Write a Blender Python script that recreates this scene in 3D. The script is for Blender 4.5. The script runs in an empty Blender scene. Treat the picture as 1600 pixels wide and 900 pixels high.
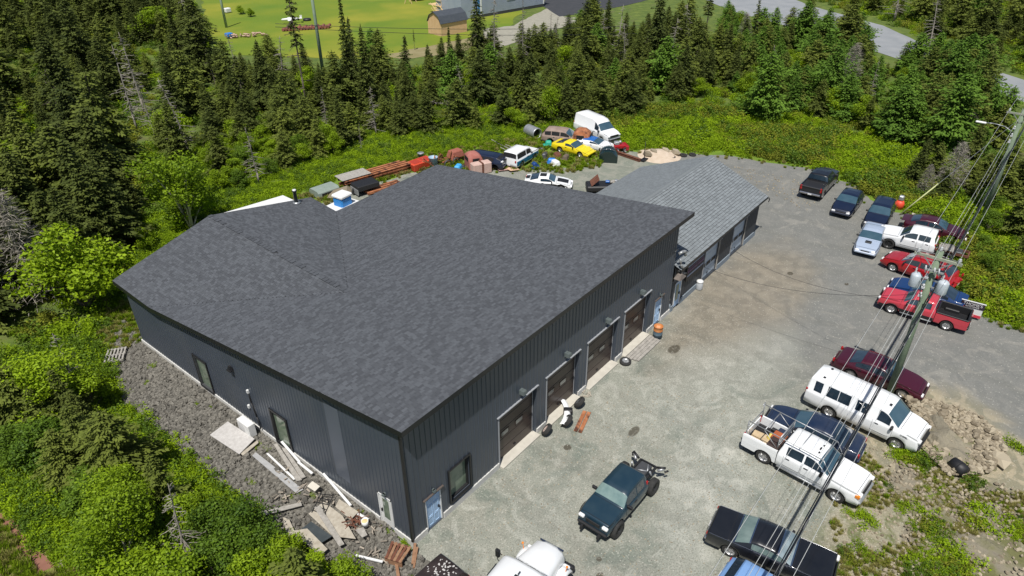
import bpy, math, random
import numpy as np
from mathutils import Vector, Matrix
from mathutils.geometry import tessellate_polygon
R = math.radians
SC = bpy.context.scene
COL = SC.collection

# ------------------------------------------------------------------ camera
F_PX, PITCH, ROLL, YAW = 1090.9, 0.5569, -0.009, 0.685
CAM = Vector((-13.04, -16.51, 26.37))
fw = Vector((math.cos(PITCH)*math.cos(YAW), math.cos(PITCH)*math.sin(YAW), -math.sin(PITCH)))
r0 = Vector((math.sin(YAW), -math.cos(YAW), 0)); u0 = r0.cross(fw)
rt = r0*math.cos(ROLL)+u0*math.sin(ROLL); up = -r0*math.sin(ROLL)+u0*math.cos(ROLL)
cd = bpy.data.cameras.new('camera'); cam = bpy.data.objects.new('camera', cd); COL.objects.link(cam)
cd.sensor_width = 36; cd.lens = F_PX/1600*36; cd.clip_end = 4000; cd.clip_start = 0.5
M3 = Matrix((rt, up, -fw)).transposed()
cam.matrix_world = Matrix.Translation(CAM) @ M3.to_4x4()
SC.camera = cam
SC.render.resolution_x = 1024; SC.render.resolution_y = 576
def G(px, py, z=0.0):
    """surveyed point: where the sight line of a photo pixel meets height z"""
    d = fw + rt*((px-800)/F_PX) - up*((py-450)/F_PX)
    t = (z-CAM.z)/d.z
    return (CAM.x+d.x*t, CAM.y+d.y*t, z)

# ------------------------------------------------------------------ world, sun
SUN_AZ = math.atan2(0.53, 1.13)          # direction the light travels
SUN_EL = R(64)
w = bpy.data.worlds.new('World'); SC.world = w; w.use_nodes = True
nt = w.node_tree; bg = nt.nodes['Background']
sky = nt.nodes.new('ShaderNodeTexSky'); sky.sky_type = 'NISHITA'; sky.sun_disc = False
sky.sun_elevation = SUN_EL
sx, sy = -math.cos(SUN_AZ), -math.sin(SUN_AZ)      # towards the sun
sky.sun_rotation = math.atan2(sx, sy)
nt.links.new(sky.outputs[0], bg.inputs[0]); bg.inputs[1].default_value = 0.076
sd = bpy.data.lights.new('sun', 'SUN'); sd.energy = 4.9; sd.angle = R(0.5); sd.color = (1, 0.965, 0.9)
so = bpy.data.objects.new('sun', sd); COL.objects.link(so)
ldir = Vector((math.cos(SUN_EL)*math.cos(SUN_AZ), math.cos(SUN_EL)*math.sin(SUN_AZ), -math.sin(SUN_EL)))
so.rotation_euler = ldir.to_track_quat('-Z', 'Y').to_euler(); so.location = (0, 0, 60)
SC.view_settings.view_transform = 'Standard'; SC.view_settings.look = 'None'
SC.view_settings.exposure = 0; SC.view_settings.gamma = 1
SC.render.engine = 'CYCLES'

# ------------------------------------------------------------------ materials
MATS = {}
def mat(name, c1, c2=None, rough=0.6, metal=0.0, scale=4.0, detail=4, bump=0.0, bscale=None, coat=0.0,
        attr=False, spec=0.5, contrast=1.0, transl=0.0, objrnd=0.0, c3=None, scale3=0.5, lo3=0.5, hi3=0.65, alpha=None):
    if name in MATS: return MATS[name]
    m = bpy.data.materials.new(name); m.use_nodes = True; n = m.node_tree.nodes; l = m.node_tree.links
    b = n['Principled BSDF']; b.inputs['Roughness'].default_value = rough; b.inputs['Metallic'].default_value = metal
    b.inputs['Specular IOR Level'].default_value = spec
    if coat: b.inputs['Coat Weight'].default_value = coat; b.inputs['Coat Roughness'].default_value = 0.05
    tc = n.new('ShaderNodeTexCoord')
    out = None
    def mixc(f, a, bb):
        x = n.new('ShaderNodeMix'); x.data_type = 'RGBA'
        if isinstance(f, float): x.inputs[0].default_value = f
        else: l.new(f, x.inputs[0])
        for i, v in ((6, a), (7, bb)):
            if isinstance(v, (tuple, list)): x.inputs[i].default_value = (*v, 1)
            else: l.new(v, x.inputs[i])
        return x.outputs[2]
    def noise(s, d=4, co='Object'):
        t = n.new('ShaderNodeTexNoise'); t.inputs['Scale'].default_value = s; t.inputs['Detail'].default_value = d
        l.new(tc.outputs[co], t.inputs[0]); return t.outputs[0]
    def ramp(f, lo, hi):
        r_ = n.new('ShaderNodeMapRange'); r_.inputs[1].default_value = lo; r_.inputs[2].default_value = hi
        l.new(f, r_.inputs[0]); return r_.outputs[0]
    if c2 is None: c2 = c1
    if attr:
        a = n.new('ShaderNodeAttribute'); a.attribute_name = 'rnd'; f = a.outputs['Fac']
        if objrnd:
            oi = n.new('ShaderNodeObjectInfo')
            ma = n.new('ShaderNodeMath'); ma.operation = 'MULTIPLY_ADD'
            l.new(oi.outputs['Random'], ma.inputs[0]); ma.inputs[1].default_value = objrnd
            m2 = n.new('ShaderNodeMath'); m2.operation = 'MULTIPLY'; l.new(f, m2.inputs[0]); m2.inputs[1].default_value = 1-objrnd
            l.new(m2.outputs[0], ma.inputs[2]); f = ma.outputs[0]
        out = mixc(f, c1, c2)
    elif c2 != c1:
        w_ = 0.22/contrast
        out = mixc(ramp(noise(scale, detail), .5-w_, .5+w_), c1, c2)
    if c3 is not None:
        out = mixc(ramp(noise(scale3, 5), lo3, hi3), out if out is not None else c1, c3)
    if out is not None: l.new(out, b.inputs['Base Color'])
    else: b.inputs['Base Color'].default_value = (*c1, 1)
    if bump:
        bp = n.new('ShaderNodeBump'); bp.inputs['Strength'].default_value = 1; bp.inputs['Distance'].default_value = bump
        l.new(noise(bscale or scale*4, 5), bp.inputs['Height']); l.new(bp.outputs[0], b.inputs['Normal'])
    if transl:
        tr = n.new('ShaderNodeBsdfTranslucent'); mx = n.new('ShaderNodeMixShader'); mx.inputs[0].default_value = transl
        if out is not None: l.new(out, tr.inputs[0])
        else: tr.inputs[0].default_value = (*c1, 1)
        l.new(b.outputs[0], mx.inputs[1]); l.new(tr.outputs[0], mx.inputs[2]); l.new(mx.outputs[0], n['Material Output'].inputs[0])
    m['nt'] = 1
    MATS[name] = m
    return m
def paint(name, c, rough=0.28, dirt=0.12):
    c2 = tuple(v*(1-dirt)+0.22*dirt for v in c)
    return mat('paint_'+name, c, c2, rough=rough, scale=1.3, coat=0.6, detail=6)

# ------------------------------------------------------------------ mesh builder
class MB:
    def __init__(s): s.v = []; s.f = []; s.mi = []; s.sm = []; s.cur = 0; s.smooth = False; s.rn = []; s.rv = None
    def face(s, idx): s.f.append(tuple(idx)); s.mi.append(s.cur); s.sm.append(s.smooth); s.rn.append(random.random() if s.rv is None else s.rv)
    def poly(s, pts):
        b = len(s.v); s.v += [tuple(p) for p in pts]; s.face(range(b, b+len(pts))); return s
    def box(s, c, d, rz=0.0, m=None, taper=1.0, bev=0.0):
        x, y, z = d[0]/2, d[1]/2, d[2]/2
        b = len(s.v)
        if bev <= 0:
            P = [(-x,-y,-z),(x,-y,-z),(x,y,-z),(-x,y,-z),(-x*taper,-y*taper,z),(x*taper,-y*taper,z),(x*taper,y*taper,z),(-x*taper,y*taper,z)]
            Fs = [(0,3,2,1),(4,5,6,7),(0,1,5,4),(1,2,6,5),(2,3,7,6),(3,0,4,7)]
        else:
            e = min(bev, x*.9, y*.9, z*.9)
            P = []
            for (zz, k) in ((-z, e), (-z+e, 0), (z-e, 0), (z, e)):
                t = 1 if zz < 0 else taper
                X, Y = x*t, y*t
                P += [(-X+k,-Y+e,zz),(-X+e,-Y+k,zz),(X-e,-Y+k,zz),(X-k,-Y+e,zz),(X-k,Y-e,zz),(X-e,Y-k,zz),(-X+e,Y-k,zz),(-X+k,Y-e,zz)]
            Fs = [tuple(range(7,-1,-1)), tuple(range(24,32))]
            for r_ in range(3):
                for k in range(8):
                    a = r_*8+k; bb = r_*8+(k+1) % 8; Fs.append((a, bb, bb+8, a+8))
        if m is None: m = Matrix.Translation(Vector(c)) @ Matrix.Rotation(rz, 4, 'Z')
        s.v += [tuple(m @ Vector(p)) for p in P]
        for f in Fs: s.face([b+i for i in f])
        return s
    def bar(s, a, b, w, h=None, bev=0):
        """square bar from a to b"""
        a, b = Vector(a), Vector(b); d = b-a; L = d.length
        if L < 1e-6: return s
        h = h or w
        x = d/L; ref = Vector((0,0,1)) if abs(x.z) < .95 else Vector((0,1,0))
        y = ref.cross(x).normalized(); z = x.cross(y)
        m = Matrix.Translation((a+b)/2) @ Matrix((x, y, z)).transposed().to_4x4()
        return s.box((0,0,0), (L, w, h), m=m, bev=bev)
    def tube(s, a, b, ra, rb=None, n=8, cap=True):
        a, b = Vector(a), Vector(b); rb = ra if rb is None else rb
        d = (b-a).normalized(); ref = Vector((0,0,1)) if abs(d.z) < .95 else Vector((1,0,0))
        y = ref.cross(d).normalized(); z = d.cross(y); i0 = len(s.v)
        for (c, r_) in ((a, ra), (b, rb)):
            for k in range(n):
                t = 2*math.pi*k/n; s.v.append(tuple(c + y*(r_*math.cos(t)) + z*(r_*math.sin(t))))
        sm = s.smooth; s.smooth = n >= 6
        for k in range(n): s.face((i0+k, i0+(k+1) % n, i0+n+(k+1) % n, i0+n+k))
        s.smooth = sm
        if cap: s.face([i0+k for k in range(n-1,-1,-1)]); s.face([i0+n+k for k in range(n)])
        return s
    def path(s, pts, r, n=6):
        for a, b in zip(pts[:-1], pts[1:]): s.tube(a, b, r, r, n, cap=True)
        return s
    def lathe(s, prof, c, axis='z', n=16, closed=False):
        """prof: (radius, height) pairs"""
        i0 = len(s.v); sm = s.smooth; s.smooth = True
        for (r_, h) in prof:
            for k in range(n):
                t = 2*math.pi*k/n; a, b = r_*math.cos(t), r_*math.sin(t)
                p = (a, b, h) if axis == 'z' else ((a, h, b) if axis == 'y' else (h, a, b))
                s.v.append((c[0]+p[0], c[1]+p[1], c[2]+p[2]))
        m = len(prof)
        for j in range(m-1 if not closed else m):
            for k in range(n):
                a = i0+j*n+k; b = i0+j*n+(k+1) % n; jj = (j+1) % m
                c_, d = i0+jj*n+(k+1) % n, i0+jj*n+k
                s.face((a, b, c_, d) if axis != 'y' else (d, c_, b, a))
        s.smooth = sm
        return s
    def grid(s, P):
        """P: rows of equal length of points"""
        i0 = len(s.v); nr, nc = len(P), len(P[0])
        for row in P: s.v += [tuple(p) for p in row]
        for i in range(nr-1):
            for j in range(nc-1):
                a = i0+i*nc+j; s.face((a, a+1, a+nc+1, a+nc))
        return s
    def prism(s, poly, z0, z1):
        i0 = len(s.v); n = len(poly)
        s.v += [(p[0], p[1], z0) for p in poly] + [(p[0], p[1], z1) for p in poly]
        s.face([i0+k for k in range(n-1,-1,-1)]); s.face([i0+n+k for k in range(n)])
        for k in range(n): s.face((i0+k, i0+(k+1) % n, i0+n+(k+1) % n, i0+n+k))
        return s
    def mesh(s, name, mats):
        me = bpy.data.meshes.new(name); me.from_pydata(s.v, [], s.f)
        for m in (mats if isinstance(mats, (list, tuple)) else [mats]): me.materials.append(m)
        me.polygons.foreach_set('material_index', s.mi); me.polygons.foreach_set('use_smooth', s.sm)
        a = me.attributes.new('rnd', 'FLOAT', 'FACE'); a.data.foreach_set('value', s.rn)
        me.update()
        return me
    def build(s, name, mats, parent=None, loc=(0,0,0), rz=0.0, fix=True):
        me = s.mesh(name, mats)
        if fix and len(s.f) < 20000:
            import bmesh
            bm = bmesh.new(); bm.from_mesh(me); bmesh.ops.recalc_face_normals(bm, faces=bm.faces); bm.to_mesh(me); bm.free()
        return place(name, me, parent, loc, rz)
def place(name, me, parent=None, loc=(0,0,0), rz=0.0):
    o = bpy.data.objects.new(name, me); COL.objects.link(o); o.location = loc; o.rotation_euler = (0, 0, rz)
    if parent: o.parent = parent
    return o
def tag(o, label=None, cat=None, group=None, kind=None):
    if label: o['label'] = label
    if cat: o['category'] = cat
    if group: o['group'] = group
    if kind: o['kind'] = kind
    return o
def thing(name, label, cat, loc=(0,0,0), rz=0.0, group=None):
    return tag(place(name, None, None, loc, rz), label, cat, group)
def dup(root, loc, rz, label=None, group=None, sc=None):
    r = root.copy(); COL.objects.link(r); r.location = loc; r.rotation_euler = (0, 0, rz)
    if sc: r.scale = sc if isinstance(sc, tuple) else (sc, sc, sc)
    if label: r['label'] = label
    if group: r['group'] = group
    for ch in list(root.children):
        c = ch.copy(); COL.objects.link(c); c.parent = r
        for g in ch.children:
            d = g.copy(); COL.objects.link(d); d.parent = c
    return r
def nz(x, y, s=1.0, seed=0.0):
    return (math.sin(x*s*1.3+seed*3.1+1.7*math.sin(y*s*.9+seed))+math.sin(y*s*1.7+seed*1.3+1.3*math.sin(x*s*1.1-seed))
            + .5*math.sin(x*s*3.1+y*s*2.3+seed))/2.5
def inpoly(x, y, P):
    c = False; n = len(P); j = n-1
    for i in range(n):
        xi, yi = P[i][0], P[i][1]; xj, yj = P[j][0], P[j][1]
        if (yi > y) != (yj > y) and x < (xj-xi)*(y-yi)/(yj-yi)+xi: c = not c
        j = i
    return c
def GP(*pp): return [G(*p)[:2] for p in pp]
def sheet(name, poly, z, m, jit=0.25, step=0.8, kind='structure', seed=1, tail=None):
    rng = random.Random(seed); Q = []
    for i in range(len(poly)):
        a, b = Vector(poly[i]), Vector(poly[(i+1) % len(poly)]); L = (b-a).length; n = max(1, min(60, int(L/step)))
        nrm = Vector((-(b-a).y, (b-a).x)); nrm = nrm/(nrm.length+1e-9)
        for k in range(n):
            p = a.lerp(b, k/n); q = p + nrm*(rng.uniform(-jit, jit)*.6 + jit*nz(p.x, p.y, .9, seed)) if k or jit > .2 else p
            Q.append((q.x, q.y, z))
    tris = tessellate_polygon([[Vector(q) for q in Q]])
    mb = MB(); mb.v = Q
    for t in tris: mb.face(t)
    o = mb.build(name, m)
    # normals up
    me = o.data
    if me.polygons and sum(p.normal.z*p.area for p in me.polygons) < 0: me.flip_normals()
    if kind: o['kind'] = kind
    return o
# ------------------------------------------------------------------ ground materials
def yard_mat():
    m = bpy.data.materials.new('yard_gravel'); m.use_nodes = True; n = m.node_tree.nodes; l = m.node_tree.links
    b = n['Principled BSDF']; b.inputs['Roughness'].default_value = .9; b.inputs['Specular IOR Level'].default_value = .25
    tc = n.new('ShaderNodeTexCoord'); O = tc.outputs['Object']
    def noise(s, d=5, dist=0.0):
        t = n.new('ShaderNodeTexNoise'); t.inputs['Scale'].default_value = s; t.inputs['Detail'].default_value = d
        t.inputs['Distortion'].default_value = dist; l.new(O, t.inputs[0]); return t.outputs[0]
    def mr(f, a, bb, c=0, d=1):
        r_ = n.new('ShaderNodeMapRange'); r_.interpolation_type = 'SMOOTHSTEP'
        for i, v in enumerate((a, bb, c, d)): r_.inputs[i+1].default_value = v
        l.new(f, r_.inputs[0]); return r_.outputs[0]
    def mix(f, a, bb, mode='MIX'):
        x = n.new('ShaderNodeMix'); x.data_type = 'RGBA'; x.blend_type = mode
        if isinstance(f, float): x.inputs[0].default_value = f
        else: l.new(f, x.inputs[0])
        for i, v in ((6, a), (7, bb)):
            if isinstance(v, tuple): x.inputs[i].default_value = (*v, 1)
            else: l.new(v, x.inputs[i])
        return x.outputs[2]
    def math_(op, a, bb):
        x = n.new('ShaderNodeMath'); x.operation = op; x.use_clamp = False
        for i, v in enumerate((a, bb)):
            if isinstance(v, (int, float)): x.inputs[i].default_value = v
            else: l.new(v, x.inputs[i])
        return x.outputs[0]
    sep = n.new('ShaderNodeSeparateXYZ'); l.new(O, sep.inputs[0]); X, Y = sep.outputs[0], sep.outputs[1]
    def blob(cx, cy, rx, ry, warp=1.0, soft=.5):
        dx = math_('DIVIDE', math_('SUBTRACT', X, cx), rx); dy = math_('DIVIDE', math_('SUBTRACT', Y, cy), ry)
        d = math_('ADD', math_('MULTIPLY', dx, dx), math_('MULTIPLY', dy, dy))
        d = math_('ADD', d, math_('MULTIPLY', math_('SUBTRACT', nlow, .5), warp*2))
        return mr(d, 1-soft, 1+soft, 1, 0)
    nlow = noise(.22, 5, .6); nmid = noise(.9, 6, 1.0); nhi = noise(14, 3); nsp = noise(5, 6, .3)
    gravel = mix(mr(nmid, .36, .64), (.205,.222,.185), (.275,.275,.232))
    gravel = mix(math_('MULTIPLY', mr(nlow, .46, .62), .75), gravel, (.305,.308,.262))
    gravel = mix(math_('MULTIPLY', mr(noise(.45, 8, 2.6), .52, .66), .65), gravel, (.395,.395,.345))
    gravel = mix(math_('MULTIPLY', mr(noise(.35, 7, 1.2), .54, .68), .5), gravel, (.135,.165,.140))
    asph = mix(mr(nmid, .3, .7), (.165,.167,.156), (.20,.198,.182))
    asph = mix(mr(noise(.5, 6, 1.5), .56, .68), asph, (.235,.228,.205))
    da = math_('ADD', math_('ADD', X, math_('MULTIPLY', Y, -.45)), math_('MULTIPLY', math_('SUBTRACT', nlow, .5), 14))
    am = mr(da, 22, 32); grav_f = mr(da, 22, 32, 1, .35); col = mix(am, gravel, asph)
    col = mix(math_('MULTIPLY', blob(28, -3.0, 9.5, 3.6, 1.1, .9), .85), col, mix(mr(nmid, .35, .65), (.20,.175,.135), (.265,.232,.178)))      # dusty tan apron by the shop
    col = mix(blob(43, 18, 9, 7, .5, .4), col, mix(mr(nmid, .4, .6), (.20,.215,.175), (.26,.26,.215)))   # back lot
    col = mix(mr(math_('ADD', blob(20, -17, 7, 5, .8, .5), 0.0), 0, 1), col, mix(mr(nmid, .45, .55), (.36,.31,.215), (.24,.22,.15)))
    col = mix(blob(11, -18, 7, 4, 1.0, .5), col, mix(mr(nmid, .45, .6), (.31,.28,.2), (.15,.16,.07)))
    pale = mix(mr(nmid, .35, .6), (.46,.455,.40), (.29,.30,.26))
    for (cx, cy, rx, ry, a_) in ((13.5,-8.6,5.0,1.9,.8),(9.5,-10,3,1.3,.6),(18,-4.5,4.5,1.6,.55),(5,-4.2,3,1.2,.45),(23,-6.5,4,2,.4)):
        col = mix(math_('MULTIPLY', blob(cx, cy, rx, ry, 1.6, .9), a_), col, pale)
    # oil stains
    for (cx, cy, rx, ry) in ((3.2,-5.0,.42,.36), (9.3,-1.9,.22,.2), (3.9,-7.4,.2,.15), (4.6,-6.9,.12,.12), (12.5,-4.0,.5,.25), (20.4,-2.2,.5,.3), (34,-4.5,.25,.2), (35,-8.2,.2,.14)):
        f = blob(cx, cy, rx, ry, .5, .3); col = mix(math_('MULTIPLY', f, .85), col, (.07,.06,.042))
    # tyre tracks, slightly darker arcs
    wv = n.new('ShaderNodeTexWave'); wv.inputs['Scale'].default_value = .09; wv.inputs['Distortion'].default_value = 6; wv.inputs['Detail'].default_value = 3
    l.new(O, wv.inputs[0]); col = mix(math_('MULTIPLY', mr(wv.outputs[0], .8, .98), .16), col, (.13,.13,.11))
    # stones and grit
    col = mix(math_('MULTIPLY', mr(nhi, .36, .52, 1, 0), math_('MULTIPLY', grav_f, .36)), col, (.07,.07,.06))
    col = mix(math_('MULTIPLY', mr(noise(7, 5), .55, .68), math_('MULTIPLY', grav_f, .30)), col, (.50,.48,.42))
    col = mix(math_('MULTIPLY', mr(noise(2.6, 7, .8), .56, .70), math_('MULTIPLY', grav_f, .28)), col, (.11,.11,.09))
    col = mix(math_('MULTIPLY', mr(nsp, .62, .72), .35), col, (.45,.43,.37))
    vo = n.new('ShaderNodeTexVoronoi'); vo.inputs['Scale'].default_value = 4.5; l.new(O, vo.inputs[0])
    col = mix(math_('MULTIPLY', mr(vo.outputs[0], .08, .15, 1, 0), .6), col, (.55,.53,.47))
    vo2 = n.new('ShaderNodeTexVoronoi'); vo2.inputs['Scale'].default_value = 1.7; l.new(O, vo2.inputs[0])
    col = mix(math_('MULTIPLY', mr(vo2.outputs[0], .035, .06, 1, 0), .7), col, (.1,.09,.07))
    l.new(col, b.inputs['Base Color'])
    bp = n.new('ShaderNodeBump'); bp.inputs['Distance'].default_value = .03; bp.inputs['Strength'].default_value = .7
    l.new(math_('ADD', nhi, nsp), bp.inputs['Height']); l.new(bp.outputs[0], b.inputs['Normal'])
    return m
M_ground = mat('forest_floor', (.055,.095,.012), (.13,.17,.025), rough=.95, scale=.7, detail=8, bump=.08, bscale=3, c3=(.10,.09,.04), scale3=.3, lo3=.6, hi3=.75)
M_grass = mat('wild_grass', (.08,.15,.010), (.17,.26,.015), rough=.9, scale=.8, detail=8, bump=.08, bscale=6, c3=(.20,.19,.05), scale3=.5, lo3=.55, hi3=.75)
M_lawn = mat('lawn_grass', (.10,.175,.006), (.175,.215,.008), rough=.9, scale=.10, detail=7, bump=.04, bscale=5, c3=(.27,.26,.02), scale3=.06, lo3=.5, hi3=.72)
M_road = mat('road_asphalt', (.22,.235,.25), (.28,.29,.30), rough=.85, scale=.4, detail=6)
M_drive = mat('dark_asphalt', (.035,.038,.043), (.05,.05,.055), rough=.8, scale=.8)
M_tan = mat('tan_gravel', (.26,.25,.2), (.34,.32,.26), rough=.95, scale=1.5, detail=7, bump=.03)
M_rubble = mat('rubble_soil', (.065,.060,.052), (.15,.138,.118), rough=.95, scale=3.5, detail=9, bump=.12, bscale=6, c3=(.17,.15,.12), scale3=.6, lo3=.5, hi3=.7)
M_dirt = mat('dry_dirt', (.17,.15,.11), (.27,.24,.175), rough=.95, scale=1.2, detail=8, bump=.06, bscale=8, c3=(.13,.13,.05), scale3=.6, lo3=.5, hi3=.62)
M_red = mat('red_path_soil', (.20,.085,.06), (.27,.13,.09), rough=.95, scale=1.2, detail=7, bump=.02)
M_stone = mat('rock_grey', (.075,.070,.060), (.225,.210,.180), rough=.9, attr=True, objrnd=.8)
M_stone2 = mat('rock_tan', (.15,.12,.08), (.42,.36,.26), rough=.9, attr=True, objrnd=.8)

def reliefsheet(name, poly, z, cell, relief, m, sc=1.2, seed=1, bias=.3):
    xs = [p[0] for p in poly]; ys = [p[1] for p in poly]; x0, y0 = min(xs), min(ys)
    nx, ny = int((max(xs)-x0)/cell)+2, int((max(ys)-y0)/cell)+2
    mb = MB(); ins = {}; idx = {}
    def inside(i, j):
        k = (i, j)
        if k not in ins:
            x, y = x0+i*cell, y0+j*cell; ins[k] = inpoly(x+.35*nz(x, y, 1.6, seed), y+.35*nz(x, y, 1.4, seed+5), poly)
        return ins[k]
    def vert(i, j):
        k = (i, j)
        if k not in idx:
            x, y = x0+i*cell, y0+j*cell
            edge = sum(inside(i+a, j+b) for a in (-2,0,2) for b in (-2,0,2))/9
            h = relief*1.6*max(0, edge-.67)*(bias+nz(x, y, sc, seed)*.5+.35*nz(x, y, sc*3.3, seed+2)+random.uniform(-.15,.15)) if edge < 1.01 else 0
            idx[k] = len(mb.v); mb.v.append((x+random.uniform(-.3,.3)*cell, y+random.uniform(-.3,.3)*cell, z+max(0, h)))
        return idx[k]
    for i in range(nx):
        for j in range(ny):
            if inside(i, j) and inside(i+1, j) and inside(i, j+1) and inside(i+1, j+1):
                mb.face((vert(i, j), vert(i+1, j), vert(i+1, j+1), vert(i, j+1)))
    o = mb.build(name, m, fix=False); o['kind'] = 'structure'
    return o

# ------------------------------------------------------------------ ground sheets
gb = MB(); gb.poly([(-1500,-1500,-.03),(1500,-1500,-.03),(1500,1500,-.03),(-1500,1500,-.03)]); tag(gb.build('ground', M_ground), kind='structure')
sheet('grass_verge', GP((180,470),(330,345),(440,300),(520,265),(640,232),(800,190),(880,165),(1000,160),(1180,185),(1350,230),(1500,300),(1700,480),(1750,620),(1650,640),(1600,560),(1500,700),(1000,420),(700,320),(480,400)), -.015, M_grass, .5, 1.5, seed=4)
YARD = GP((640,905),(700,935),(1000,1000),(1330,960),(1640,960),(1700,700),(1640,540),(1600,516),(1535,492),(1505,462),(1492,430),(1470,400),(1455,360),(1425,335),(1385,330),(1335,290),(1262,262),(1212,257),(1160,246),(1080,240),(1010,238),(965,236),(930,250),(890,262),(845,262),(800,268),(760,266),(720,270),(640,270),(540,300),(480,330),(430,360),(400,420),(560,600),(620,780))
sheet('gravel_yard', YARD, 0.0, yard_mat(), .22, .7, seed=2)
LAWN = GP((312,-60),(318,30),(328,70),(360,85),(430,88),(540,92),(610,90),(700,78),(790,70),(800,30),(860,-10),(1000,-60))
sheet('lawn', LAWN, .0, M_lawn, .5, 2.0, seed=3)
sheet('bare_ground_strip', GP((590,88),(640,78),(700,66),(735,58),(780,50),(790,62),(740,76),(690,86),(630,92)), .004, mat('bare_soil', (.20,.17,.07), (.27,.23,.12), rough=.95, scale=.5, detail=7), .5, 1.5, seed=8)
sheet('house_yard', GP((752,46),(800,40),(858,12),(880,26),(930,28),(890,38),(820,62),(770,76)), .006, M_tan, .4, 1.5, seed=6)
sheet('driveway', GP((846,8),(862,-14),(1000,-30),(1020,-2),(980,8),(930,18),(874,26)), .010, M_drive, .1, 2, seed=7)
sheet('road', GP((1060,-60),(1180,-30),(1262,8),(1380,40),(1450,72),(1560,112),(1640,138),(1720,165),(1720,215),(1610,165),(1540,135),(1440,104),(1340,72),(1240,44),(1140,16),(1080,-10)), .004, M_road, .15, 3, seed=5)
sheet('red_path', GP((-20,795),(20,808),(45,838),(70,868),(85,885),(55,898),(20,850),(-20,822)), .0, M_red, .12, .6, seed=9)
sheet('grass_clearing', GP((-60,790),(0,800),(40,830),(110,880),(150,910),(140,980),(-60,980)), -.010, mat('yellow_grass', (.12,.17,.015), (.24,.25,.05), rough=.95, scale=1.6, detail=9, bump=.08, c3=(.26,.22,.08), scale3=.8, lo3=.45, hi3=.65), .25, .6, seed=10)
RUB = GP((196,500),(222,545),(330,618),(450,706),(560,792),(640,860),(700,900),(660,925),(600,912),(520,880),(460,850),(415,815),(375,775),(330,748),(290,712),(240,668),(196,630),(172,588),(165,555),(182,520))
RUB = [((.32 if x > -.45 else x) if y > .6 else x, y) for x, y in RUB]
reliefsheet('rubble_bed', RUB, -.02, .22, .22, M_rubble, 1.5, 3)
MOUND = GP((1400,606),(1440,625),(1520,650),(1560,680),(1570,720),(1540,745),(1480,748),(1440,705),(1430,660))
reliefsheet('rock_spoil_bank', MOUND, .002, .25, 1.0, M_dirt, .8, 4, bias=.6)
WEED = GP((1330,760),(1400,720),(1440,735),(1500,755),(1590,760),(1600,900),(1560,960),(1340,960),(1400,860),(1420,800))
reliefsheet('weedy_bank', WEED, .002, .35, .45, M_dirt, .7, 6, bias=.4)

# ------------------------------------------------------------------ building materials
M_side = mat('charcoal_siding', (.060,.074,.096), (.072,.086,.110), rough=.40, scale=.5, metal=.1, c3=(.085,.095,.11), scale3=.35, lo3=.5, hi3=.8)
M_side2 = mat('siding_sheen', (.12,.14,.18), (.14,.16,.20), rough=.35, scale=.5, metal=.3)  # paler copy of the siding, sheen put into the colour
M_conc = mat('concrete', (.50,.49,.47), (.64,.63,.60), rough=.9, scale=2, detail=6)
M_shg = mat('roof_shingle', (.053,.057,.065), (.090,.097,.109), rough=.85, attr=True)
M_shb = mat('roof_underlay', (.03,.032,.036), rough=.95)
M_shs = mat('grey_shingle', (.035,.038,.040), (.225,.248,.262), rough=.9, attr=True)
M_fas = mat('black_fascia', (.012,.013,.015), rough=.4)
M_white = mat('white_trim', (.68,.68,.67), (.75,.75,.74), rough=.5, scale=2)
M_dwhite = mat('pale_blue_door_paint', (.36,.52,.74), rough=.4)
M_brown = mat('brown_door', (.036,.024,.020), (.055,.036,.029), rough=.4, scale=.8)
M_glass = mat('window_glass', (.012,.016,.02), rough=.04, spec=.9, coat=.5)
M_wgl = mat('green_window_glass', (.10,.14,.10), (.22,.27,.2), rough=.08, scale=1.5, spec=.8, detail=6)
M_black = mat('black_plastic', (.015,.015,.017), rough=.55)
M_dgrey = mat('dark_grey_metal', (.07,.075,.08), (.10,.10,.105), rough=.5, metal=.4)
M_galv = mat('galvanised', (.35,.36,.37), (.5,.51,.52), rough=.45, metal=.6, scale=3)
M_chrome = mat('chrome', (.6,.6,.62), rough=.15, metal=1)
M_rust = mat('rust', (.26,.085,.03), (.46,.19,.09), rough=.9, scale=3, detail=8, c3=(.09,.035,.02), scale3=2, lo3=.5, hi3=.65)
M_rust2 = mat('dark_rust', (.10,.035,.02), (.18,.07,.04), rough=.9, scale=4, detail=8)
M_wood = mat('weathered_board', (.25,.235,.21), (.40,.375,.34), rough=.9, scale=6, detail=5, attr=False)
M_wood2 = mat('tan_board', (.42,.31,.18), (.55,.43,.28), rough=.9, scale=4, detail=5)
M_ply = mat('plywood', (.33,.29,.23), (.46,.42,.35), rough=.9, scale=5, detail=6)
M_lens = mat('lamp_lens', (.75,.75,.75), rough=.2, coat=.5)
M_redl = mat('tail_lens', (.35,.01,.01), rough=.2, coat=.5)
M_amber = mat('amber_lens', (.8,.25,.03), rough=.25)
M_tyre = mat('tyre_rubber', (.018,.018,.018), (.035,.034,.032), rough=.85, scale=6)
M_rim = mat('wheel_rim', (.45,.45,.45), (.55,.55,.55), rough=.35, metal=.7)
M_pole = mat('treated_pole', (.13,.18,.12), (.20,.25,.17), rough=.85, scale=3, detail=6)
M_arm = mat('weathered_arm', (.24,.26,.2), (.33,.34,.27), rough=.9, scale=4)
M_wire = mat('aluminium_wire', (.42,.43,.42), rough=.4, metal=.5)
M_cable = mat('black_cable', (.012,.014,.02), rough=.4)
M_porc = mat('insulator', (.55,.56,.58), rough=.3)

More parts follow.
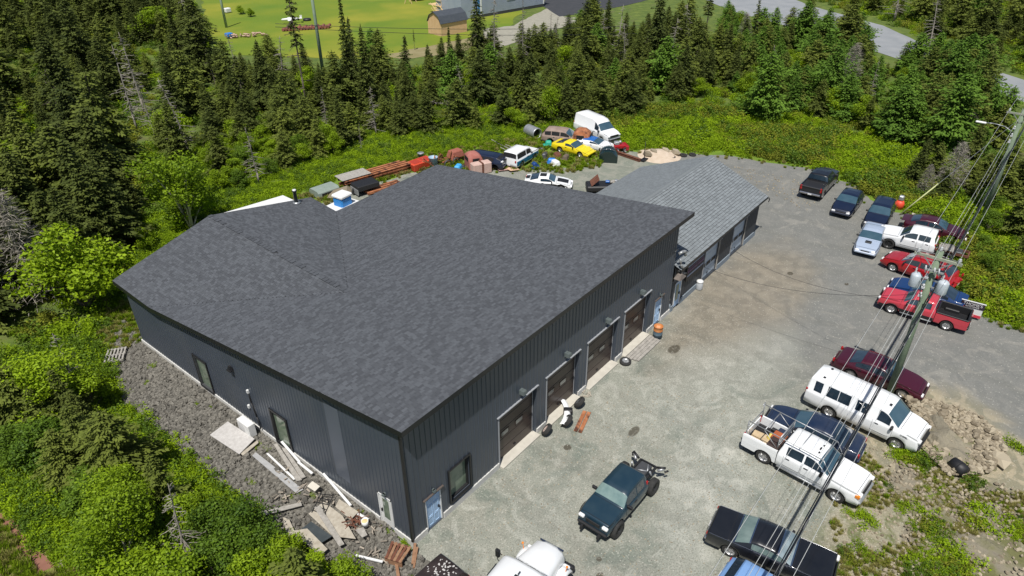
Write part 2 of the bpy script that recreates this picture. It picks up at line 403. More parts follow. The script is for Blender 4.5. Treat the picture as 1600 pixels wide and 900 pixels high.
# ------------------------------------------------------------------ walls
def wall(name, o, d, nrm, L, z0, top, openings, parent, m, rib=.30, ribh=.035, recess=.3, minor=False):
    """corrugated sheet wall: o origin, d direction, nrm outward; openings (a0,a1,z0,z1)"""
    mb = MB(); O = Vector((*o, 0)); D = Vector((*d, 0)); N = Vector((*nrm, 0))
    P = lambda a, z, off=0.0: tuple(O + D*a + N*off + Vector((0,0,z)))
    xs = sorted(set([0, L] + [v for op in openings for v in op[:2]] + [L*i/8 for i in range(1, 8)]))
    for a, b in zip(xs[:-1], xs[1:]):
        if b-a < .002: continue
        mid = (a+b)/2; cuts = sorted([(op[2], op[3]) for op in openings if op[0]-.001 <= mid <= op[1]+.001])
        z = z0; segs = []
        for (c0, c1) in cuts:
            if c0 > z+.01: segs.append((z, c0))
            z = c1
        segs.append((z, None))
        for (s0, s1) in segs:
            ta, tb = (top(a), top(b)) if s1 is None else (s1, s1)
            mb.poly([P(a, s0), P(b, s0), P(b, tb), P(a, ta)])
    for (a0, a1, c0, c1) in openings:                      # reveals
        mb.poly([P(a0, c0), P(a0, c1), P(a0, c1, -recess), P(a0, c0, -recess)]); mb.poly([P(a1, c0), P(a1, c1), P(a1, c1, -recess), P(a1, c0, -recess)])
        mb.poly([P(a0, c1), P(a1, c1), P(a1, c1, -recess), P(a0, c1, -recess)]); mb.poly([P(a0, c0), P(a1, c0), P(a1, c0, -recess), P(a0, c0, -recess)])
    a = rib*.5; k = 0
    while a < L-.05:
        cuts = sorted([(op[2]-.06, op[3]+.06) for op in openings if op[0]-.05 <= a <= op[1]+.05])
        z = z0+.01; segs = []
        for (c0, c1) in cuts:
            if c0 > z+.05: segs.append((z, c0))
            z = c1
        segs.append((z, top(a)-.02)); hw = .028; ht = .012
        for (s0, s1) in segs:
            q = [(a-hw, 0), (a-ht, ribh), (a+ht, ribh), (a+hw, 0)]
            for (u, uo), (v, vo) in zip(q[:-1], q[1:]): mb.poly([P(u, s0, uo), P(v, s0, vo), P(v, s1, vo), P(u, s1, uo)])
            mb.poly([P(q[0][0], s0, 0), P(q[1][0], s0, ribh), P(q[2][0], s0, ribh), P(q[3][0], s0, 0)][::-1])
        a += rib; k += 1
    return mb.build(name, m, parent)

# ------------------------------------------------------------------ main workshop
VG,VF,VE,VD,VC,VB,VA,VK,VJ = (-.3,-.5,7.35),(24.6,-.5,7.35),(24.75,22.1,4.85),(14.1,21.8,4.75),(14.1,24.65,5.05),(6.45,24.85,6.45),(-.38,24.9,4.72),(-.38,20.6,4.55),(6.25,10.75,6.14)
RT = [(VG,VF,VJ),(VF,VE,VJ),(VE,VD,VJ),(VJ,VK,VG),(VJ,VB,VK),(VK,VB,VA),(VJ,VC,VB),(VJ,VD,VC)]
def roofz(x, y, tris=RT):
    best = None
    for (a, b, c) in tris:
        den = (b[1]-c[1])*(a[0]-c[0])+(c[0]-b[0])*(a[1]-c[1])
        u = ((b[1]-c[1])*(x-c[0])+(c[0]-b[0])*(y-c[1]))/den; v = ((c[1]-a[1])*(x-c[0])+(a[0]-c[0])*(y-c[1]))/den; w_ = 1-u-v
        mn = min(u, v, w_)
        if best is None or mn > best[0]: best = (mn, u*a[2]+v*b[2]+w_*c[2])
    return best[1]
def shingles(name, poly, zf, dirx, tabw, exp_, rise, m, parent, base=.015, kind=True, rl=(0,1), edge=.5):
    """overlapping shingle tabs as real geometry; dirx=(ux,uy) along a course, courses step across it"""
    ux, uy = dirx; vx, vy = -uy, ux
    A = [p[0]*ux+p[1]*uy for p in poly]; B = [p[0]*vx+p[1]*vy for p in poly]
    V = []; Fc = []; rn = []; b = min(B); row = 0
    while b < max(B):
        # clip the row band to the polygon at its middle
        bm = b+exp_/2; xsn = []
        for i in range(len(poly)):
            b0, b1 = B[i], B[(i+1) % len(poly)]
            if (b0 > bm) != (b1 > bm): xsn.append(A[i]+(A[(i+1) % len(poly)]-A[i])*(bm-b0)/(b1-b0))
        xsn.sort()
        for s0, s1 in zip(xsn[::2], xsn[1::2]):
            a = s0 - random.uniform(0, tabw)
            while a < s1:
                wd = tabw*random.uniform(.75, 1.25); a0, a1 = max(a, s0), min(a+wd, s1); a += wd
                if a1-a0 < .03: continue
                b0, b1 = b, min(b+exp_, max(B)); q = []
                for (aa, bb) in ((a0+.004, b0), (a1-.004, b0), (a1-.004, b1), (a0+.004, b1)):
                    x, y = aa*ux+bb*vx, aa*uy+bb*vy; q.append((x, y, zf(x, y)))
                zs = [p[2] for p in q]; low = 0 if (zs[0]+zs[1]) <= (zs[2]+zs[3]) else 1
                lift = rise*random.uniform(.7, 1.3)
                off = (lift, lift, .002, .002) if low == 0 else (.002, .002, lift, lift)
                i0 = len(V); V += [(p[0], p[1], p[2]+base+o_) for p, o_ in zip(q, off)]
                e = (0, 1) if low == 0 else (2, 3)
                V += [(q[e[0]][0], q[e[0]][1], q[e[0]][2]+base-.01), (q[e[1]][0], q[e[1]][1], q[e[1]][2]+base-.01)]
                Fc += [(i0, i0+1, i0+2, i0+3), (i0+e[0], i0+4, i0+5, i0+e[1])]
                r_ = random.uniform(*rl); rn += [r_, r_*edge]
        b += exp_; row += 1
    me = bpy.data.meshes.new(name); me.from_pydata(V, [], Fc); me.materials.append(m)
    at = me.attributes.new('rnd', 'FLOAT', 'FACE'); at.data.foreach_set('value', rn); me.update()
    o = place(name, me, parent)
    if kind: o['kind'] = 'stuff'
    return o
ws = thing('workshop_building', 'large charcoal metal-sided workshop with a broad dark shingle roof and four brown overhead doors', 'workshop')
def roofmesh(parent):
    mb = MB()
    for t in RT: mb.poly(t)
    top = mb.build('roof', M_shb, parent, fix=False)
    if top.data.polygons[0].normal.z < 0: top.data.flip_normals()
    f = MB(); ring = [VG,VF,VE,VD,VC,VB,VA,VK]
    for a, b in zip(ring, ring[1:]+ring[:1]):
        f.poly([(a[0],a[1],a[2]+.02),(b[0],b[1],b[2]+.02),(b[0],b[1],b[2]-.27),(a[0],a[1],a[2]-.27)])
    for t in RT: f.poly([(p[0], p[1], p[2]-.265) for p in t])
    f.build('fascia', M_fas, parent, fix=False)
    P_main = [VG,VF,VE,VD,VJ,VK]
    shingles('shingle', P_main, roofz, (1, 0), .26, .145, .012, M_shg, top)
    shingles('shingle', [VK,VJ,VB,VA], roofz, (0, 1), .26, .145, .012, M_shg, top)
    shingles('shingle', [VJ,VD,VC,VB], roofz, (0, 1), .26, .145, .012, M_shg, top)
    rc = MB()                                                  # ridge caps of the wing
    n = 46
    for i in range(n):
        p = Vector(VB).lerp(Vector(VJ), (i+.5)/n)
        if random.random() < .8: rc.rv = random.random()*.6; rc.box((p.x, p.y, p.z+.03), (.3, .28, .02), rz=random.uniform(-.03, .03))
    rc.build('ridge_cap', M_shg, top)['kind'] = 'stuff'
    return top
roofmesh(ws)
FR = [(.92,1.95,.05,2.08),(2.5,3.85,.62,2.6),(6.0,9.1,.1,3.3),(9.9,12.95,.1,3.3),(13.75,16.95,.1,3.3),(17.7,20.75,.1,3.3),(21.6,22.6,.05,2.08)]
ztop = lambda x, y: roofz(x, y)-.26
wall('wall', (0,0), (1,0), (0,-1), 23.75, .34, lambda a: ztop(a, 0), FR, ws, M_side, ribh=.024)
LW = [(1.15,2.1,.05,2.08),(8.75,10.05,.35,2.5),(16.1,17.4,.35,2.5)]
wall('wall', (0,0), (0,1), (-1,0), 24.5, .34, lambda a: ztop(0, a), LW, ws, M_side, rib=.26, ribh=.02)
wall('wall', (23.75,0), (0,1), (1,0), 21.6, .34, lambda a: ztop(23.75, a), [], ws, M_side)
wall('wall', (0,24.5), (1,0), (0,1), 13.8, .34, lambda a: ztop(a, 24.5), [], ws, M_side)
wall('wall', (13.8,21.6), (1,0), (0,1), 9.95, .34, lambda a: ztop(13.8+a, 21.6), [], ws, M_side)
wall('wall', (13.8,21.6), (0,1), (1,0), 2.9, .34, lambda a: ztop(13.8, 21.6+a), [], ws, M_side)
pn = MB(); pn.box((-.012, 4.55, 2.6+.9), (.02, 1.0, 4.6)); o = pn.build('siding_sheen_panel', M_side2, ws); o['label'] = 'shiny strip of siding on the long side wall, its sheen painted as a paler tone'  # reflective sheet, its shine painted as a lighter tone
fd = MB()                                                     # foundation, stepping out a little
def fbox(x0, y0, x1, y1): fd.box(((x0+x1)/2, (y0+y1)/2, .07), (x1-x0, y1-y0, .54))
fbox(-.06,-.06,.90,.3); fbox(1.97,-.06,5.98,.3); fbox(9.12,-.06,9.88,.3); fbox(12.97,-.06,13.73,.3); fbox(16.97,-.06,17.68,.3); fbox(20.77,-.06,21.58,.3); fbox(22.62,-.06,23.8,.3)
fbox(-.06,.3,.3,1.13); fbox(-.06,2.12,.3,24.56); fbox(.3,24.2,13.85,24.56); fbox(23.5,.3,23.8,21.65)
fd.build('foundation', M_conc, ws)
cn = MB(); cn.box((-.02,-.02,3.6),(.10,.10,6.6)); cn.build('corner_trim', M_fas, ws)
def overhead_door(x0, x1, z0, z1, parent, y=.26, m=M_brown, rows=5, lites=(.25,.62), literow=2, lm=None, bot=True, full=False):
    fr = MB(); W = x1-x0; H = z1-z0
    fr.box((x0+.03, -.005, (z0+z1)/2), (.05, .09, H)); fr.box((x1-.10, y-.06, (z0+z1)/2), (.035, .03, H)); fr.box(((x0+x1)/2, -.03, z1+.03), (W+.16, .12, .05))
    f = fr.build('door_frame', M_white if False else mat('grey_trim', (.30,.31,.33), rough=.5), parent); f.name = 'overhead_door'
    ph = H/rows
    for r_ in range(rows):
        p = MB(); zc = z0+ph*(r_+.5); p.box(((x0+x1)/2, y, zc), (W-.02, .05, ph-.02), bev=.012)
        po = p.build('panel', m, f)
        if r_ == literow:
            for t in lites:
                g = MB(); g.box((x0+W*t, y-.03, zc), (.52, .015, .26)); g.build('window_lite', M_glassl, f)
                q = MB(); xx = x0+W*t
                for (cx, cz, dx, dz) in ((xx,zc+.15,.62,.04),(xx,zc-.15,.62,.04),(xx-.29,zc,.04,.34),(xx+.29,zc,.04,.34)): q.box((cx, y-.035, cz), (dx, .022, dz))
                q.build('lite_frame', m, f)
    hh = MB(); hh.box(((x0+x1)/2, y-.05, z0+.25), (.16, .04, .05)); hh.build('handle', M_black, f)
    return f
M_glassl = mat('lite_glass', (.16,.16,.15), (.24,.24,.22), rough=.15, scale=6, coat=.3)
for (a, b, c, d) in FR[2:6]:
    overhead_door(a, b, c, d, ws)
    s = MB(); s.box(((a+b)/2, .02, .03), (b-a-.04, .62, .16)); s.build('sill', mat('pale_sill', (.46,.43,.37), (.55,.52,.45), rough=.9, scale=3), ws)
def man_door(x0, x1, z0, z1, parent, frontal=True, y=.09, lite=False, side=None):
    """built facing -Y at y; side='x' turns it to face -X"""
    def T(px, py, pz, dx, dy, dz): return ((px, py, pz), (dx, dy, dz)) if side is None else ((py, px, pz), (dy, dx, dz))
    W, H, xc, zc = x1-x0, z1-z0, (x0+x1)/2, (z0+z1)/2
    d = MB(); d.box(*T(xc, y, zc, W-.1, .05, H-.06)); dr = d.build('entry_door', M_white if lite and side else M_dwhite, parent)
    fr = MB()
    for q in ((x0+.03, y-.02, zc, .06, .12, H), (x1-.03, y-.02, zc, .06, .12, H), (xc, y-.02, z1-.03, W, .12, .06)): fr.box(*T(*q))
    fr.build('door_frame', M_white, dr)
    if lite:
        g = MB(); g.box(*T(xc, y-.035, z0+H*.56, W*.42, .02, H*.62)); g.build('door_glass', M_wgl, dr)
    else:
        for (cx, cz, ww, hh_) in ((-.2,.80,.26,.18),(.2,.80,.26,.18),(-.2,.52,.26,.32),(.2,.52,.26,.32),(-.2,.2,.26,.24),(.2,.2,.26,.24)):
            p = MB(); X = xc+cx*W*.95; Z = z0+H*cz
            for q in ((X, y-.03, Z+hh_*H/2, ww*W+.03, .02, .025), (X, y-.03, Z-hh_*H/2, ww*W+.03, .02, .025), (X-ww*W/2, y-.03, Z, .022, .02, hh_*H), (X+ww*W/2, y-.03, Z, .022, .02, hh_*H)): p.box(*T(*q))
            p.build('door_panel', mat('door_mould', (.46,.62,.80), rough=.5), dr)
    k = MB(); k.box(*T(x1-.17, y-.06, z0+H*.47, .06, .07, .16)); k.build('handle', M_black, dr)
    return dr
man_door(.94,1.93,.05,2.06, ws); man_door(21.62,22.58,.05,2.06, ws)
for xx in (1.43, 22.1):
    h = MB(); h.box((xx, -.03, 2.13), (1.25, .14, .05)); h.build('door_drip_cap', mat('brown_trim', (.10,.08,.07), rough=.5), ws)
man_door(1.17,2.08,.05,2.06, ws, side='x', y=.06, lite=True)
def window(x0, x1, z0, z1, parent, side=None, y=.07, m=M_white):
    T = (lambda px, py, pz, dx, dy, dz: ((px, py, pz), (dx, dy, dz))) if side is None else (lambda px, py, pz, dx, dy, dz: ((py, px, pz), (dy, dx, dz)))
    g = MB(); g.box(*T((x0+x1)/2, y, (z0+z1)/2, x1-x0-.1, .03, z1-z0-.1)); wd = g.build('window', M_wgl, parent)
    fr = MB(); W, H, xc, zc = x1-x0, z1-z0, (x0+x1)/2, (z0+z1)/2
    for q in ((x0+.04, y-.05, zc, .08, .16, H), (x1-.04, y-.05, zc, .08, .16, H), (xc, y-.05, z1-.04, W, .16, .08), (xc, y-.05, z0+.04, W, .18, .08)): fr.box(*T(*q))
    fr.build('window_frame', m, wd)
    tr = MB()
    for q in ((x0-.04, -.03, zc, .08, .1, H+.16), (x1+.04, -.03, zc, .08, .1, H+.16), (xc, -.03, z1+.04, W, .1, .08), (xc, -.04, z0-.04, W, .12, .08)): tr.box(*T(*q))
    tr.build('window_trim', M_fas if m is not M_white else mat('pale_window_trim', (.45,.46,.48), rough=.5), wd)
    return wd
window(2.5,3.85,.62,2.6, ws, m=M_black, y=.2)
window(8.75,10.05,.35,2.5, ws, side='x', m=M_black)
window(16.1,17.4,.35,2.5, ws, side='x', m=M_dgrey)
def wall_lamp(x, z, parent, side=None, s=1.0):
    T = (lambda px, py, pz, dx, dy, dz: ((px, py, pz), (dx, dy, dz))) if side is None else (lambda px, py, pz, dx, dy, dz: ((py, px, pz), (dy, dx, dz)))
    b = MB(); b.box(*T(x, -.06, z, .26*s, .12, .3*s)); b.box(*T(x, -.22*s, z+.05*s, .34*s, .28*s, .2*s), taper=.75)
    lm = b.build('wall_lamp', mat('lamp_housing', (.10,.12,.12), rough=.5), parent)
    g = MB(); g.box(*T(x, -.22*s, z-.08*s, .26*s, .2*s, .06)); g.build('lamp_lens', M_lens, lm)
for xx in (7.75, 11.6, 15.6, 19.45): wall_lamp(xx, 3.85, ws, s=.95)
for xx in (1.45, 22.15): wall_lamp(xx, 2.32, ws, s=.5)
wall_lamp(1.5, 2.3, ws, side='x', s=.5)
vt = MB(); vt.box((-.12, 13.05, 3.72), (.2, .3, .3), taper=.5); vt.box((-.2, 13.05, 3.62), (.1, .34, .08)); vt.build('vent_hood', M_black, ws)
fl = MB(); fx, fy, fz = 13.3, 24.0, roofz(13.0, 23.0)
fx, fy, _ = G(464, 321, 5.15); fz = roofz(fx, fy)
fl.lathe([(0,.02),(.28,.02),(.30,.05),(.16,.09),(.15,.12)], (fx, fy, fz), n=16); fo = fl.build('flue_flashing', M_galv, ws)
f2 = MB(); f2.lathe([(.12,.05),(.12,.88),(.155,.88),(.155,1.0),(0,1.0)], (fx, fy, fz), n=16); f2.build('flue_pipe', mat('dark_steel_flue', (.05,.06,.06), rough=.4, metal=.4), fo)
f3 = MB(); f3.lathe([(.13,.98),(.13,1.05),(0,1.05)], (fx, fy, fz), n=16); f3.build('flue_cap', M_white, fo)
hs = MB(); hs.path([(-.06,11.85,2.7),(-.08,11.8,2.0),(-.1,11.55,1.2),(-.14,11.35,.5)], .035, 6); hs.build('hose', M_black, ws)
for q_ in ((-.07,11.87,2.75),(-.07,12.2,1.55)):
    hk = MB(); hk.box(q_,(.1,.12,.2)); hk.build('hose_bracket', M_white, ws)
hp = thing('heat_pump', 'white heat pump unit standing against the long grey side wall', 'heat pump', (-.55,12.0,.12))
b = MB(); b.box((0,0,.45),(.42,1.05,.85),bev=.03); b.build('casing', M_white, hp)
b = MB(); b.lathe([(.0,-.218),(.30,-.218),(.32,-.21)], (0,.15,.45), axis='x', n=20); b.build('fan_grille', mat('pale_grille',(.5,.5,.5),rough=.6), hp)
for q_ in (-.35,.35):
    b = MB(); b.box((0,q_,.02),(.5,.08,.1)); b.build('foot', M_black, hp)

# ------------------------------------------------------------------ small shop
sh = thing('repair_shop', 'small dark repair shop with a pale grey gable roof and two white overhead doors', 'workshop')
SX0, SX1 = 23.95, 38.1
RID, RZ, EZ, BY, BZ = 4.7, 5.55, 3.38, 11.0, 3.0
def roofs(x, y): return RZ-(RID-y)*(RZ-EZ)/(RID+.42) if y < RID else RZ-(y-RID)*(RZ-BZ)/(BY-RID)
P1 = [(SX0,-.42),(38.5,-.42),(38.5,RID),(SX0,RID)]; P2 = [(SX0,RID),(38.5,RID),(38.5,BY),(SX0,BY)]
mb = MB()
for P in (P1, P2): mb.poly([(x, y, roofs(x, y)) for x, y in P])
rf = mb.build('roof', M_shb, sh, fix=False)
mb = MB()
for P in (P1, P2): mb.poly([(x, y, roofs(x, y)-.16) for x, y in P])
mb.poly([(SX0,-.42,EZ+.01),(38.5,-.42,EZ+.01),(38.5,-.42,EZ-.16),(SX0,-.42,EZ-.16)])
for (ya, yb) in ((-.42,RID),(RID,BY)): mb.poly([(38.5,ya,roofs(0,ya)+.01),(38.5,yb,roofs(0,yb)+.01),(38.5,yb,roofs(0,yb)-.16),(38.5,ya,roofs(0,ya)-.16)])
mb.poly([(SX0,BY,BZ),(38.5,BY,BZ),(38.5,BY,BZ-.16),(SX0,BY,BZ-.16)])
mb.build('fascia', M_fas, sh, fix=False)
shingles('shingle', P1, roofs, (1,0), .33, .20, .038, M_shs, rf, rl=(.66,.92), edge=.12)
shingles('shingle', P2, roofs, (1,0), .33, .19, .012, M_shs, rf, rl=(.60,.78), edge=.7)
for i in range(56):
    x = SX0+.13+i*.26; c = MB(); c.rv = random.uniform(.5,1)
    c.poly([(x-.13,RID-.17,RZ-.02),(x+.12,RID-.17,RZ-.02),(x+.12,RID,RZ+.075),(x-.13,RID,RZ+.06)]); c.poly([(x-.13,RID+.17,RZ-.02),(x+.12,RID+.17,RZ-.02),(x+.12,RID,RZ+.075),(x-.13,RID,RZ+.06)])
    if i == 0: me = c.mesh('ridge_cap', M_shs); x00 = x
    place('ridge_cap', me, rf, (x-x00, 0, 0))
M_shopw = mat('dark_blue_wall', (.030,.036,.045), (.042,.048,.058), rough=.6, scale=1)
SO = [(.32,1.28,.08,2.1),(4.6,7.15,.1,2.65),(9.35,11.95,.1,2.65)]
wall('wall', (SX0,0), (1,0), (0,-1), SX1-SX0, .3, lambda a: EZ-.05, SO, sh, M_shopw, rib=.35, ribh=.012, recess=.22)
mb = MB(); mb.poly([(SX1,0,.3),(SX1,10.6,.3),(SX1,10.6,roofs(0,10.6)-.1),(SX1,RID,RZ-.1),(SX1,0,roofs(0,0)-.1)]); mb.poly([(SX0,10.6,.3),(SX1,10.6,.3),(SX1,10.6,roofs(0,10.6)-.1),(SX0,10.6,roofs(0,10.6)-.1)]); mb.build('wall', M_shopw, sh, fix=False)
mb = MB(); Mf = mat('blue_grey_base', (.20,.24,.28), (.25,.29,.33), rough=.8, scale=2)
for (a, b_) in ((SX0+.02,SX0+.30),(SX0+1.30,SX0+4.58),(SX0+7.17,SX0+9.33),(SX0+11.97,SX1+.05)): mb.box(((a+b_)/2, .1, .20), (b_-a, .32, .46))
mb.box((SX1-.1, 5.3, .2), (.3, 10.7, .46)); mb.build('foundation', Mf, sh)
M_wod = mat('white_overhead_door', (.42,.50,.58), (.50,.57,.64), rough=.5, scale=1)
for (a, b_, c, d) in SO[1:]:
    f = overhead_door(SX0+a, SX0+b_, c, d, sh, y=.2, m=M_wod, rows=4, lites=(), literow=-1)
    for r_ in (1,):
        for t in (.18, .5, .82):
            g = MB(); g.box((SX0+a+(b_-a)*t, .165, c+(d-c)*.42), ((b_-a)*.26, .015, .30)); g.build('window_lite', M_black, f)
    g = MB(); g.box((SX0+(a+b_)/2, .165, c+(d-c)*.93), ((b_-a)*.9, .015, .12)); g.build('top_seal', M_dgrey, f)
    s = MB(); s.box((SX0+b_-.03, .03, (c+d)/2), (.05, .08, d-c)); s.build('door_jamb', M_wood, sh)
man_door(SX0+.34, SX0+1.26, .08, 2.08, sh, lite=True, y=.05)
# shop sign: lettering too small to read in the picture, coloured stripes with small white and pink bars
sg = thing('shop_sign', 'dark fascia sign with rows of pale and purple lettering left of the white shop doors', 'sign', (0,0,0))
b = MB(); b.box((SX0+2.9,-.09,2.35),(2.5,.06,1.5)); b.build('sign_board', M_black, sg)
def textobj(s, size, loc, rot, m, parent, name='lettering', ext=.004):
    cu = bpy.data.curves.new(name, 'FONT'); cu.body = s; cu.size = size; cu.extrude = ext; cu.align_x = 'CENTER'; cu.align_y = 'CENTER'
    t = bpy.data.objects.new(name, cu); COL.objects.link(t)
    dg = bpy.context.evaluated_depsgraph_get(); me = bpy.data.meshes.new_from_object(t.evaluated_get(dg)); bpy.data.objects.remove(t)
    me.materials.clear(); me.materials.append(m); o = place(name, me, parent, loc); o.rotation_euler = rot
    return o
M_sgp = mat('sign_purple', (.16,.08,.17), rough=.6); M_sgw = mat('sign_pale', (.35,.40,.52), rough=.6)
for i, (z, hgt, mm) in enumerate(((2.92,.10,M_sgw),(2.72,.09,M_sgw),(2.52,.09,M_sgp),(2.30,.15,M_sgp),(1.98,.13,M_sgw))):
    b = MB(); x = SX0+1.8
    while x < SX0+4.05:
        wd = random.uniform(.05,.16) if i < 3 else random.uniform(.15,.5); b.box((x+wd/2,-.125,z),(wd,.012,hgt)); x += wd+.035
    b.build('lettering', mm, sg)
# pipes and hood at the junction of the two buildings
pp = thing('exhaust_pipes', 'curved pale duct pipes rising from a dark hood at the corner between both buildings', 'pipes', (0,0,0))
b = MB(); P = [(23.8,-.15,4.6),(24.05,-.35,4.75),(24.3,-.4,4.65),(24.4,-.35,4.3)]; b.path(P, .10, 8); b.build('duct', M_galv, pp)
b = MB(); P = [(23.85,-.3,4.3),(23.9,-.35,3.9),(24.05,-.4,3.6),(24.25,-.4,3.5)]; b.path(P, .075, 8); b.build('pipe', M_galv, pp)
b = MB(); b.path([(23.8,-.1,4.95),(23.3,-.12,4.95)], .03, 6); b.path([(24.0,-.2,3.3),(24.2,-.5,3.1),(24.5,-.55,3.0)], .06, 6); b.build('bracket', M_dgrey, pp)
b = MB(); b.box((24.05,-.35,2.95),(.8,.5,.3),taper=.6); b.build('hood', mat('hood_brown',(.12,.10,.09),(.2,.17,.15),rough=.7), pp)
# gutter hook right end
b = MB(); b.path([(38.55,-.45,3.3),(38.65,-.5,3.1),(38.5,-.5,2.95)], .04, 6); b.build('gutter_end', M_black, sh)

# white lean-to roof behind the wing
wr = thing('white_shelter', 'low white-roofed shelter peeking out behind the left wing of the workshop', 'shelter', (0,0,0))
A, B_, C_ = G(441,306,2.6), G(505,331,2.6), G(335,338,2.6)
b = MB(); b.box((9.9,27.4,2.5),(8.5,4.2,.12)); 
wq = [G(442,305,2.6), G(344,334,2.6)]
dx, dy = wq[1][0]-wq[0][0], wq[1][1]-wq[0][1]
b = MB(); q0 = Vector(wq[0]); q1 = Vector(wq[1]); ddir = (q1-q0).normalized(); q2 = Vector(G(500,331,2.6)); e2 = (q2-q0)
pts = [q0, q1+ddir*.6, q1+ddir*.6+e2*.8, q2]
b.prism([(p.x,p.y) for p in pts], 2.45, 2.6); b.build('roof', M_white, wr)
b = MB(); cx = sum(p.x for p in pts)/4; cy = sum(p.y for p in pts)/4
b.prism([(cx+(p.x-cx)*.9, cy+(p.y-cy)*.9) for p in pts], 0, 2.449); b.build('wall', mat('shelter_wall',(.35,.36,.36),rough=.8), wr)
# slatted wooden ramp outside the fourth door
rp = thing('door_ramp', 'grey board ramp in front of the overhead door beside the white entry', 'ramp', (0,0,0))
for i in range(4):
    b = MB(); b.box((19.2+.02*i, -.42-.21*i, .06), (3.0-.1*i, .19, .07)); b.build('plank', M_wood, rp)
# ------------------------------------------------------------------ vehicles
def lerp(a, b, t): return a+(b-a)*t
def interp(x, K):
    if x <= K[0][0]: return K[0][1]
    for (x0, y0), (x1, y1) in zip(K[:-1], K[1:]):
        if x <= x1: return lerp(y0, y1, (x-x0)/(x1-x0+1e-9))
    return K[-1][1]
M_cglass = mat('car_glass', (.012,.022,.035), (.03,.05,.07), rough=.05, scale=1.5, spec=.9, coat=.6)
M_cglass2 = mat('windscreen_glass', (.03,.07,.10), (.06,.11,.14), rough=.06, scale=1.2, spec=.9, coat=.6)
M_seam = mat('seam_dark', (.008,.008,.01), rough=.7)
M_under = mat('underbody', (.012,.012,.012), rough=.9)
WH = {}
def wheel_mesh(r, w, rim_m, spokes=6, rr=.62):
    k = (r, w, rim_m.name, spokes, rr)
    if k in WH: return WH[k]
    t = MB(); h = w/2; ri = r*rr
    t.lathe([(ri,-h*.8),(r*.86,-h),(r*.97,-h*.8),(r,-h*.45),(r,h*.45),(r*.97,h*.8),(r*.86,h),(ri,h*.8),(ri,-h*.8)], (0,0,0), axis='y', n=22)
    m = MB(); m.lathe([(0,h*.35),(ri*.25,h*.4),(ri*.3,h*.3),(ri*.85,h*.25),(ri*.9,h*.7),(ri,h*.82)], (0,0,0), axis='y', n=22)
    m.lathe([(0,-h*.35),(ri*.85,-h*.25),(ri*.9,-h*.7),(ri,-h*.82)], (0,0,0), axis='y', n=22)
    for i in range(spokes):
        a = 2*math.pi*i/spokes
        m.bar((math.cos(a)*ri*.2, h*.45, math.sin(a)*ri*.2), (math.cos(a)*ri*.9, h*.62, math.sin(a)*ri*.9), ri*.16, .03)
        m.bar((math.cos(a)*ri*.2, -h*.45, math.sin(a)*ri*.2), (math.cos(a)*ri*.9, -h*.62, math.sin(a)*ri*.9), ri*.16, .03)
    d = MB(); d.lathe([(0,.0),(ri*.88,.0)], (0,h*.28,0), axis='y', n=20); d.lathe([(0,.0),(ri*.88,.0)], (0,-h*.28,0), axis='y', n=20)
    import bmesh
    res = []
    for mb_, nm, mm in ((t, 'wheel', M_tyre), (m, 'rim', rim_m), (d, 'brake', M_under)):
        me = mb_.mesh(nm, mm); bm = bmesh.new(); bm.from_mesh(me); bmesh.ops.recalc_face_normals(bm, faces=bm.faces); bm.to_mesh(me); bm.free(); res.append(me)
    WH[k] = res
    return res
def add_wheel(parent, x, y, r, w, rim_m=None, spokes=6, steer=0.0, rr=.62, tilt=None, z=None, rim=True):
    T, Rm, D = wheel_mesh(r, w, rim_m or M_rim, spokes, rr)
    o = place('wheel', T, parent, (x, y, z if z is not None else r), steer)
    if rim: place('rim', Rm, o)
    return o

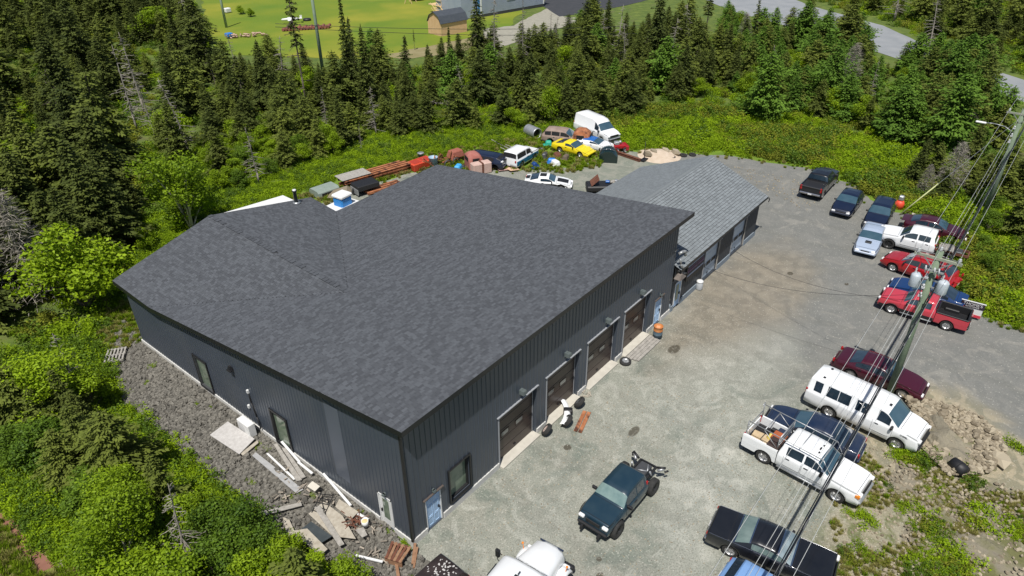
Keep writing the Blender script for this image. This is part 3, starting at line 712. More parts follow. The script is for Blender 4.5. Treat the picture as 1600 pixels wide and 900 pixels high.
def car(name, label, cat, loc, heading, P, col, mats=None, group=None, z=0.0):
    """lofted body. t runs from the nose (0) to the tail (L). heading = angle of the nose direction."""
    L, W, H = P['L'], P['W'], P['H']; belt = P['belt']; wr_ = P.get('wr', .33)
    root = thing(name, label, cat, (loc[0], loc[1], z), heading, group)
    axF, axR = P['axF'], P['axR']; ra = wr_+.07
    open_bed = P.get('bed')                      # t where the bed starts
    Lc = open_bed if open_bed else L
    top = P['top']                               # list of (t, z)
    hw = W/2
    nose = P.get('nose', .16); tailt = P.get('tailt', .08); tumble = P.get('tumble', .17); clear = P.get('clear', .24)
    bz = P.get('bz') or [(0, belt), (L, belt)]
    def halfw(t):
        k = 1.0
        if t < .8: k -= nose*((.8-t)/.8)**2.2
        if t > L-.8: k -= tailt*((t-(L-.8))/.8)**2.2
        return hw*k
    def zb(t, full=True):
        z_ = clear + (.10*max(0, (.35-t)/.35) + .12*max(0, (t-(L-.4))/.4))
        for ax in (axF, axR):
            d = abs(t-ax)
            if d < ra: z_ = max(z_, wr_ + math.sqrt(max(0, ra*ra-d*d)))
        return z_
    def prof(t):
        """half section from bottom centre to top centre (y,z)"""
        w_ = halfw(t); zt = interp(t, top); b_ = min(interp(t, bz), zt-.03); za = zb(t)
        zl = max(za, clear)
        f = max(0, min(1, (zt-b_-.03)/(H-belt-.03)))
        yt = lerp(w_-.07, hw-tumble-.02, f); roofdrop = lerp(.03, .075, f)
        pts = [(0, zl), (w_-.12, zl), (w_-.015, max(zl, clear+.09)), (w_, max(zl+.02, lerp(clear, b_, .45))),
               (w_-.005, max(zl+.04, b_-.16)), (w_-.03, b_-.045), (w_-.075, b_),
               (lerp(w_-.09, yt, .93), lerp(b_, zt-roofdrop, .93)), (yt-.05, zt-roofdrop*.35), ((yt-.05)*.55, zt-.012*f), (0, zt)]
        for i in range(1, len(pts)):
            if pts[i][1] < pts[i-1][1]: pts[i] = (pts[i][0], pts[i-1][1])
        return pts
    X = lambda t: L/2-t
    ts = set([0, .04, .12, .25, Lc] + [a for a, _ in top if a <= Lc])
    k = 0.0
    while k < Lc: ts.add(round(k, 3)); k += .16
    for ax in (axF, axR):
        if ax-ra < Lc:
            for i in range(11):
                v = ax-ra*math.cos(math.pi*i/10)
                if 0 < v < Lc: ts.add(round(v, 3))
            ts.add(round(min(Lc, ax-ra-.01), 3)); ts.add(round(min(Lc, ax+ra+.01), 3))
    ts = sorted(ts); ts = [ts[0]]+[b_ for a_, b_ in zip(ts[:-1], ts[1:]) if b_-a_ > .004]
    body = MB(); body.smooth = True; rows = []
    for t in ts:
        h = prof(t); x = X(t)
        # rounded nose / tail
        lean = 0
        row = []
        for (y, zz) in h: row.append((x - (.05*max(0, 1-t/.1)*(abs(zz-.55)/.4)**2 if t < .1 else 0), y, zz))
        row2 = [(a, -b_, c) for a, b_, c in row[1:-1]][::-1]
        rows.append(row + row2)
    n = len(rows[0]); i0 = len(body.v)
    for r_ in rows: body.v += r_
    for i in range(len(rows)-1):
        for j in range(n):
            a = i0+i*n+j; b_ = i0+i*n+(j+1) % n
            body.face((a, b_, b_+n, a+n))
    body.smooth = False
    body.face([i0+j for j in range(n)]); body.face([i0+(len(rows)-1)*n+j for j in range(n)][::-1])
    bo = body.build('body', col, root)
    if P.get('rails'): pass
    def surf(t, i, f, s=1):
        h = prof(t); a, b_ = h[i], h[i+1]; return Vector((X(t), s*lerp(a[0], b_[0], f), lerp(a[1], b_[1], f)))
    def patch(name_, ta, tb, ia, ib, m, off, s=1, parent=root, nt_=8, across=False, inset=0.0):
        """thin panel following the body between t range and section index range (floats)"""
        g = MB(); g.smooth = True; rows_ = []
        for a in range(nt_+1):
            t = lerp(ta, tb, a/nt_); row = []
            if across:
                idx = [ia+(10-ia)*q/4 for q in range(5)]; idx = [(i_, 1) for i_ in idx] + [(i_, -1) for i_ in idx[::-1][1:]]
            else:
                nn = max(2, int((ib-ia)*2)+1); idx = [(lerp(ia, ib, q/nn), s) for q in range(nn+1)]
            for (q, sg_) in idx:
                i_ = min(9, int(q)); p = surf(t, i_, q-i_, sg_); row.append(p)
            rows_.append(row)
        V = []
        nr, nc = len(rows_), len(rows_[0])
        for a in range(nr):
            rr_ = []
            for b_ in range(nc):
                p = rows_[a][b_]; da = rows_[min(a+1, nr-1)][b_]-rows_[max(a-1, 0)][b_]; db = rows_[a][min(b_+1, nc-1)]-rows_[a][max(b_-1, 0)]
                nn = da.cross(db)
                if nn.length < 1e-9: nn = Vector((0, s, 0))
                nn.normalize()
                if across and nn.z < 0 or (not across and nn.y*s < 0): nn = -nn
                rr_.append(p+nn*off)
            V.append(rr_)
        g.grid(V)
        # rim skirt
        i0_ = 0; g.smooth = False
        edge = [(0, b_) for b_ in range(nc)]+[(a, nc-1) for a in range(1, nr)]+[(nr-1, b_) for b_ in range(nc-2, -1, -1)]+[(a, 0) for a in range(nr-2, 0, -1)]
        cen = sum((V[a][b_] for a in range(nr) for b_ in range(nc)), Vector())/(nr*nc)
        for (e0, e1) in zip(edge, edge[1:]+edge[:1]):
            p, q = V[e0[0]][e0[1]], V[e1[0]][e1[1]]; p0, q0 = rows_[e0[0]][e0[1]], rows_[e1[0]][e1[1]]
            g.poly([p, q, q0, p0])
        return g.build(name_, m, parent, fix=False)
    g_m = mats.get('glass', M_cglass) if mats else M_cglass
    body_parts = P.get('parts', {})
    # glazing
    if 'ws' in P: patch('windshield', P['ws'][0], P['ws'][1], 7.15, 10, (mats or {}).get('ws', M_cglass2), .012, across=True, nt_=5)
    if 'rw' in P: patch('rear_window', P['rw'][0], P['rw'][1], 7.15, 10, g_m, .012, across=True, nt_=5)
    if 'sunroof' in P: patch('sunroof', P['sunroof'][0], P['sunroof'][1], 8.6, 10, g_m, .008, across=True, nt_=3)
    for (a, b_) in P.get('sw', []):
        for s in (1, -1): patch('side_window', a, b_, 6.12, 6.93, g_m, .012, s, nt_=7)
    if 'hood' in P:
        patch('seam', P['hood'][0]-.02, P['hood'][1]+.02, 7.6, 10, M_seam, .004, across=True, nt_=6); patch('hood', P['hood'][0], P['hood'][1], 7.75, 10, (mats or {}).get('hood', col), .010, across=True, nt_=6)
    if 'trunk' in P: patch('seam', P['trunk'][0]-.015, P['trunk'][1]+.015, 7.6, 10, M_seam, .004, across=True, nt_=5); patch('trunk_lid', P['trunk'][0], P['trunk'][1], 7.75, 10, col, .010, across=True, nt_=5)
    for (a, b_) in P.get('doors', []):
        for s in (1, -1):
            sm_ = patch('door_seam', a-.012, b_+.012, 2.6, 5.9, M_seam, .003, s, nt_=4); dr = patch('door', a, b_, 2.7, 5.8, col, .008, s, nt_=4)
            p = surf(b_-.2, 4, .5, s); h_ = MB(); h_.box((p.x, p.y+s*.02, p.z), (.2, .035, .035)); h_.build('handle', (mats or {}).get('handle', M_black), dr)
    if P.get('stripe'):
        for s in (1, -1): patch('side_moulding', .75, L-.7 if not open_bed else Lc-.05, 3.3, 3.75, P['stripe'], .012, s, nt_=12)
    # pickup bed
    if open_bed:
        bd = MB(); bh = P['bedh']; fl_ = P.get('bedfloor', .62); th = .09; bw = hw-.01; rows = []
        tt = sorted(set([open_bed+.03, L-.02, L]+[round(axR-ra*math.cos(math.pi*i/10), 3) for i in range(11)]+[open_bed+.03+(L-open_bed)*i/6 for i in range(1, 6)]))
        for s in (1, -1):
            rr_ = []; bd = MB()
            for t in tt:
                w_ = min(bw, halfw(t)+.03); za = zb(t); x = X(t)
                rr_.append([(x, s*(w_-.1), za), (x, s*(w_-.01), max(za, clear+.1)), (x, s*w_, max(za+.02, lerp(clear, bh, .5))), (x, s*(w_-.01), bh-.1), (x, s*(w_-.03), bh), (x, s*(w_-.03-th), bh), (x, s*(w_-.04-th), fl_)])
            bd.smooth = False; bd.grid(rr_); bd.build('bed_side', (mats or {}).get('bed', col), root)
        b2 = MB(); b2.box((X((open_bed+L)/2), 0, fl_), (L-open_bed-.06, 2*bw-.3, .05)); x = X(open_bed+.06); b2.box((x, 0, (fl_+bh)/2), (.06, 2*bw-.2, bh-fl_))
        for k in range(9): b2.box((X((open_bed+L)/2), -bw+.3+k*(2*bw-.6)/8, fl_+.035), (L-open_bed-.15, .05, .02))
        b2.build('bed_floor', (mats or {}).get('bedin', M_black), root)
        b3 = MB(); b3.box((X(L-.04), 0, (clear+.25+bh)/2), (.07, 2*bw-.12, bh-clear-.27), bev=.02); b3.build('tailgate', (mats or {}).get('bed', col), root)
        for s in (1, -1):
            aw = MB(); aw.box((X(axR), s*(hw-.28), fl_+.12), (.85, .2, .24), bev=.04); aw.build('wheel_well', (mats or {}).get('bedin', M_black), root)
    # bumpers, lamps, grille, mirrors, chassis
    bm_ = (mats or {}).get('bumper', M_black if P.get('blackbump') else col)
    wF = halfw(.1); zf = interp(.12, top)
    fb = MB(); fb.box((X(-.03), 0, P.get('bumpz', .47)), (.14, wF*1.9, .17), bev=.05); fb.build('front_bumper', bm_, root)
    rb_ = MB(); rb_.box((X(L+.02), 0, P.get('bumpz', .47)+.02), (.14, halfw(L-.1)*1.86, .18), bev=.05); rb_.build('rear_bumper', bm_, root)
    gr = MB(); gr.box((X(-.015), 0, zf-.16-P.get('grz', 0)), (.05, wF*P.get('grw', 1.0), P.get('grh', .16)), bev=.02); gro = gr.build('grille', (mats or {}).get('grille', M_black), root)
    for s in (1, -1):
        hl = MB(); hl.box((X(.06), s*(wF-.2), zf-.14), (.22, .30, .15), bev=.04); hl.build('headlight', (mats or {}).get('lens', M_lens), root)
        tl = MB(); tz = P.get('tailz', belt-.14); tl.box((X(L-.035), s*(halfw(L-.1)-.13), tz), (.12, .17, P.get('tailh', .22)), bev=.03); tl.build('tail_light', M_redl, root)
        if P.get('mirror', True):
            tm = P['ws'][0]+.25 if 'ws' in P else 1.4; p = surf(tm, 6, .0, s)
            mr_ = MB(); k = P.get('mirk', 1); mr_.box((p.x, p.y+s*(.10*k), p.z+.06*k), (.12, .2*k, .14*k), bev=.03); mr_.box((p.x, p.y+s*.0, p.z+.03), (.06, .1, .04)); mr_.build('mirror', (mats or {}).get('mirror', M_black), root)
    lp = MB(); lp.box((X(L+.095), 0, P.get('bumpz', .47)+.02), (.012, .32, .13)); lp.build('licence_plate', M_white, root)
    ch = MB(); ch.box((0, 0, clear+.08), (L-.6, W-.62, .2)); ch.build('chassis', M_under, root)
    rm = (mats or {}).get('rim', M_rim)
    for ax, st in ((axF, P.get('steer', 0)), (axR, 0)):
        for s in (1, -1):
            if (P.get('nowheels')): continue
            add_wheel(root, X(ax), s*(hw-.12-P.get('ww', .2)*.25 + P.get('wout', 0)), wr_, P.get('ww', .2), rm, P.get('spokes', 6), st)
    root['tX'] = 0
    del root['tX']
    root_info[root.name] = (X, surf, prof, L, hw)
    return root, X, surf, patch
root_info = {}
def pose(front, rear, side, W):
    """centre and heading from the ground contacts of front and rear wheel on one side (side=+1 left, -1 right), plus body offset"""
    f, r_ = Vector(front[:2]), Vector(rear[:2]); d = (f-r_).normalized(); left = Vector((-d.y, d.x)); h = math.atan2(d.y, d.x)
    return f, d, left, h
def at_wheel(front_px, rear_px, side, P):
    f, d, left, h = pose(G(*front_px), G(*rear_px), side, P['W'])
    c = f - left*side*(P['W']/2-.14) - d*(P['L']/2-P['axF'])
    return (c.x, c.y), h
SED = dict(L=4.8, W=1.82, H=1.44, belt=.95, axF=.95, axR=3.75, top=[(0,.55),(.05,.68),(.15,.74),(.7,.88),(1.3,.96),(1.38,.98),(2.1,1.36),(2.45,1.43),(3.0,1.435),(3.4,1.38),(4.05,1.08),(4.15,1.05),(4.65,1.0),(4.78,.9),(4.8,.6)],
  ws=(1.45,2.1), rw=(3.42,4.02), sw=[(1.75,2.72),(2.8,3.65)], hood=(.25,1.32), trunk=(4.14,4.68), doors=[(1.65,2.72),(2.76,3.55)], grw=.8, spokes=10)
HAT = dict(L=4.25, W=1.78, H=1.48, belt=.95, axF=.85, axR=3.45, top=[(0,.55),(.05,.68),(.15,.76),(.7,.92),(1.1,1.0),(1.18,1.02),(1.95,1.42),(2.3,1.48),(3.0,1.48),(3.6,1.42),(4.05,1.08),(4.2,1.0),(4.25,.6)],
  ws=(1.25,1.95), rw=(3.66,4.02), sw=[(1.55,2.4),(2.48,3.3)], hood=(.22,1.12), doors=[(1.5,2.4),(2.44,3.2)], grw=1.0)
WAG = dict(L=4.75, W=1.84, H=1.62, belt=1.02, axF=.92, axR=3.72, wr=.35, top=[(0,.6),(.05,.74),(.15,.85),(.7,.98),(1.2,1.05),(1.28,1.07),(1.95,1.54),(2.3,1.61),(3.6,1.62),(4.2,1.56),(4.6,1.12),(4.7,1.05),(4.75,.65)],
  ws=(1.35,1.95), rw=(4.24,4.58), sw=[(1.6,2.55),(2.63,3.5),(3.58,4.25)], hood=(.25,1.22), doors=[(1.55,2.55),(2.6,3.45)])
VAN = dict(L=5.9, W=2.03, H=2.08, belt=1.22, axF=.95, axR=4.45, wr=.38, ww=.24, clear=.32, tumble=.2, nose=.12, tailt=.04,
  top=[(0,.75),(.04,1.0),(.12,1.12),(.5,1.22),(.98,1.32),(1.05,1.34),(1.72,1.95),(1.95,2.04),(2.6,2.08),(5.5,2.08),(5.8,2.0),(5.88,1.6),(5.9,.7)],
  ws=(1.1,1.72), hood=(.2,.98), doors=[(1.3,2.3)], sw=[(1.5,2.15),(2.68,2.96),(3.0,3.28),(3.6,4.2),(4.23,4.82),(5.1,5.52)], bumpz=.58, tailz=1.1, tailh=.4, grh=.22, blackbump=True, mirk=1.3, grw=1.3)
PUC = dict(L=5.85, W=2.0, H=1.88, belt=1.22, axF=.98, axR=4.75, wr=.40, ww=.26, clear=.38, nose=.10, tailt=.02,
  top=[(0,.8),(.04,1.05),(.12,1.14),(.7,1.2),(1.45,1.25),(1.52,1.27),(2.15,1.76),(2.4,1.85),(3.0,1.88),(3.75,1.85),(3.86,1.78),(3.98,1.3),(4.0,1.2)],
  ws=(1.58,2.15), rw=(3.87,3.965), hood=(.2,1.42), sw=[(1.9,2.72),(2.82,3.62)], doors=[(1.75,2.76),(2.82,3.68)], bed=4.0, bedh=1.28, bedfloor=.78, bumpz=.6, tailz=1.08, tailh=.4, grh=.3, grw=1.1, blackbump=True, mirk=1.35, tumble=.22)
def V(base, **k):
    d = dict(base); d.update(k); return d
VG_ = 'vehicles parked on the lot'
# colours
p_white = mat('paint_white', (.78,.79,.80), (.82,.83,.83), rough=.3, scale=.8, coat=.5)
p_navy = paint('navy', (.007,.018,.05)); p_teal = mat('paint_teal', (.010,.030,.050), (.022,.045,.062), rough=.32, scale=1.5, coat=.6, detail=8)
p_maroon = paint('maroon', (.055,.004,.014), dirt=.02); p_red = paint('red', (.36,.006,.010), dirt=.03); p_pink = paint('faded_red', (.50,.04,.06), dirt=.05)
p_black = paint('black', (.008,.009,.012), dirt=.03); p_silver = paint('silver', (.36,.43,.55)); p_lblue = paint('light_blue', (.18,.33,.60), dirt=.05)
p_blue = paint('blue', (.006,.035,.13), dirt=.03); p_yel = mat('paint_yellow', (.80,.62,.005), (.76,.60,.02), rough=.35, scale=1, coat=.4); p_dblue = paint('dark_blue', (.006,.012,.035), dirt=.03)

# --- white passenger van
P = V(VAN); loc, h = at_wheel((1397,701),(1301,655),-1,P)
vn, X, S, PT = car('passenger_van', 'white extended passenger van with dark side windows, nose towards the rocky bank', 'van', loc, h, P, p_white, group=VG_)
b = MB()
for dx, dy in ((-2.3,.5),(-2.3,-.5),(1.1,-.3)): b.box((dx,dy,2.09),(.12,.12,.05))
b.build('roof_vent', M_black, vn)
o = textobj('DIESEL', .13, (X(.72), -1.017, 1.07), (R(90), 0, 0), M_black, vn, 'lettering')
# --- white pickup with rack
P = V(PUC, axR=4.65); loc, h = at_wheel((1303,783),(1183,718),-1,P)
wp, X, S, PT = car('rack_pickup', 'white crew cab pickup with a pipe ladder rack and boxes in its bed', 'pickup truck', loc, h, P, p_white, group=VG_, mats=dict(handle=M_black, bumper=M_galv))
b = MB(); z0, z1 = 1.28, 1.98
for s in (1,-1):
    y = s*.86
    for t in (4.1, 5.75): b.tube((X(t), y, z0), (X(t), y*.98, z1+.12*(t>5)), .03, n=6)
    b.tube((X(5.75), y*.98, z1+.12), (X(1.95), y*.98, z1+.02), .025, n=6); b.tube((X(4.1), y, z0), (X(4.9), y*.98, z1+.02), .02, n=6)
    b.tube((X(1.95), y*.98, z1+.02), (X(1.5), y*.93, 1.32), .022, n=6)
for t in (4.1, 4.9, 3.1, 2.0): b.tube((X(t), .85, z1+.05), (X(t), -.85, z1+.05), .026, n=6)
b.tube((X(5.75), .85, z1+.25), (X(5.75), .6, z1+.2), .03, n=6); b.tube((X(5.75), .85, 1.7), (X(5.75), -.85, 1.7), .028, n=6)
for t in (4.13,): 
    for zz in (1.4, 1.6, 1.8): b.tube((X(t), .85, zz), (X(t), -.85, zz), .018, n=6)
b.build('ladder_rack', M_galv, wp)
b = MB()
for t, y in ((2.35,.3),(2.4,0),(2.35,-.3)): b.box((X(t), y, 1.86), (.08,.2 if y == 0 else .1,.04), bev=.01)
b.build('roof_marker_lamp', M_black, wp)
for s in (1,-1):
    b = MB(); b.tube((X(1.55), s*1.0, .42), (X(3.9), s*1.0, .42), .05, n=8); b.build('side_step', M_galv, wp)
b = MB(); b.box((X(.10), -.90, 1.0), (.2,.12,.14)); b.build('indicator', M_amber, wp)
def cargo(label, name, cat, t, y, z, d, m, rz=0.0, group='things loaded in the bed of the rack pickup', parent=wp, Xf=X, bev=.02):
    p = parent.matrix_world if False else Matrix.Translation(parent.location) @ Matrix.Rotation(parent.rotation_euler.z, 4, 'Z')
    q = p @ Vector((Xf(t), y, z)); b = MB(); b.box((0,0,d[2]/2), d, bev=bev); o = b.build(name, m, None, q, parent.rotation_euler.z+rz); return tag(o, label, cat, group)
cargo('dark brown lidded tool chest in the bed of the rack pickup', 'tool_chest', 'tool box', 4.35, -.55, .82, (.6,.75,.55), mat('brown_chest',(.05,.03,.025),rough=.6))
cargo('rust orange crate behind the cab in the rack pickup bed', 'orange_crate', 'crate', 4.45, .15, .82, (.65,.6,.42), mat('orange_crate',(.40,.10,.03),(.3,.08,.03),rough=.8))
cargo('dark blue box against the cab in the rack pickup bed', 'blue_crate', 'crate', 4.4, .62, .82, (.6,.35,.4), mat('navy_crate',(.02,.03,.06),rough=.7))
cargo('bare sheet of tan plywood lying in the rack pickup bed', 'plywood_sheet', 'board', 5.2, -.25, .82, (.95,.9,.05), M_wood2, .1)
q = Matrix.Translation(wp.location) @ Matrix.Rotation(wp.rotation_euler.z, 4, 'Z') @ Vector((X(4.85), .1, .84))
b = MB(); b.lathe([(0,0),(.17,0),(.19,.06),(.10,.12),(.08,.30),(0,.30)], (0,0,0), n=14); tag(b.build('yellow_spool', mat('spool_yellow',(.65,.52,.12),rough=.6), None, q), 'pale yellow cable spool among the boxes in the rack pickup bed', 'spool', 'things loaded in the bed of the rack pickup')
# --- navy sedan beside the pickup
P = V(SED); n1, n2 = Vector(G(1212,660,.5)), Vector(G(1340,720,.4)); 
hh = h; c = Vector((18.5,-12.0)) 
f = Vector(G(1222,655,.3)[:2]); 
navy, X, S, PT = car('navy_sedan', 'dark navy sedan squeezed between the rack pickup and the white van', 'car', (17.75,-11.6), R(92), P, p_navy, group=VG_)
# --- maroon sedan near pole
P = V(SED, L=4.9); loc, h = at_wheel((1407,622),(1326,590),-1,P)
mar, X, S, PT = car('maroon_sedan', 'glossy maroon sedan parked behind the white van at the pole foot', 'car', loc, h, P, p_maroon, group=VG_)
# --- stripped pickup in the yard
P = V(PUC, L=4.9, W=1.78, H=1.78, belt=1.12, axF=.75, axR=4.0, wr=.45, ww=.30, wout=.14, clear=.48, top=[(0,.85),(.05,1.05),(.15,1.12),(.7,1.18),(1.2,1.22),(1.27,1.24),(1.72,1.66),(1.9,1.74),(2.5,1.78),(3.05,1.76),(3.3,1.7),(3.38,1.3),(3.4,1.15)],
  ws=(1.31,1.72), rw=(3.31,3.37), hood=(.2,1.19), sw=[(1.55,2.4),(2.48,3.1)], doors=[(1.42,2.42)], bed=None, L2=3.4, grw=.9, grh=.2)
P['L'] = 3.4; del P['bed']; P['bed'] = None; P['axR'] = 4.0
f = Vector(G(965,838)[:2]); r_ = Vector(G(1032,758)[:2])
d = (f-r_).normalized(); left = Vector((-d.y, d.x)); hd = math.atan2(d.y, d.x)
c = f - left*(1.78/2+.02) - d*(3.4/2-.75)
st, X, S, PT = car('stripped_pickup', 'dark teal pickup cab on big tyres with its bed removed in the open yard', 'pickup truck', (c.x, c.y), hd, V(P, nowheels=True), p_teal, mats=dict(ws=mat('pale_windscreen',(.10,.17,.17),(.22,.30,.28),rough=.1,scale=2,spec=.9)), group=VG_)
for ax in (.75, 3.95):
    for s in (1,-1): add_wheel(st, X(ax), s*.84, .45, .32, mat('black_rim',(.05,.05,.05),rough=.4,metal=.5), 5, 0, rr=.5)
b = MB()
for s in (1,-1): b.bar((X(3.3), s*.42, .62), (X(4.95), s*.42, .66), .09, .14)
for t in (3.6, 4.1, 4.55, 4.95): b.bar((X(t), -.42, .66), (X(t), .42, .66), .08, .1)
b.bar((X(3.95), -.8, .47), (X(3.95), .8, .47), .12, .12); b.build('chassis_frame', M_black, st)
b = MB(); b.box((X(4.4), 0, .74), (.75,.6,.2), bev=.04); b.build('fuel_tank', M_dgrey, st)
for s in (1,-1):
    b = MB(); b.tube((X(4.3), s*.55, .6), (X(4.15), s*.5, 1.05), .05, n=8); b.tube((X(4.75), s*.6, .7), (X(5.0), s*.85, .8), .07, n=8); b.build('shock_absorber', M_galv, st)
    b = MB(); b.tube((X(4.85), s*.5, .78), (X(5.0), s*.9, .88), .06, n=10); b.tube((X(4.95), s*.9, .65), (X(5.12), s*1.0, .65), .05, n=10); b.build('rear_lamp_bracket', M_black, st)
b = MB(); b.path([(X(3.5),.3,1.0),(X(3.7),.35,.9),(X(3.8),.0,.85),(X(3.7),-.35,.9)], .04, 6); b.path([(X(4.05),-.3,.8),(X(4.3),.3,.85),(X(4.7),.1,.86)], .03, 6); b.build('hose', M_galv, st)
b = MB()
for s in (1,-1): b.box((X(-.15), s*.45, .5), (.3,.09,.16))
b.build('tow_hook', M_black, st)
# --- black classic pickup coupe, near bottom
P = V(PUC, L=5.2, W=1.9, H=1.40, belt=1.0, axF=1.0, axR=4.1, wr=.36, clear=.26, top=[(0,.8),(.03,.98),(.1,1.0),(.7,1.02),(1.55,1.04),(1.62,1.05),(2.2,1.34),(2.4,1.4),(3.1,1.42),(3.35,1.38),(4.05,1.06),(4.2,1.02),(5.1,1.0),(5.18,.95),(5.2,.5)],
  ws=(1.68,2.2), rw=(3.42,3.98), hood=(.12,1.55), trunk=(4.3,5.1), sw=[(1.95,3.3)], doors=[(1.75,3.15)], bedh=0, bumpz=.5, tailz=.85, tailh=.12, grh=.2, nose=.03, tailt=.02, tumble=.16, mirk=.9)
P['bed'] = None; P['blackbump'] = False
# rear at left (-px) end: cover end at (1120,830)-(1185,800)
f = Vector(G(1240,905)[:2]); r_ = Vector(G(1142,862)[:2]); d = (f-r_).normalized(); left = Vector((-d.y, d.x))
c = r_ + left*.72 + d*(4.1-2.7) + Vector((-.15,-.1))
cl, X, S, PT = car('classic_coupe', 'long black vintage coupe utility with chrome trim beneath the overhead wires at the bottom', 'car', (c.x, c.y), math.atan2(d.y, d.x), P, p_black, mats=dict(bumper=M_chrome, glass=mat('grey_green_glass',(.10,.15,.14),(.2,.26,.24),rough=.1,scale=2,spec=.9), ws=mat('clear_windscreen',(.15,.2,.22),(.3,.36,.38),rough=.1,scale=2,spec=.9)), group=VG_)
for s in (1,-1): PT('chrome_strip', .1, 5.1, 5.85, 6.0, M_chrome, .012, s, nt_=20)
for (a, b_) in ((1.62,1.68),(2.2,2.26),(3.36,3.42),(3.99,4.05)): PT('chrome_strip', a, b_, 7.1, 10, M_chrome, .016, across=True, nt_=1)
# --- light blue car at bottom edge
P = V(HAT); c = Vector(G(1165,893,.9)[:2])
lb, X, S, PT = car('light_blue_car', 'light blue hatchback cut off by the bottom edge below the black coupe', 'car', (c.x-.55, c.y-1.35), R(-92), P, p_lblue, group=VG_)
# --- faded red pickup
P = V(PUC, L=5.3, W=1.78, H=1.66, belt=1.08, axF=.9, axR=4.2, wr=.37, ww=.25, clear=.34, top=[(0,.75),(.04,.95),(.12,1.03),(.7,1.08),(1.35,1.12),(1.42,1.13),(1.95,1.56),(2.15,1.63),(2.6,1.66),(3.2,1.63),(3.28,1.55),(3.38,1.15),(3.4,1.05)],
  ws=(1.48,1.95), rw=(3.29,3.365), hood=(.2,1.34), sw=[(1.72,2.5),(2.58,3.08)], doors=[(1.6,2.52)], bed=3.4, bedh=1.12, bedfloor=.66, bumpz=.52, tailz=.95)
loc, h = at_wheel((1390,489),(1477,516),1,P)
rp_, X, S, PT = car('faded_red_pickup', 'faded red pickup with black lower trim and an open black-lined bed beside the sign', 'pickup truck', loc, h, P, p_pink, mats=dict(bumper=M_black), group=VG_)
for s in (1,-1): PT('lower_cladding', .1, 3.38, 1.9, 2.9, M_black, .014, s, nt_=20)
b = MB()
for s in (1,-1): b.box((X(4.35), s*.84, 1.14), (1.85,.1,.07), bev=.02)
b.box((X(5.25),0,1.14),(.1,1.7,.07),bev=.02); b.build('bed_rail', M_black, rp_)
b = MB()
for s in (1,-1): b.box((X(4.35), s*.765, .9), (1.8,.03,.46))
b.box((X(5.2),0,.9),(.03,1.5,.46)); b.box((X(3.5),0,.9),(.03,1.5,.46)); b.build('bed_liner', M_black, rp_)
for s in (1,-1):
    b = MB(); b.tube((X(1.45), s*.88, .36), (X(3.3), s*.88, .36), .045, n=8); b.build('side_step', M_galv, rp_)
# --- blue sedan with bonnet decoration
P = V(SED, L=4.6); c1 = Vector(G(1375,443,.5)[:2])
bl, X, S, PT = car('blue_sedan', 'bright navy blue sedan parked between the red pickup and the red wagon', 'car', (36.05,-13.0), R(90+1), P, p_blue, group=VG_)
# --- red wagon
P = V(WAG, L=5.0, H=1.72, W=1.9, axR=3.9); loc, h = at_wheel((1393,424),(1467,452),1,P)
rw, X, S, PT = car('red_minivan', 'bright red minivan beside the white cab and chassis truck', 'minivan', (loc[0], loc[1]), h, P, p_red, group=VG_)
b = MB()
for s in (.62,-.62): b.tube((X(2.0), s, 1.76), (X(4.4), s, 1.76), .02, n=6)
b.build('roof_rail', M_galv, rw)
# --- white crew cab chassis truck
P = V(PUC, L=6.3, H=1.95, belt=1.25, axR=5.0, wr=.42); P['L'] = 4.05; P['axR'] = 5.2; P['bed'] = None
f = Vector(G(1386,388)[:2]); r_ = f+(Vector((43.0,-12.6))-Vector((42.5,-8.96))).normalized()
d = Vector((-.05,1)).normalized(); left = Vector((-d.y, d.x)); c = f - left*.86 - d*(4.05/2-.98)
wc, X, S, PT = car('chassis_truck', 'white crew cab truck with no bed and a bare chassis behind', 'pickup truck', (c.x, c.y), math.atan2(d.y, d.x), V(P, nowheels=True), p_white, mats=dict(ws=M_cglass), group=VG_)
for ax in (.98, 4.95):
    for s in (1,-1): add_wheel(wc, X(ax), s*.84, .42, .27, mat('black_rim',(.05,.05,.05)), 6)
b = MB()
for s in (1,-1): b.bar((X(3.9), s*.45, .7), (X(6.3), s*.45, .74), .09, .18)
for t in (4.4, 5.2, 5.8, 6.25): b.bar((X(t), -.45, .72), (X(t), .45, .72), .09, .12)
b.bar((X(4.95), -.8, .45), (X(4.95), .8, .45), .12, .12); b.build('chassis_frame', M_rust2, wc)
b = MB(); b.box((X(5.6), .1, .84), (.5,.7,.18), bev=.03); b.build('fuel_tank', M_dgrey, wc)
c0 = Matrix.Translation(wc.location) @ Matrix.Rotation(wc.rotation_euler.z, 4, 'Z')
pl = thing('wooden_pallet', 'small pale wooden pallet lying on the bare chassis of the white truck', 'pallet', c0 @ Vector((X(4.75), .15, .86)), wc.rotation_euler.z+.05)
def pallet(root, W_=1.2, D_=1.0, m=M_wood, n=7):
    for i in range(n):
        b = MB(); b.box((0, -D_/2+.06+i*(D_-.12)/(n-1), .12), (W_, .095, .02)); b.build('slat', m, root)
    for x in (-W_/2+.05, 0, W_/2-.05):
        b = MB(); b.box((x, 0, .055), (.09, D_, .10)); b.build('bearer', m, root)
pallet(pl, 1.0, 1.15)
# --- maroon car behind
P = V(SED, L=4.4, W=1.75)
mb_, X, S, PT = car('maroon_hatchback', 'dull maroon car half hidden behind the white chassis truck', 'car', (47.0,-11.3), R(-86), P, p_maroon, group=VG_)
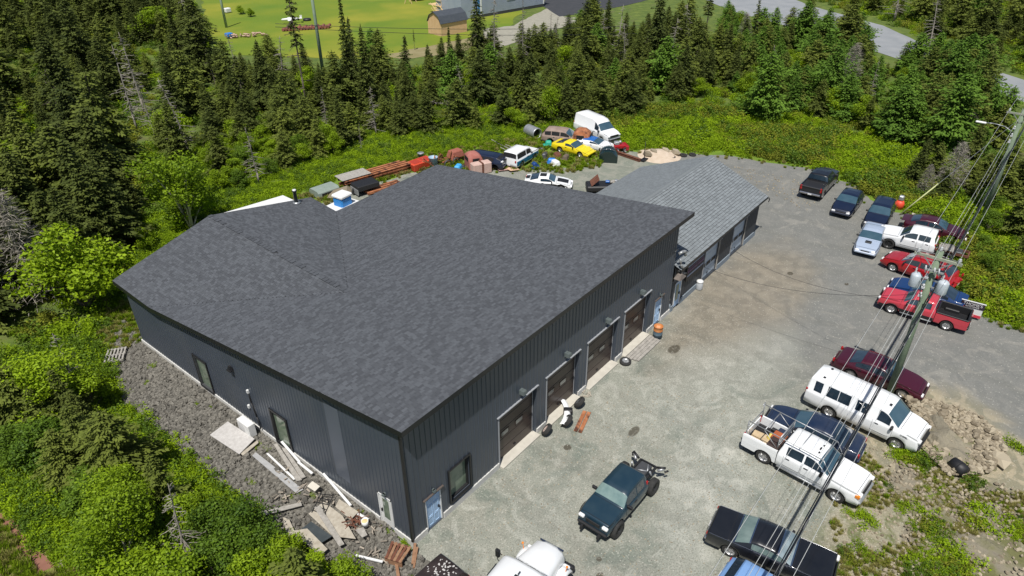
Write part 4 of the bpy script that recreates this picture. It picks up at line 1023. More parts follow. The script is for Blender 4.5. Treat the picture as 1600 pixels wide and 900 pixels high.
# --- silver car, wagon, hatch, black pickup: heading towards the camera (-X)
def nose_at(px1, px2, P, z=.0, back=0.0, turn=0.0):
    a, b_ = Vector(G(*px1, z)[:2]), Vector(G(*px2, z)[:2]); mid = (a+b_)/2; t = (b_-a).normalized(); d = Vector((t.y, -t.x))
    if d.x > 0: d = -d
    d.rotate(Matrix.Rotation(turn, 2)); return (mid.x - d.x*(P['L']/2), mid.y - d.y*(P['L']/2)), math.atan2(d.y, d.x)
P = V(SED, L=4.5, W=1.75)
loc = (41.9,-7.75); 
sv, X, S, PT = car('silver_sedan', 'light silver blue sedan with a black bonnet scoop nosing into the lot', 'car', loc, R(186), P, p_silver, group=VG_)
b = MB(); b.box((X(.95), 0, .97), (.35,.45,.07), bev=.03); b.build('hood_scoop', M_black, sv)
P = V(WAG, L=4.7, W=1.8, H=1.55)
wg, X, S, PT = car('navy_wagon', 'dark navy wagon parked just behind the silver sedan', 'car', (46.9,-7.1), R(184), P, p_dblue, group=VG_)
P = V(HAT)
ht, X, S, PT = car('black_hatchback', 'dark blue-black hatchback between the black pickup and the navy wagon', 'car', (47.6,-4.3), R(182), P, p_dblue, group=VG_)
P = V(PUC, L=5.7); 
bp, X, S, PT = car('black_pickup', 'black pickup with its tailgate towards the shop at the head of the row', 'pickup truck', (50.4,-1.0), R(2), P, p_black, mats=dict(bumper=M_chrome), group=VG_)
b = MB(); b.box((X(4.95), 0, 1.22), (1.62,1.7,.06), bev=.02); b.build('bed_cover', M_black, bp)
# --- semi truck hood at the bottom
sx_, sy_, _ = G(838,905,1.5)
na_, nb_ = Vector(G(843,838,1.55)[:2]), Vector(G(884,860,1.55)[:2]); td = (nb_-na_).normalized(); hd0 = Vector((-td.y, td.x)); hd0 = hd0 if hd0.x > 0 else -hd0; nm0 = (na_+nb_)/2 - hd0*.95
sm = thing('white_semi_truck', 'white semi truck with rounded hood and tall mirrors cut off at the bottom edge', 'truck', (nm0.x,nm0.y,0), math.atan2(hd0.y,hd0.x))
b = MB(); b.smooth = True
def ring(x, w_, z0, z1, r=.3):
    h = [(x, w_*.98, z0), (x, w_, lerp(z0, z1, .45)), (x, w_-.05, z1-r*.9), (x, w_-r*.45, z1-r*.35), (x, w_-r, z1-.05), (x, w_*.4, z1)]
    return h+[(x, 0, z1+.01)]+[(a, -b_, c_) for a, b_, c_ in h[::-1]]
b.grid([ring(.95,.50,.7,1.25,.35), ring(.9,.66,.7,1.55,.35), ring(.7,.74,.65,1.68), ring(.1,.80,.65,1.78), ring(-.5,.88,.65,1.88), ring(-.75,.94,.65,1.92)])
hd_ = b.build('hood', p_white, sm)
b = MB(); b.smooth = True
b.grid([ring(-.76,.98,.7,1.96), ring(-.78,1.05,.7,2.0,.3), ring(-1.2,1.08,.7,2.6,.35), ring(-1.35,1.08,.7,2.68,.35), ring(-2.9,1.08,.7,2.75,.35)]); b.smooth = False
b.poly([(-2.9,1.08,.7),(-2.9,-1.08,.7),(-2.9,-1.02,2.6),(-2.9,1.02,2.6)]); cb = b.build('cab', p_white, sm)
for s in (1,-1):
    b = MB(); b.smooth = True
    for k in range(1): pass
    rows = []
    for i in range(9):
        a = math.pi*i/8; x = .15+.62*math.cos(a); z = .62+.55*math.sin(a); rows.append([(x, s*.78, z+.08), (x, s*1.0, z+.06), (x, s*1.12, z), (x, s*1.14, z-.12)])
    b.grid(rows); b.build('fender', p_white, sm)
    add_wheel(sm, .15, s*.95, .5, .28, M_rim, 8)
    b = MB(); b.box((.62, s*.88, 1.0), (.2,.32,.2), bev=.05); b.build('headlight', M_lens, sm)
    b = MB(); b.box((-1.15, s*1.35, 2.25), (.14,.2,.42), bev=.03); b.path([(-1.3,s*1.05,2.5),(-1.2,s*1.35,2.5),(-1.2,s*1.35,1.95),(-1.3,s*1.08,1.9)], .02, 5); b.build('mirror', M_black, sm)
    b = MB(); b.tube((.3,s*1.02,1.15),(.3,s*1.08,1.5),.02,n=5); b.box((.3,s*1.08,1.52),(.1,.1,.1),bev=.03); b.build('fender_lamp', M_amber, sm)
    b = MB(); b.poly([(-1.5,s*1.095,1.75),(-2.3,s*1.095,1.75),(-2.3,s*1.07,2.4),(-1.65,s*1.07,2.4)]); b.build('side_window', M_cglass, sm)
b = MB(); b.poly([(-.84,-.86,2.1),(-.84,.86,2.1),(-1.17,.84,2.55),(-1.17,-.84,2.55)]); b.v = [(x+.03,y,z+.02) for x,y,z in b.v]; b.build('windshield', M_cglass2, sm)
b = MB(); b.box((.97,0,1.0),(.06,1.0,.7),bev=.02); b.build('grille', M_galv, sm)
b = MB(); b.box((1.05,0,.5),(.2,2.1,.28),bev=.05); b.build('front_bumper', M_black, sm)
b = MB(); b.box((.90,.0,1.50),(.06,1.15,.10),bev=.02); b.build('bug_shield', p_navy, sm)
b = MB()
for s in (.3,-.3): b.bar((-.86,s,2.13),(-.95,s+.4,2.3),.02)
b.build('wiper', M_black, sm)
b = MB(); b.box((-2.0,-.15,2.78),(.22,.3,.06),bev=.02); b.path([(-1.7,-.1,2.76),(-1.75,-.12,2.86),(-1.9,-.12,2.86)],.02,5); b.build('roof_horn', M_black, sm)
b = MB(); b.tube((-1.0,.99,1.95),(-2.7,1.08,2.35),.03,n=6); b.build('roof_drip_rail', M_dgrey, sm)
# --- brown vehicle at the bottom with debris on its roof
bx, by, _ = G(690,905,1.4)
P = V(WAG, L=4.4, H=1.45, W=1.75, belt=.95, axR=3.5, top=[(0,.6),(.05,.72),(.15,.8),(.7,.9),(1.1,.97),(1.18,.98),(1.8,1.38),(2.1,1.44),(3.6,1.45),(4.15,1.40),(4.32,1.1),(4.38,1.0),(4.4,.6)], ws=(1.25,1.8), rw=(4.18,4.3), sw=[(1.5,2.4),(2.48,3.4)], doors=[(1.5,2.4)], hood=(.25,1.1))
q = G(688,858,1.3)
br, X, S, PT = car('brown_car', 'dusty dark brown car with flaking pale debris on its roof at the bottom edge', 'car', (q[0]-2.15,q[1]-.78), R(178), P, mat('paint_brown', (.022,.016,.016), (.05,.038,.036), rough=.4, scale=1.5, coat=.3), group=VG_)
b = MB(); random.seed(77)
for i in range(70):
    t = random.uniform(2.6,4.1); y = random.gauss(0,.33)
    if abs(y) > .6: continue
    p = S(t, 9, 1.0); b.rv = random.random(); b.box((p.x, y, p.z+.012-.05*abs(y)), (random.uniform(.03,.10), random.uniform(.02,.08), .012), rz=random.uniform(0,3))
o = b.build('roof_debris', mat('pale_flakes',(.5,.48,.46),rough=.8), br); o['kind'] = 'stuff'
# ------------------------------------------------------------------ vegetation
random.seed(5); NP = np.random.default_rng(5)
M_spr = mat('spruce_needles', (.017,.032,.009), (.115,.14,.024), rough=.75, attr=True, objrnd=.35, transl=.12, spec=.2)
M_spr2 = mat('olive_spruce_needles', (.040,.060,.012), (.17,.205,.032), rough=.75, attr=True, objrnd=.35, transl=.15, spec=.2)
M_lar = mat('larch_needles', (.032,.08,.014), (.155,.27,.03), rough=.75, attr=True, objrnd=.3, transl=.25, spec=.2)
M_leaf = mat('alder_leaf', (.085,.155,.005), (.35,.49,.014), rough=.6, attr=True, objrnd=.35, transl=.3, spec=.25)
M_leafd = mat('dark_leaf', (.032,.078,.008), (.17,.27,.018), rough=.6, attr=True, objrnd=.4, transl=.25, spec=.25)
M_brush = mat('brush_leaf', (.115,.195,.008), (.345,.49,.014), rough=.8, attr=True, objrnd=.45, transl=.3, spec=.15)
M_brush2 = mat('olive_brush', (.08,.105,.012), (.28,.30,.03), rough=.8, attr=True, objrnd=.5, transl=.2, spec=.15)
M_bark = mat('bark', (.07,.055,.042), (.15,.125,.10), rough=.95, scale=6)
M_birch = mat('pale_bark', (.30,.27,.22), (.45,.42,.36), rough=.9, scale=5)
M_dead = mat('dead_branch', (.16,.145,.12), (.33,.30,.25), rough=.95, scale=5, attr=True, objrnd=.4)
class Fol:
    def __init__(s): s.V = []; s.rn = []
    def quads(s, P, D, U, ln, wd, rn):
        """elongated leaf quads: centre P, long axis D, side axis U"""
        D = D/ (np.linalg.norm(D, axis=1, keepdims=True)+1e-9); W = U-(U*D).sum(1, keepdims=True)*D; W /= (np.linalg.norm(W, axis=1, keepdims=True)+1e-9)
        ln = np.asarray(ln).reshape(-1,1); wd = np.asarray(wd).reshape(-1,1)
        a = P-D*ln*.5; c = P+D*ln*.5; b = P-W*wd*.5; d = P+W*wd*.5
        s.V.append(np.stack([a,b,c,d], 1)); s.rn.append(rn)
    def mesh(s, name, m):
        V = np.concatenate(s.V).reshape(-1,3); rn = np.concatenate(s.rn); n = len(rn)
        me = bpy.data.meshes.new(name); me.vertices.add(len(V)); me.vertices.foreach_set('co', V.astype(np.float32).ravel())
        me.loops.add(n*4); me.loops.foreach_set('vertex_index', np.arange(n*4, dtype=np.int32)); me.polygons.add(n)
        me.polygons.foreach_set('loop_start', np.arange(0, n*4, 4, dtype=np.int32)); me.polygons.foreach_set('loop_total', np.full(n, 4, dtype=np.int32))
        me.materials.append(m); at = me.attributes.new('rnd', 'FLOAT', 'FACE'); at.data.foreach_set('value', np.clip(rn, 0, 1).astype(np.float32)); me.update(); me.validate()
        return me
def spruce(seed, h=8.0, rad=1.9, dens=1.0, bare=.06, m=None, pw=.85, droop=.28, gap=.0, ln=.30, nm='crown', fluffy=0.0):
    r_ = np.random.default_rng(seed); F = Fol(); z = h*bare; Ps=[];Ds=[];Us=[];L=[];W=[];rn=[]
    while z < h*.985:
        f = (z-h*bare)/(h*(1-bare)); R_ = rad*((1-f)**pw)*(.9+.2*math.sin(z*2.1+seed))+.08
        if f < .12: R_ *= .55+f*4
        nb = max(4, int((7+3*(1-f))*dens))
        for k in range(nb):
            if r_.random() < gap*(1-f*.5): continue
            a = 2*math.pi*(k+r_.random()*.8)/nb + z*3; R1 = R_*r_.uniform(.55,1.25)*(1+.2*math.sin(2*a+z*1.4+seed*1.7)+.12*math.sin(a*3-z*.8+seed))
            if R1 < .1: R1 = .1
            ns = max(2, int(R1/.17)); dz = r_.uniform(-.06,.06); tone = r_.uniform(-.15,.15)
            ca, sa = math.cos(a), math.sin(a)
            for i in range(ns):
                q = (i+.6)/ns; rr = R1*q; zz = z+dz - droop*R1*q*q*.8 + .10*R1*(q**3)
                wsp = .12+.42*R1*(1-q)*.6
                for s in (-1, 0, 1):
                    off = s*wsp*r_.uniform(.5,1.0)
                    p = (ca*rr - sa*off + r_.normal(0,.02+fluffy), sa*rr + ca*off + r_.normal(0,.02+fluffy), zz + r_.normal(0,.035+fluffy*.7) - abs(off)*.2)
                    da = a + s*.75 + r_.normal(0,.2)
                    Ps.append(p); Ds.append((math.cos(da), math.sin(da), -.22+r_.normal(0,.16))); Us.append((-sa+r_.normal(0,.35), ca+r_.normal(0,.35), r_.normal(0,.5)))
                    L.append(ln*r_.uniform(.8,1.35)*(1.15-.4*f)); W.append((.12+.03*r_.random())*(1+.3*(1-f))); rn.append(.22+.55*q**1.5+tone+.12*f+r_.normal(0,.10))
        z += .21+.03*r_.random()
    for k in range(7):                                  # leader
        Ps.append((r_.normal(0,.02), r_.normal(0,.02), h*.985+.05*k-.1)); Ds.append((r_.normal(0,.4), r_.normal(0,.4), 1)); Us.append((1,r_.normal(),0)); L.append(.3); W.append(.08); rn.append(.6)
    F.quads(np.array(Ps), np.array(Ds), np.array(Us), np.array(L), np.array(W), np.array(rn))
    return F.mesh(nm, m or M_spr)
def trunk_mesh(h, r=.13, m=None, snags=0, seed=0, lean=0.0, n=8):
    r_ = random.Random(seed); b = MB(); k = 5; P = [(lean*h*(i/k)**1.5+r_.uniform(-.02,.02)*h*.1*(i>0), r_.uniform(-.02,.02)*h*.1*(i>0), h*i/k) for i in range(k+1)]
    for i in range(k): b.tube(P[i], P[i+1], r*(1-.85*i/k), r*(1-.85*(i+1)/k), n, cap=(i in (0, k-1)))
    for i in range(snags):
        z = h*r_.uniform(.12,.97); a = r_.uniform(0,6.28); L = r_.uniform(.35,1.5)*(1.08-z/h)*h*.16+.15; x0 = lean*h*(z/h)**1.5
        e = (x0+math.cos(a)*L, math.sin(a)*L, z-L*r_.uniform(-.1,.35)); b.rv = r_.random(); b.tube((x0,0,z), e, .03, .012, 4, cap=False)
        for q in range(3):
            t = r_.uniform(.3,1); a2 = a+r_.uniform(-1,1); p = (x0+math.cos(a)*L*t, math.sin(a)*L*t, z+(e[2]-z)*t); b.tube(p, (p[0]+math.cos(a2)*.4*L*.6, p[1]+math.sin(a2)*.4*L*.6, p[2]+r_.uniform(-.15,.1)), .015, .008, 3, cap=False)
    return b.mesh('trunk', m or M_bark)
def leafy(seed, h=4.5, rad=2.0, n=5200, leaf=.17, m=None, flat=.8, blobs=16, low=.15):
    r_ = np.random.default_rng(seed); F = Fol(); C = []
    for i in range(blobs):
        a = r_.uniform(0, 6.28); q = math.sqrt(r_.random()); zz = h*(low+(1-low)*r_.random()**.8)
        env = math.sin(math.pi*min(1, max(.12, (zz/h-low*.4)/(1.02-low*.4))))**.6
        C.append((math.cos(a)*rad*q*.75*env, math.sin(a)*rad*q*.75*env, zz*.86, rad*r_.uniform(.26,.46), r_.uniform(-.18,.18)))
    per = n//blobs
    for (cx, cy, cz, br, tone) in C:
        d = r_.normal(size=(per,3)); d /= np.linalg.norm(d, axis=1, keepdims=True); rr = br*(r_.random((per,1))**.35)*(1+.18*np.sin(d[:, :1]*7+cx)*np.cos(d[:,1:2]*6))
        P = np.array([cx,cy,cz])+d*rr*np.array([1,1,flat]); P[:,2] = np.maximum(P[:,2], .05)
        ax = r_.normal(size=(per,3)); ax[:,2] *= .5; U = r_.normal(size=(per,3))*.6+np.cross(d, ax)
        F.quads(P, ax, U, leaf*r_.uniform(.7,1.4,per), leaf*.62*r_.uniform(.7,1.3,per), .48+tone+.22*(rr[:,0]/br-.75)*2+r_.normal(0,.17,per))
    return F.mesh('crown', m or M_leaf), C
def stems(C, h, seed, m=None, r=.07):
    r_ = random.Random(seed); b = MB(); base = (0,0,0)
    for (cx, cy, cz, br, t) in C[:10]:
        mid = (cx*.35+r_.uniform(-.1,.1), cy*.35+r_.uniform(-.1,.1), cz*.5); b.tube((cx*.05,cy*.05,0), mid, r, r*.6, 6, cap=False); b.tube(mid, (cx,cy,cz), r*.6, r*.2, 5, cap=False)
    return b.mesh('trunk', m or M_bark)
def deadtree(seed, h=6.0, m=None):
    """bare grey tangle of twigs"""
    r_ = np.random.default_rng(seed); Ps=[];Ds=[];Us=[];L=[];W=[];rn=[]
    for i in range(2300):
        z = h*(.1+.88*r_.random()); a = r_.uniform(0,6.28); R_ = (1.7*(1-z/h)**.7+.15); q = r_.random()**.6; rr = R_*q
        Ps.append((math.cos(a)*rr, math.sin(a)*rr, z-.2*rr+r_.normal(0,.1))); aa = a+r_.normal(0,.7); Ds.append((math.cos(aa), math.sin(aa), r_.normal(-.1,.4))); Us.append(tuple(r_.normal(size=3))); L.append(r_.uniform(.25,.7)); W.append(r_.uniform(.015,.035)); rn.append(r_.random())
    F = Fol(); F.quads(np.array(Ps), np.array(Ds), np.array(Us), np.array(L), np.array(W), np.array(rn)); return F.mesh('twigs', m or M_dead)

KIND = {}
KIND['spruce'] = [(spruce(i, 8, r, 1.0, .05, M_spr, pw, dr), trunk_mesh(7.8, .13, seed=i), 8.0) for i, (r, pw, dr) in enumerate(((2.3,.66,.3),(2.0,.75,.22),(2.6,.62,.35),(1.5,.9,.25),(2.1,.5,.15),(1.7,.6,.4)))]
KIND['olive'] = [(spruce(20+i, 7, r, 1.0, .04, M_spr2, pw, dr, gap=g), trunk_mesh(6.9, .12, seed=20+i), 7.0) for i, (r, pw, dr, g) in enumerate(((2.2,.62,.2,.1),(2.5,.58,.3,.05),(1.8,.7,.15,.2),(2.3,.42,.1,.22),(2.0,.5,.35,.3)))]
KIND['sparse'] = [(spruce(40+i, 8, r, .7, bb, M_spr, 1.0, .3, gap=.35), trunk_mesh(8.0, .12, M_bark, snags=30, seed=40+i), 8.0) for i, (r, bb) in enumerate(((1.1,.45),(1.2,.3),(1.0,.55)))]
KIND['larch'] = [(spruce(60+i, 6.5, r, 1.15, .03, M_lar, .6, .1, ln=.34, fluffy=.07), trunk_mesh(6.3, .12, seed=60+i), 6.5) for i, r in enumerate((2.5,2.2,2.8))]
KIND['snag'] = [(None, trunk_mesh(7.5, .11, M_dead, snags=60, seed=80+i, lean=l), 7.5) for i, l in enumerate((.0,.05,-.04,.12))]
KIND['dead'] = [(deadtree(90+i), trunk_mesh(6.0, .12, M_dead, snags=40, seed=90+i), 6.0) for i in range(2)]
def mk(seed, h, rad, m, n=5200, leaf=.17, blobs=16, bark=None, low=.15):
    c, C = leafy(seed, h, rad, n, leaf, m, .8, blobs, low); return (c, stems(C, h, seed, bark), h)
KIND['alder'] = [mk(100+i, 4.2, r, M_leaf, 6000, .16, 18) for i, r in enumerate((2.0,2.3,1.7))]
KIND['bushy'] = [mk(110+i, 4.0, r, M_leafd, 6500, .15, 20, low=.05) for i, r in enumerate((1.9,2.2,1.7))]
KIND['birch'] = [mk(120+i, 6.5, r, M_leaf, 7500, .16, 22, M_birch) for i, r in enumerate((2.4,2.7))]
NAMES = dict(spruce=('spruce_tree','crown','trunk','tree'), olive=('fir_tree','crown','trunk','tree'), sparse=('thin_spruce','crown','trunk','tree'), larch=('larch_tree','crown','trunk','tree'),
             snag=('bare_tree','crown','trunk','tree'), dead=('dead_tree','twigs','trunk','tree'), alder=('alder_bush','crown','stem','bush'), bushy=('leafy_bush','crown','stem','bush'), birch=('birch_tree','crown','trunk','tree'))
def tree(kind, x, y, h, label, group=None, wide=1.0, var=None, rz=None, z=-.03, tiltv=None):
    V_ = KIND[kind]; c, t, H0 = V_[var if var is not None else random.randrange(len(V_))]; nm = NAMES[kind]
    s = h/H0; rz = random.uniform(0, 6.28) if rz is None else rz
    if c is None:
        o = place(nm[0], t, None, (x, y, z), rz); tag(o, label, nm[3], group)
    else:
        o = thing(nm[0], label, nm[3], (x, y, z), rz, group); place(nm[1], c, o); place(nm[2], t, o)
    o.scale = (s*wide, s*wide, s)
    if tiltv: o.rotation_euler = (tiltv[0], tiltv[1], rz)
    return o
# ---- featured trees: photo position of the foot, kind, height
def ftree(kind, px, py, h, label, wide=1.0, var=0, top=True, tiltv=None):
    x, y, _ = G(px, py); return tree(kind, x, y, h, label, None, wide, var, None, tiltv=tiltv)
FT = [('alder',140,482,6.6,'bright lime green round leafy tree close to the left roof corner',1.15,0),
 ('birch',300,356,9.0,'bright green leafy tree behind the left wing of the workshop',1.1,0),
 ('dead',62,470,8.5,'grey dead tree of bare twigs left of the bright lime tree',1.15,0),
 ('snag',215,205,9.5,'bare pale dead trunk in the dark forest left of the lawn',1.0,0),
 ('snag',243,215,7.5,'slim bare dead trunk right of the pale snag in the dark forest',1.0,1),
 ('snag',296,240,8.0,'twisted silvery dead trunk in front of the dark forest',1.1,3),
 ('sparse',478,160,16,'tall almost bare spruce in front of the lawn beside the green pole',.55,0),
 ('snag',374,128,6.5,'bare leaning dead trunk at the left edge of the lawn',1.0,1),
 ('spruce',552,165,12.5,'tallest pointed dark spruce before the middle of the lawn',.62,3),
 ('spruce',578,170,9.8,'dark pointed spruce just right of the tallest one before the lawn',.75,1),
 ('spruce',422,172,7.0,'dark broad cone spruce standing alone below the lawn',1.15,2),
 ('sparse',648,78,3.2,'small thin spruce top against the lawn left of the shed',.6,0),
 ('spruce',706,150,8.5,'narrow dark spruce standing in front of the tan shed',.6,3),
 ('sparse',748,122,13,'tall ragged spruce in front of the grey house wall',.8,1),
 ('snag',773,125,11,'bare twin dead trunk before the house yard',.8,2),
 ('snag',817,112,10,'thin bare dead tree at the right of the house yard',.7,1),
 ('larch',927,40,5.0,'small soft green larch beside the dark driveway',.9,1),
 ('spruce',1022,112,11.5,'tall dark spruce right of the driveway',.8,1),
 ('sparse',1098,88,11.0,'thin spruce top standing against the pale road',.8,2),
 ('sparse',1172,92,9.0,'bare-stemmed young spruce beside the far road',.7,0),
 ('larch',1190,185,7.5,'large soft green larch at the edge of the brush field',1.1,0),
 ('larch',1290,170,7.5,'mid green larch right of the large one at the field edge',1.0,2),
 ('larch',1400,205,7.0,'soft green larch above the dark hollow right of the field',1.0,1),
 ('larch',1475,235,8.0,'large drooping blue-green larch near the street lamp',1.15,0),
 ('larch',1515,215,4.0,'small larch below the road at the right edge',1.0,2),
 ('dead',1480,300,4.8,'grey dead conifer with white twigs behind the parked cars',1.2,1),
 ('dead',1320,150,6.5,'grey-brown dead tree between the larches',1.1,0),
 ('snag',1355,165,5.5,'thin pale dead trunk between the larches',.8,0),
 ('snag',1450,80,9,'bare leaning dead trunk beyond the far road',1.0,3),
 ('alder',860,190,4.2,'bright green bush at the foot of the dark spruces above the junk row',1.0,1),
 ('larch',640,155,4.5,'pale green bush among the middle spruces',.9,1),
 ('alder',452,905,2.4,'lime bush beside the dark sheet at the bottom of the rubble',1.1,1),
 ('alder',500,925,2.3,'lime bush at the bottom edge between the scrap and the bushes',1.2,2),
 ('alder',545,935,2.2,'small lime bush at the bottom edge left of the broken crate',1.2,0),
 ('bushy',415,880,2.6,'dark bush at the lower end of the rubble slope',1.2,0),
 ('snag',512,205,5.0,'short bare stick trunk at the edge of the middle grass',.7,0),
 ('snag',565,235,3.0,'short pale stick trunk standing in the middle grass',.6,1),
 ('birch',205,890,5.0,'leafy birch with pale bare limbs near the red path',1.1,1),
]
for k_, px, py, h, lb_, wd, vr in FT: ftree(k_, px, py, h, lb_, wd, vr % len(KIND[k_]))
# fallen dead tree in the brush
ft = trunk_mesh(5.0, .10, M_dead, snags=50, seed=7); x, y, _ = G(735,175)
o = place('fallen_tree', ft, None, (x, y, .5), 0); o.rotation_euler = (R(-75), 0, R(60)); tag(o, 'pale fallen dead tree lying in the brush above the rusty machinery', 'fallen tree')
ROADP = GP((1060,-60),(1180,-30),(1262,8),(1380,40),(1450,72),(1560,112),(1640,138),(1720,165),(1720,222),(1610,172),(1540,143),(1440,110),(1340,78),(1240,50),(1140,20),(1080,-10))
CLEAR = GP((1525,122),(1690,145),(1690,250),(1600,236),(1540,190))
FT_XY = [G(t[1], t[2])[:2] for t in FT]
placed = [(a, b) for a, b in FT_XY]
def proj(x, y, z=0):
    d = Vector((x, y, z))-CAM; zz = d.dot(fw); return 800+F_PX*d.dot(rt)/zz, 450-F_PX*d.dot(up)/zz
SUB = {'L': [((60,190),'near the upper left corner'),((60,340),'at the left edge beside the grey twiggy tree'),((180,120),'deep in the upper left forest'),((300,110),'along the left edge of the lawn'),((250,230),'above the bright birch behind the wing'),((300,30),'at the top beside the lawn'),((150,400),'around the bright lime tree'),((40,480),'at the far left above the thicket'),((180,500),'by the top of the rubble slope')],
 'M': [((400,160),'below the lawn around the green pole'),((520,150),'below the middle of the lawn'),((620,150),'below the tan shed'),((740,130),'in front of the house yard'),((850,120),'below the dark driveway'),((950,100),'right of the dark driveway'),((1080,110),'before the upper road'),((800,180),'just above the junk row'),((600,200),'above the red tub')],
 'R': [((1180,110),'where the upper road meets the belt'),((1250,90),'below the upper road bend'),((1350,110),'by the gap where the road shows'),((1450,170),'above the dark hollow'),((1540,210),'by the street lamp'),((1250,170),'at the back edge of the brush field'),((1400,220),'at the right back of the brush field')],
 'U': [((1300,10),'at the top centre right beyond the road'),((1400,20),'above the road gap'),((1480,50),'at the top right beyond the road'),((1580,80),'in the upper right corner'),((1560,10),'at the very top right')],
 'T': [((1500,330),'behind the grey dead conifer'),((1560,330),'under the overhead wires at right'),((1590,420),'at the right edge above the sign'),((1520,400),'beside the maroon car')],
 'B': [((40,620),'at the left edge of the lower thicket'),((120,600),'at the top of the lower thicket'),((200,680),'along the rubble edge below the pallet'),((120,720),'in the middle of the lower thicket'),((60,760),'above the red path'),((280,760),'below the grey board on the rubble'),((350,830),'near the bottom of the rubble slope'),((230,840),'at the bottom of the thicket'),((440,880),'at the bottom edge by the scrap boards')],
 'W': [((230,380),'beside the left wing roof edge'),((350,280),'on the strip above the white shelter'),((450,260),'on the strip above the flue pipe'),((300,330),'behind the left wing')]}
def fill(poly, n, mix, hr, label, group, dmin=1.6, sub='L', hfn=None, wide=(1.0,1.4)):
    xs = [p[0] for p in poly]; ys = [p[1] for p in poly]; c = 0; tries = 0
    while c < n and tries < n*60:
        tries += 1; x = random.uniform(min(xs), max(xs)); y = random.uniform(min(ys), max(ys))
        if not inpoly(x, y, poly) or inpoly(x, y, ROADP) or inpoly(x, y, CLEAR) or inpoly(x, y, YARD) or inpoly(x, y, LAWN): continue
        if any((x-a)**2+(y-b)**2 < dmin*dmin for a, b in placed): continue
        k_ = random.choices([m_[0] for m_ in mix], [m_[1] for m_ in mix])[0]
        hh_ = random.uniform(*hr)*(1.12 if k_ in ('sparse','snag') else 1)
        if k_ in ('alder','bushy'): hh_ *= .55
        if hfn: hh_ *= hfn(x, y)
        kl = dict(spruce='dark green spruce', olive='olive green fir', sparse='thin ragged spruce', larch='soft green larch', snag='bare dead trunk', dead='grey dead tree', alder='bright green alder bush', bushy='dark leafy bush', birch='leafy birch')[k_]
        u_, v_ = proj(x, y); sb = min(SUB[sub], key=lambda q: (q[0][0]-u_)**2+(q[0][1]-v_)**2)[1]; t_ = (hh_-hr[0]*(.55 if k_ in ('alder','bushy') else 1))/((hr[1]-hr[0])*(.55 if k_ in ('alder','bushy') else 1)+.01)
        sz = 'very short' if t_ < .2 else 'short' if t_ < .4 else 'very tall' if t_ > .85 else 'tall' if t_ > .65 else 'middling'; wq = random.uniform(*wide); sz += ', slim' if wq < lerp(*wide,.33) else (', broad' if wq > lerp(*wide,.67) else '')
        tl_ = None if k_ in ('alder','bushy','birch') else (random.gauss(0,.035), random.gauss(0,.035))
        tree(k_, x, y, hh_, sz+' '+kl+' '+sb, '%s %s' % (kl+('es' if k_ in ('larch','birch','alder','bushy') else 's'), group) if k_ not in ('larch','birch','alder','bushy') else kl+' '+group+' group', wq, tiltv=tl_)
        placed.append((x, y)); c += 1
    return c
n1 = fill(GP((-260,600),(-160,40),(40,-75),(250,-60),(300,30),(318,110),(318,200),(290,270),(215,350),(190,430),(130,455),(40,480),(-60,540)), 125, [('spruce',5),('olive',3),('sparse',.8),('snag',.5),('alder',.5)], (6.5,11), 'in the dark forest left of the lawn and workshop', 'in the left forest', 2.2, 'L')
n2 = fill(GP((335,115),(430,110),(560,118),(700,100),(800,88),(900,60),(1010,45),(1110,70),(1170,110),(1150,150),(1000,165),(900,185),(760,170),(640,178),(560,200),(420,215),(330,215)), 85, [('spruce',4),('olive',3),('sparse',1),('snag',.8),('alder',1.0),('larch',.5)], (4.0,7.5), 'in the tree belt between the lawn and the junk row', 'in the middle tree belt', 1.8, 'M')
n3 = fill(GP((1130,35),(1240,60),(1340,88),(1440,118),(1560,160),(1600,235),(1540,245),(1440,235),(1380,215),(1300,185),(1180,170),(1120,120)), 46, [('larch',4),('olive',2),('spruce',1),('dead',.6),('snag',.4),('alder',.8)], (3.5,6.2), 'between the brush field and the far road', 'along the far road', 2.3, 'R')
n3b = fill(GP((1250,62),(1330,82),(1345,100),(1300,110),(1240,90)), 7, [('larch',3),('olive',2)], (6.5,8.5), 'x', 'along the far road', 2.3, 'R')
n3c = fill(GP((1440,120),(1560,152),(1560,175),(1500,180),(1440,150)), 10, [('larch',3),('olive',2)], (6,8), 'x', 'along the far road', 2.0, 'R')
n4 = fill(GP((1270,-60),(1700,-60),(1800,150),(1640,128),(1560,102),(1450,62),(1380,30),(1270,0)), 70, [('olive',3),('spruce',2),('dead',1.5),('snag',1),('larch',1.5)], (6,10), 'beyond the far road at the upper right', 'beyond the far road', 3.2, 'U')
n1b = fill(GP((-100,360),(170,330),(225,372),(215,410),(160,440),(110,450),(50,465),(-100,560)), 30, [('spruce',4),('olive',2.5)], (6.5,9.5), 'x', 'in the left forest', 1.5, 'L')
n9 = fill(GP((430,205),(560,196),(720,186),(860,186),(1000,170),(1000,182),(860,198),(700,204),(560,222),(440,245)), 34, [('spruce',3),('olive',3),('alder',2),('snag',.5)], (3.0,5.5), 'x', 'in the middle tree belt', 1.5, 'M')
n5b = fill(GP((1400,262),(1450,262),(1490,285),(1480,318),(1430,312)), 7, [('spruce',2),('olive',1),('dead',.5)], (2.4,4), 'x', 'in the right thicket', 1.0, 'T')
n5c = fill(GP((1500,250),(1640,225),(1720,330),(1640,420),(1560,400),(1500,330)), 16, [('spruce',2),('olive',2),('bushy',2)], (3,5), 'x', 'in the right thicket', 1.4, 'T')
n5 = fill(GP((1500,290),(1640,260),(1760,420),(1700,500),(1600,470),(1540,430),(1500,370)), 26, [('bushy',3),('olive',2.5),('alder',1)], (2.2,4.2), 'in the thicket behind the parked cars at right', 'in the right thicket', 1.4, 'T')
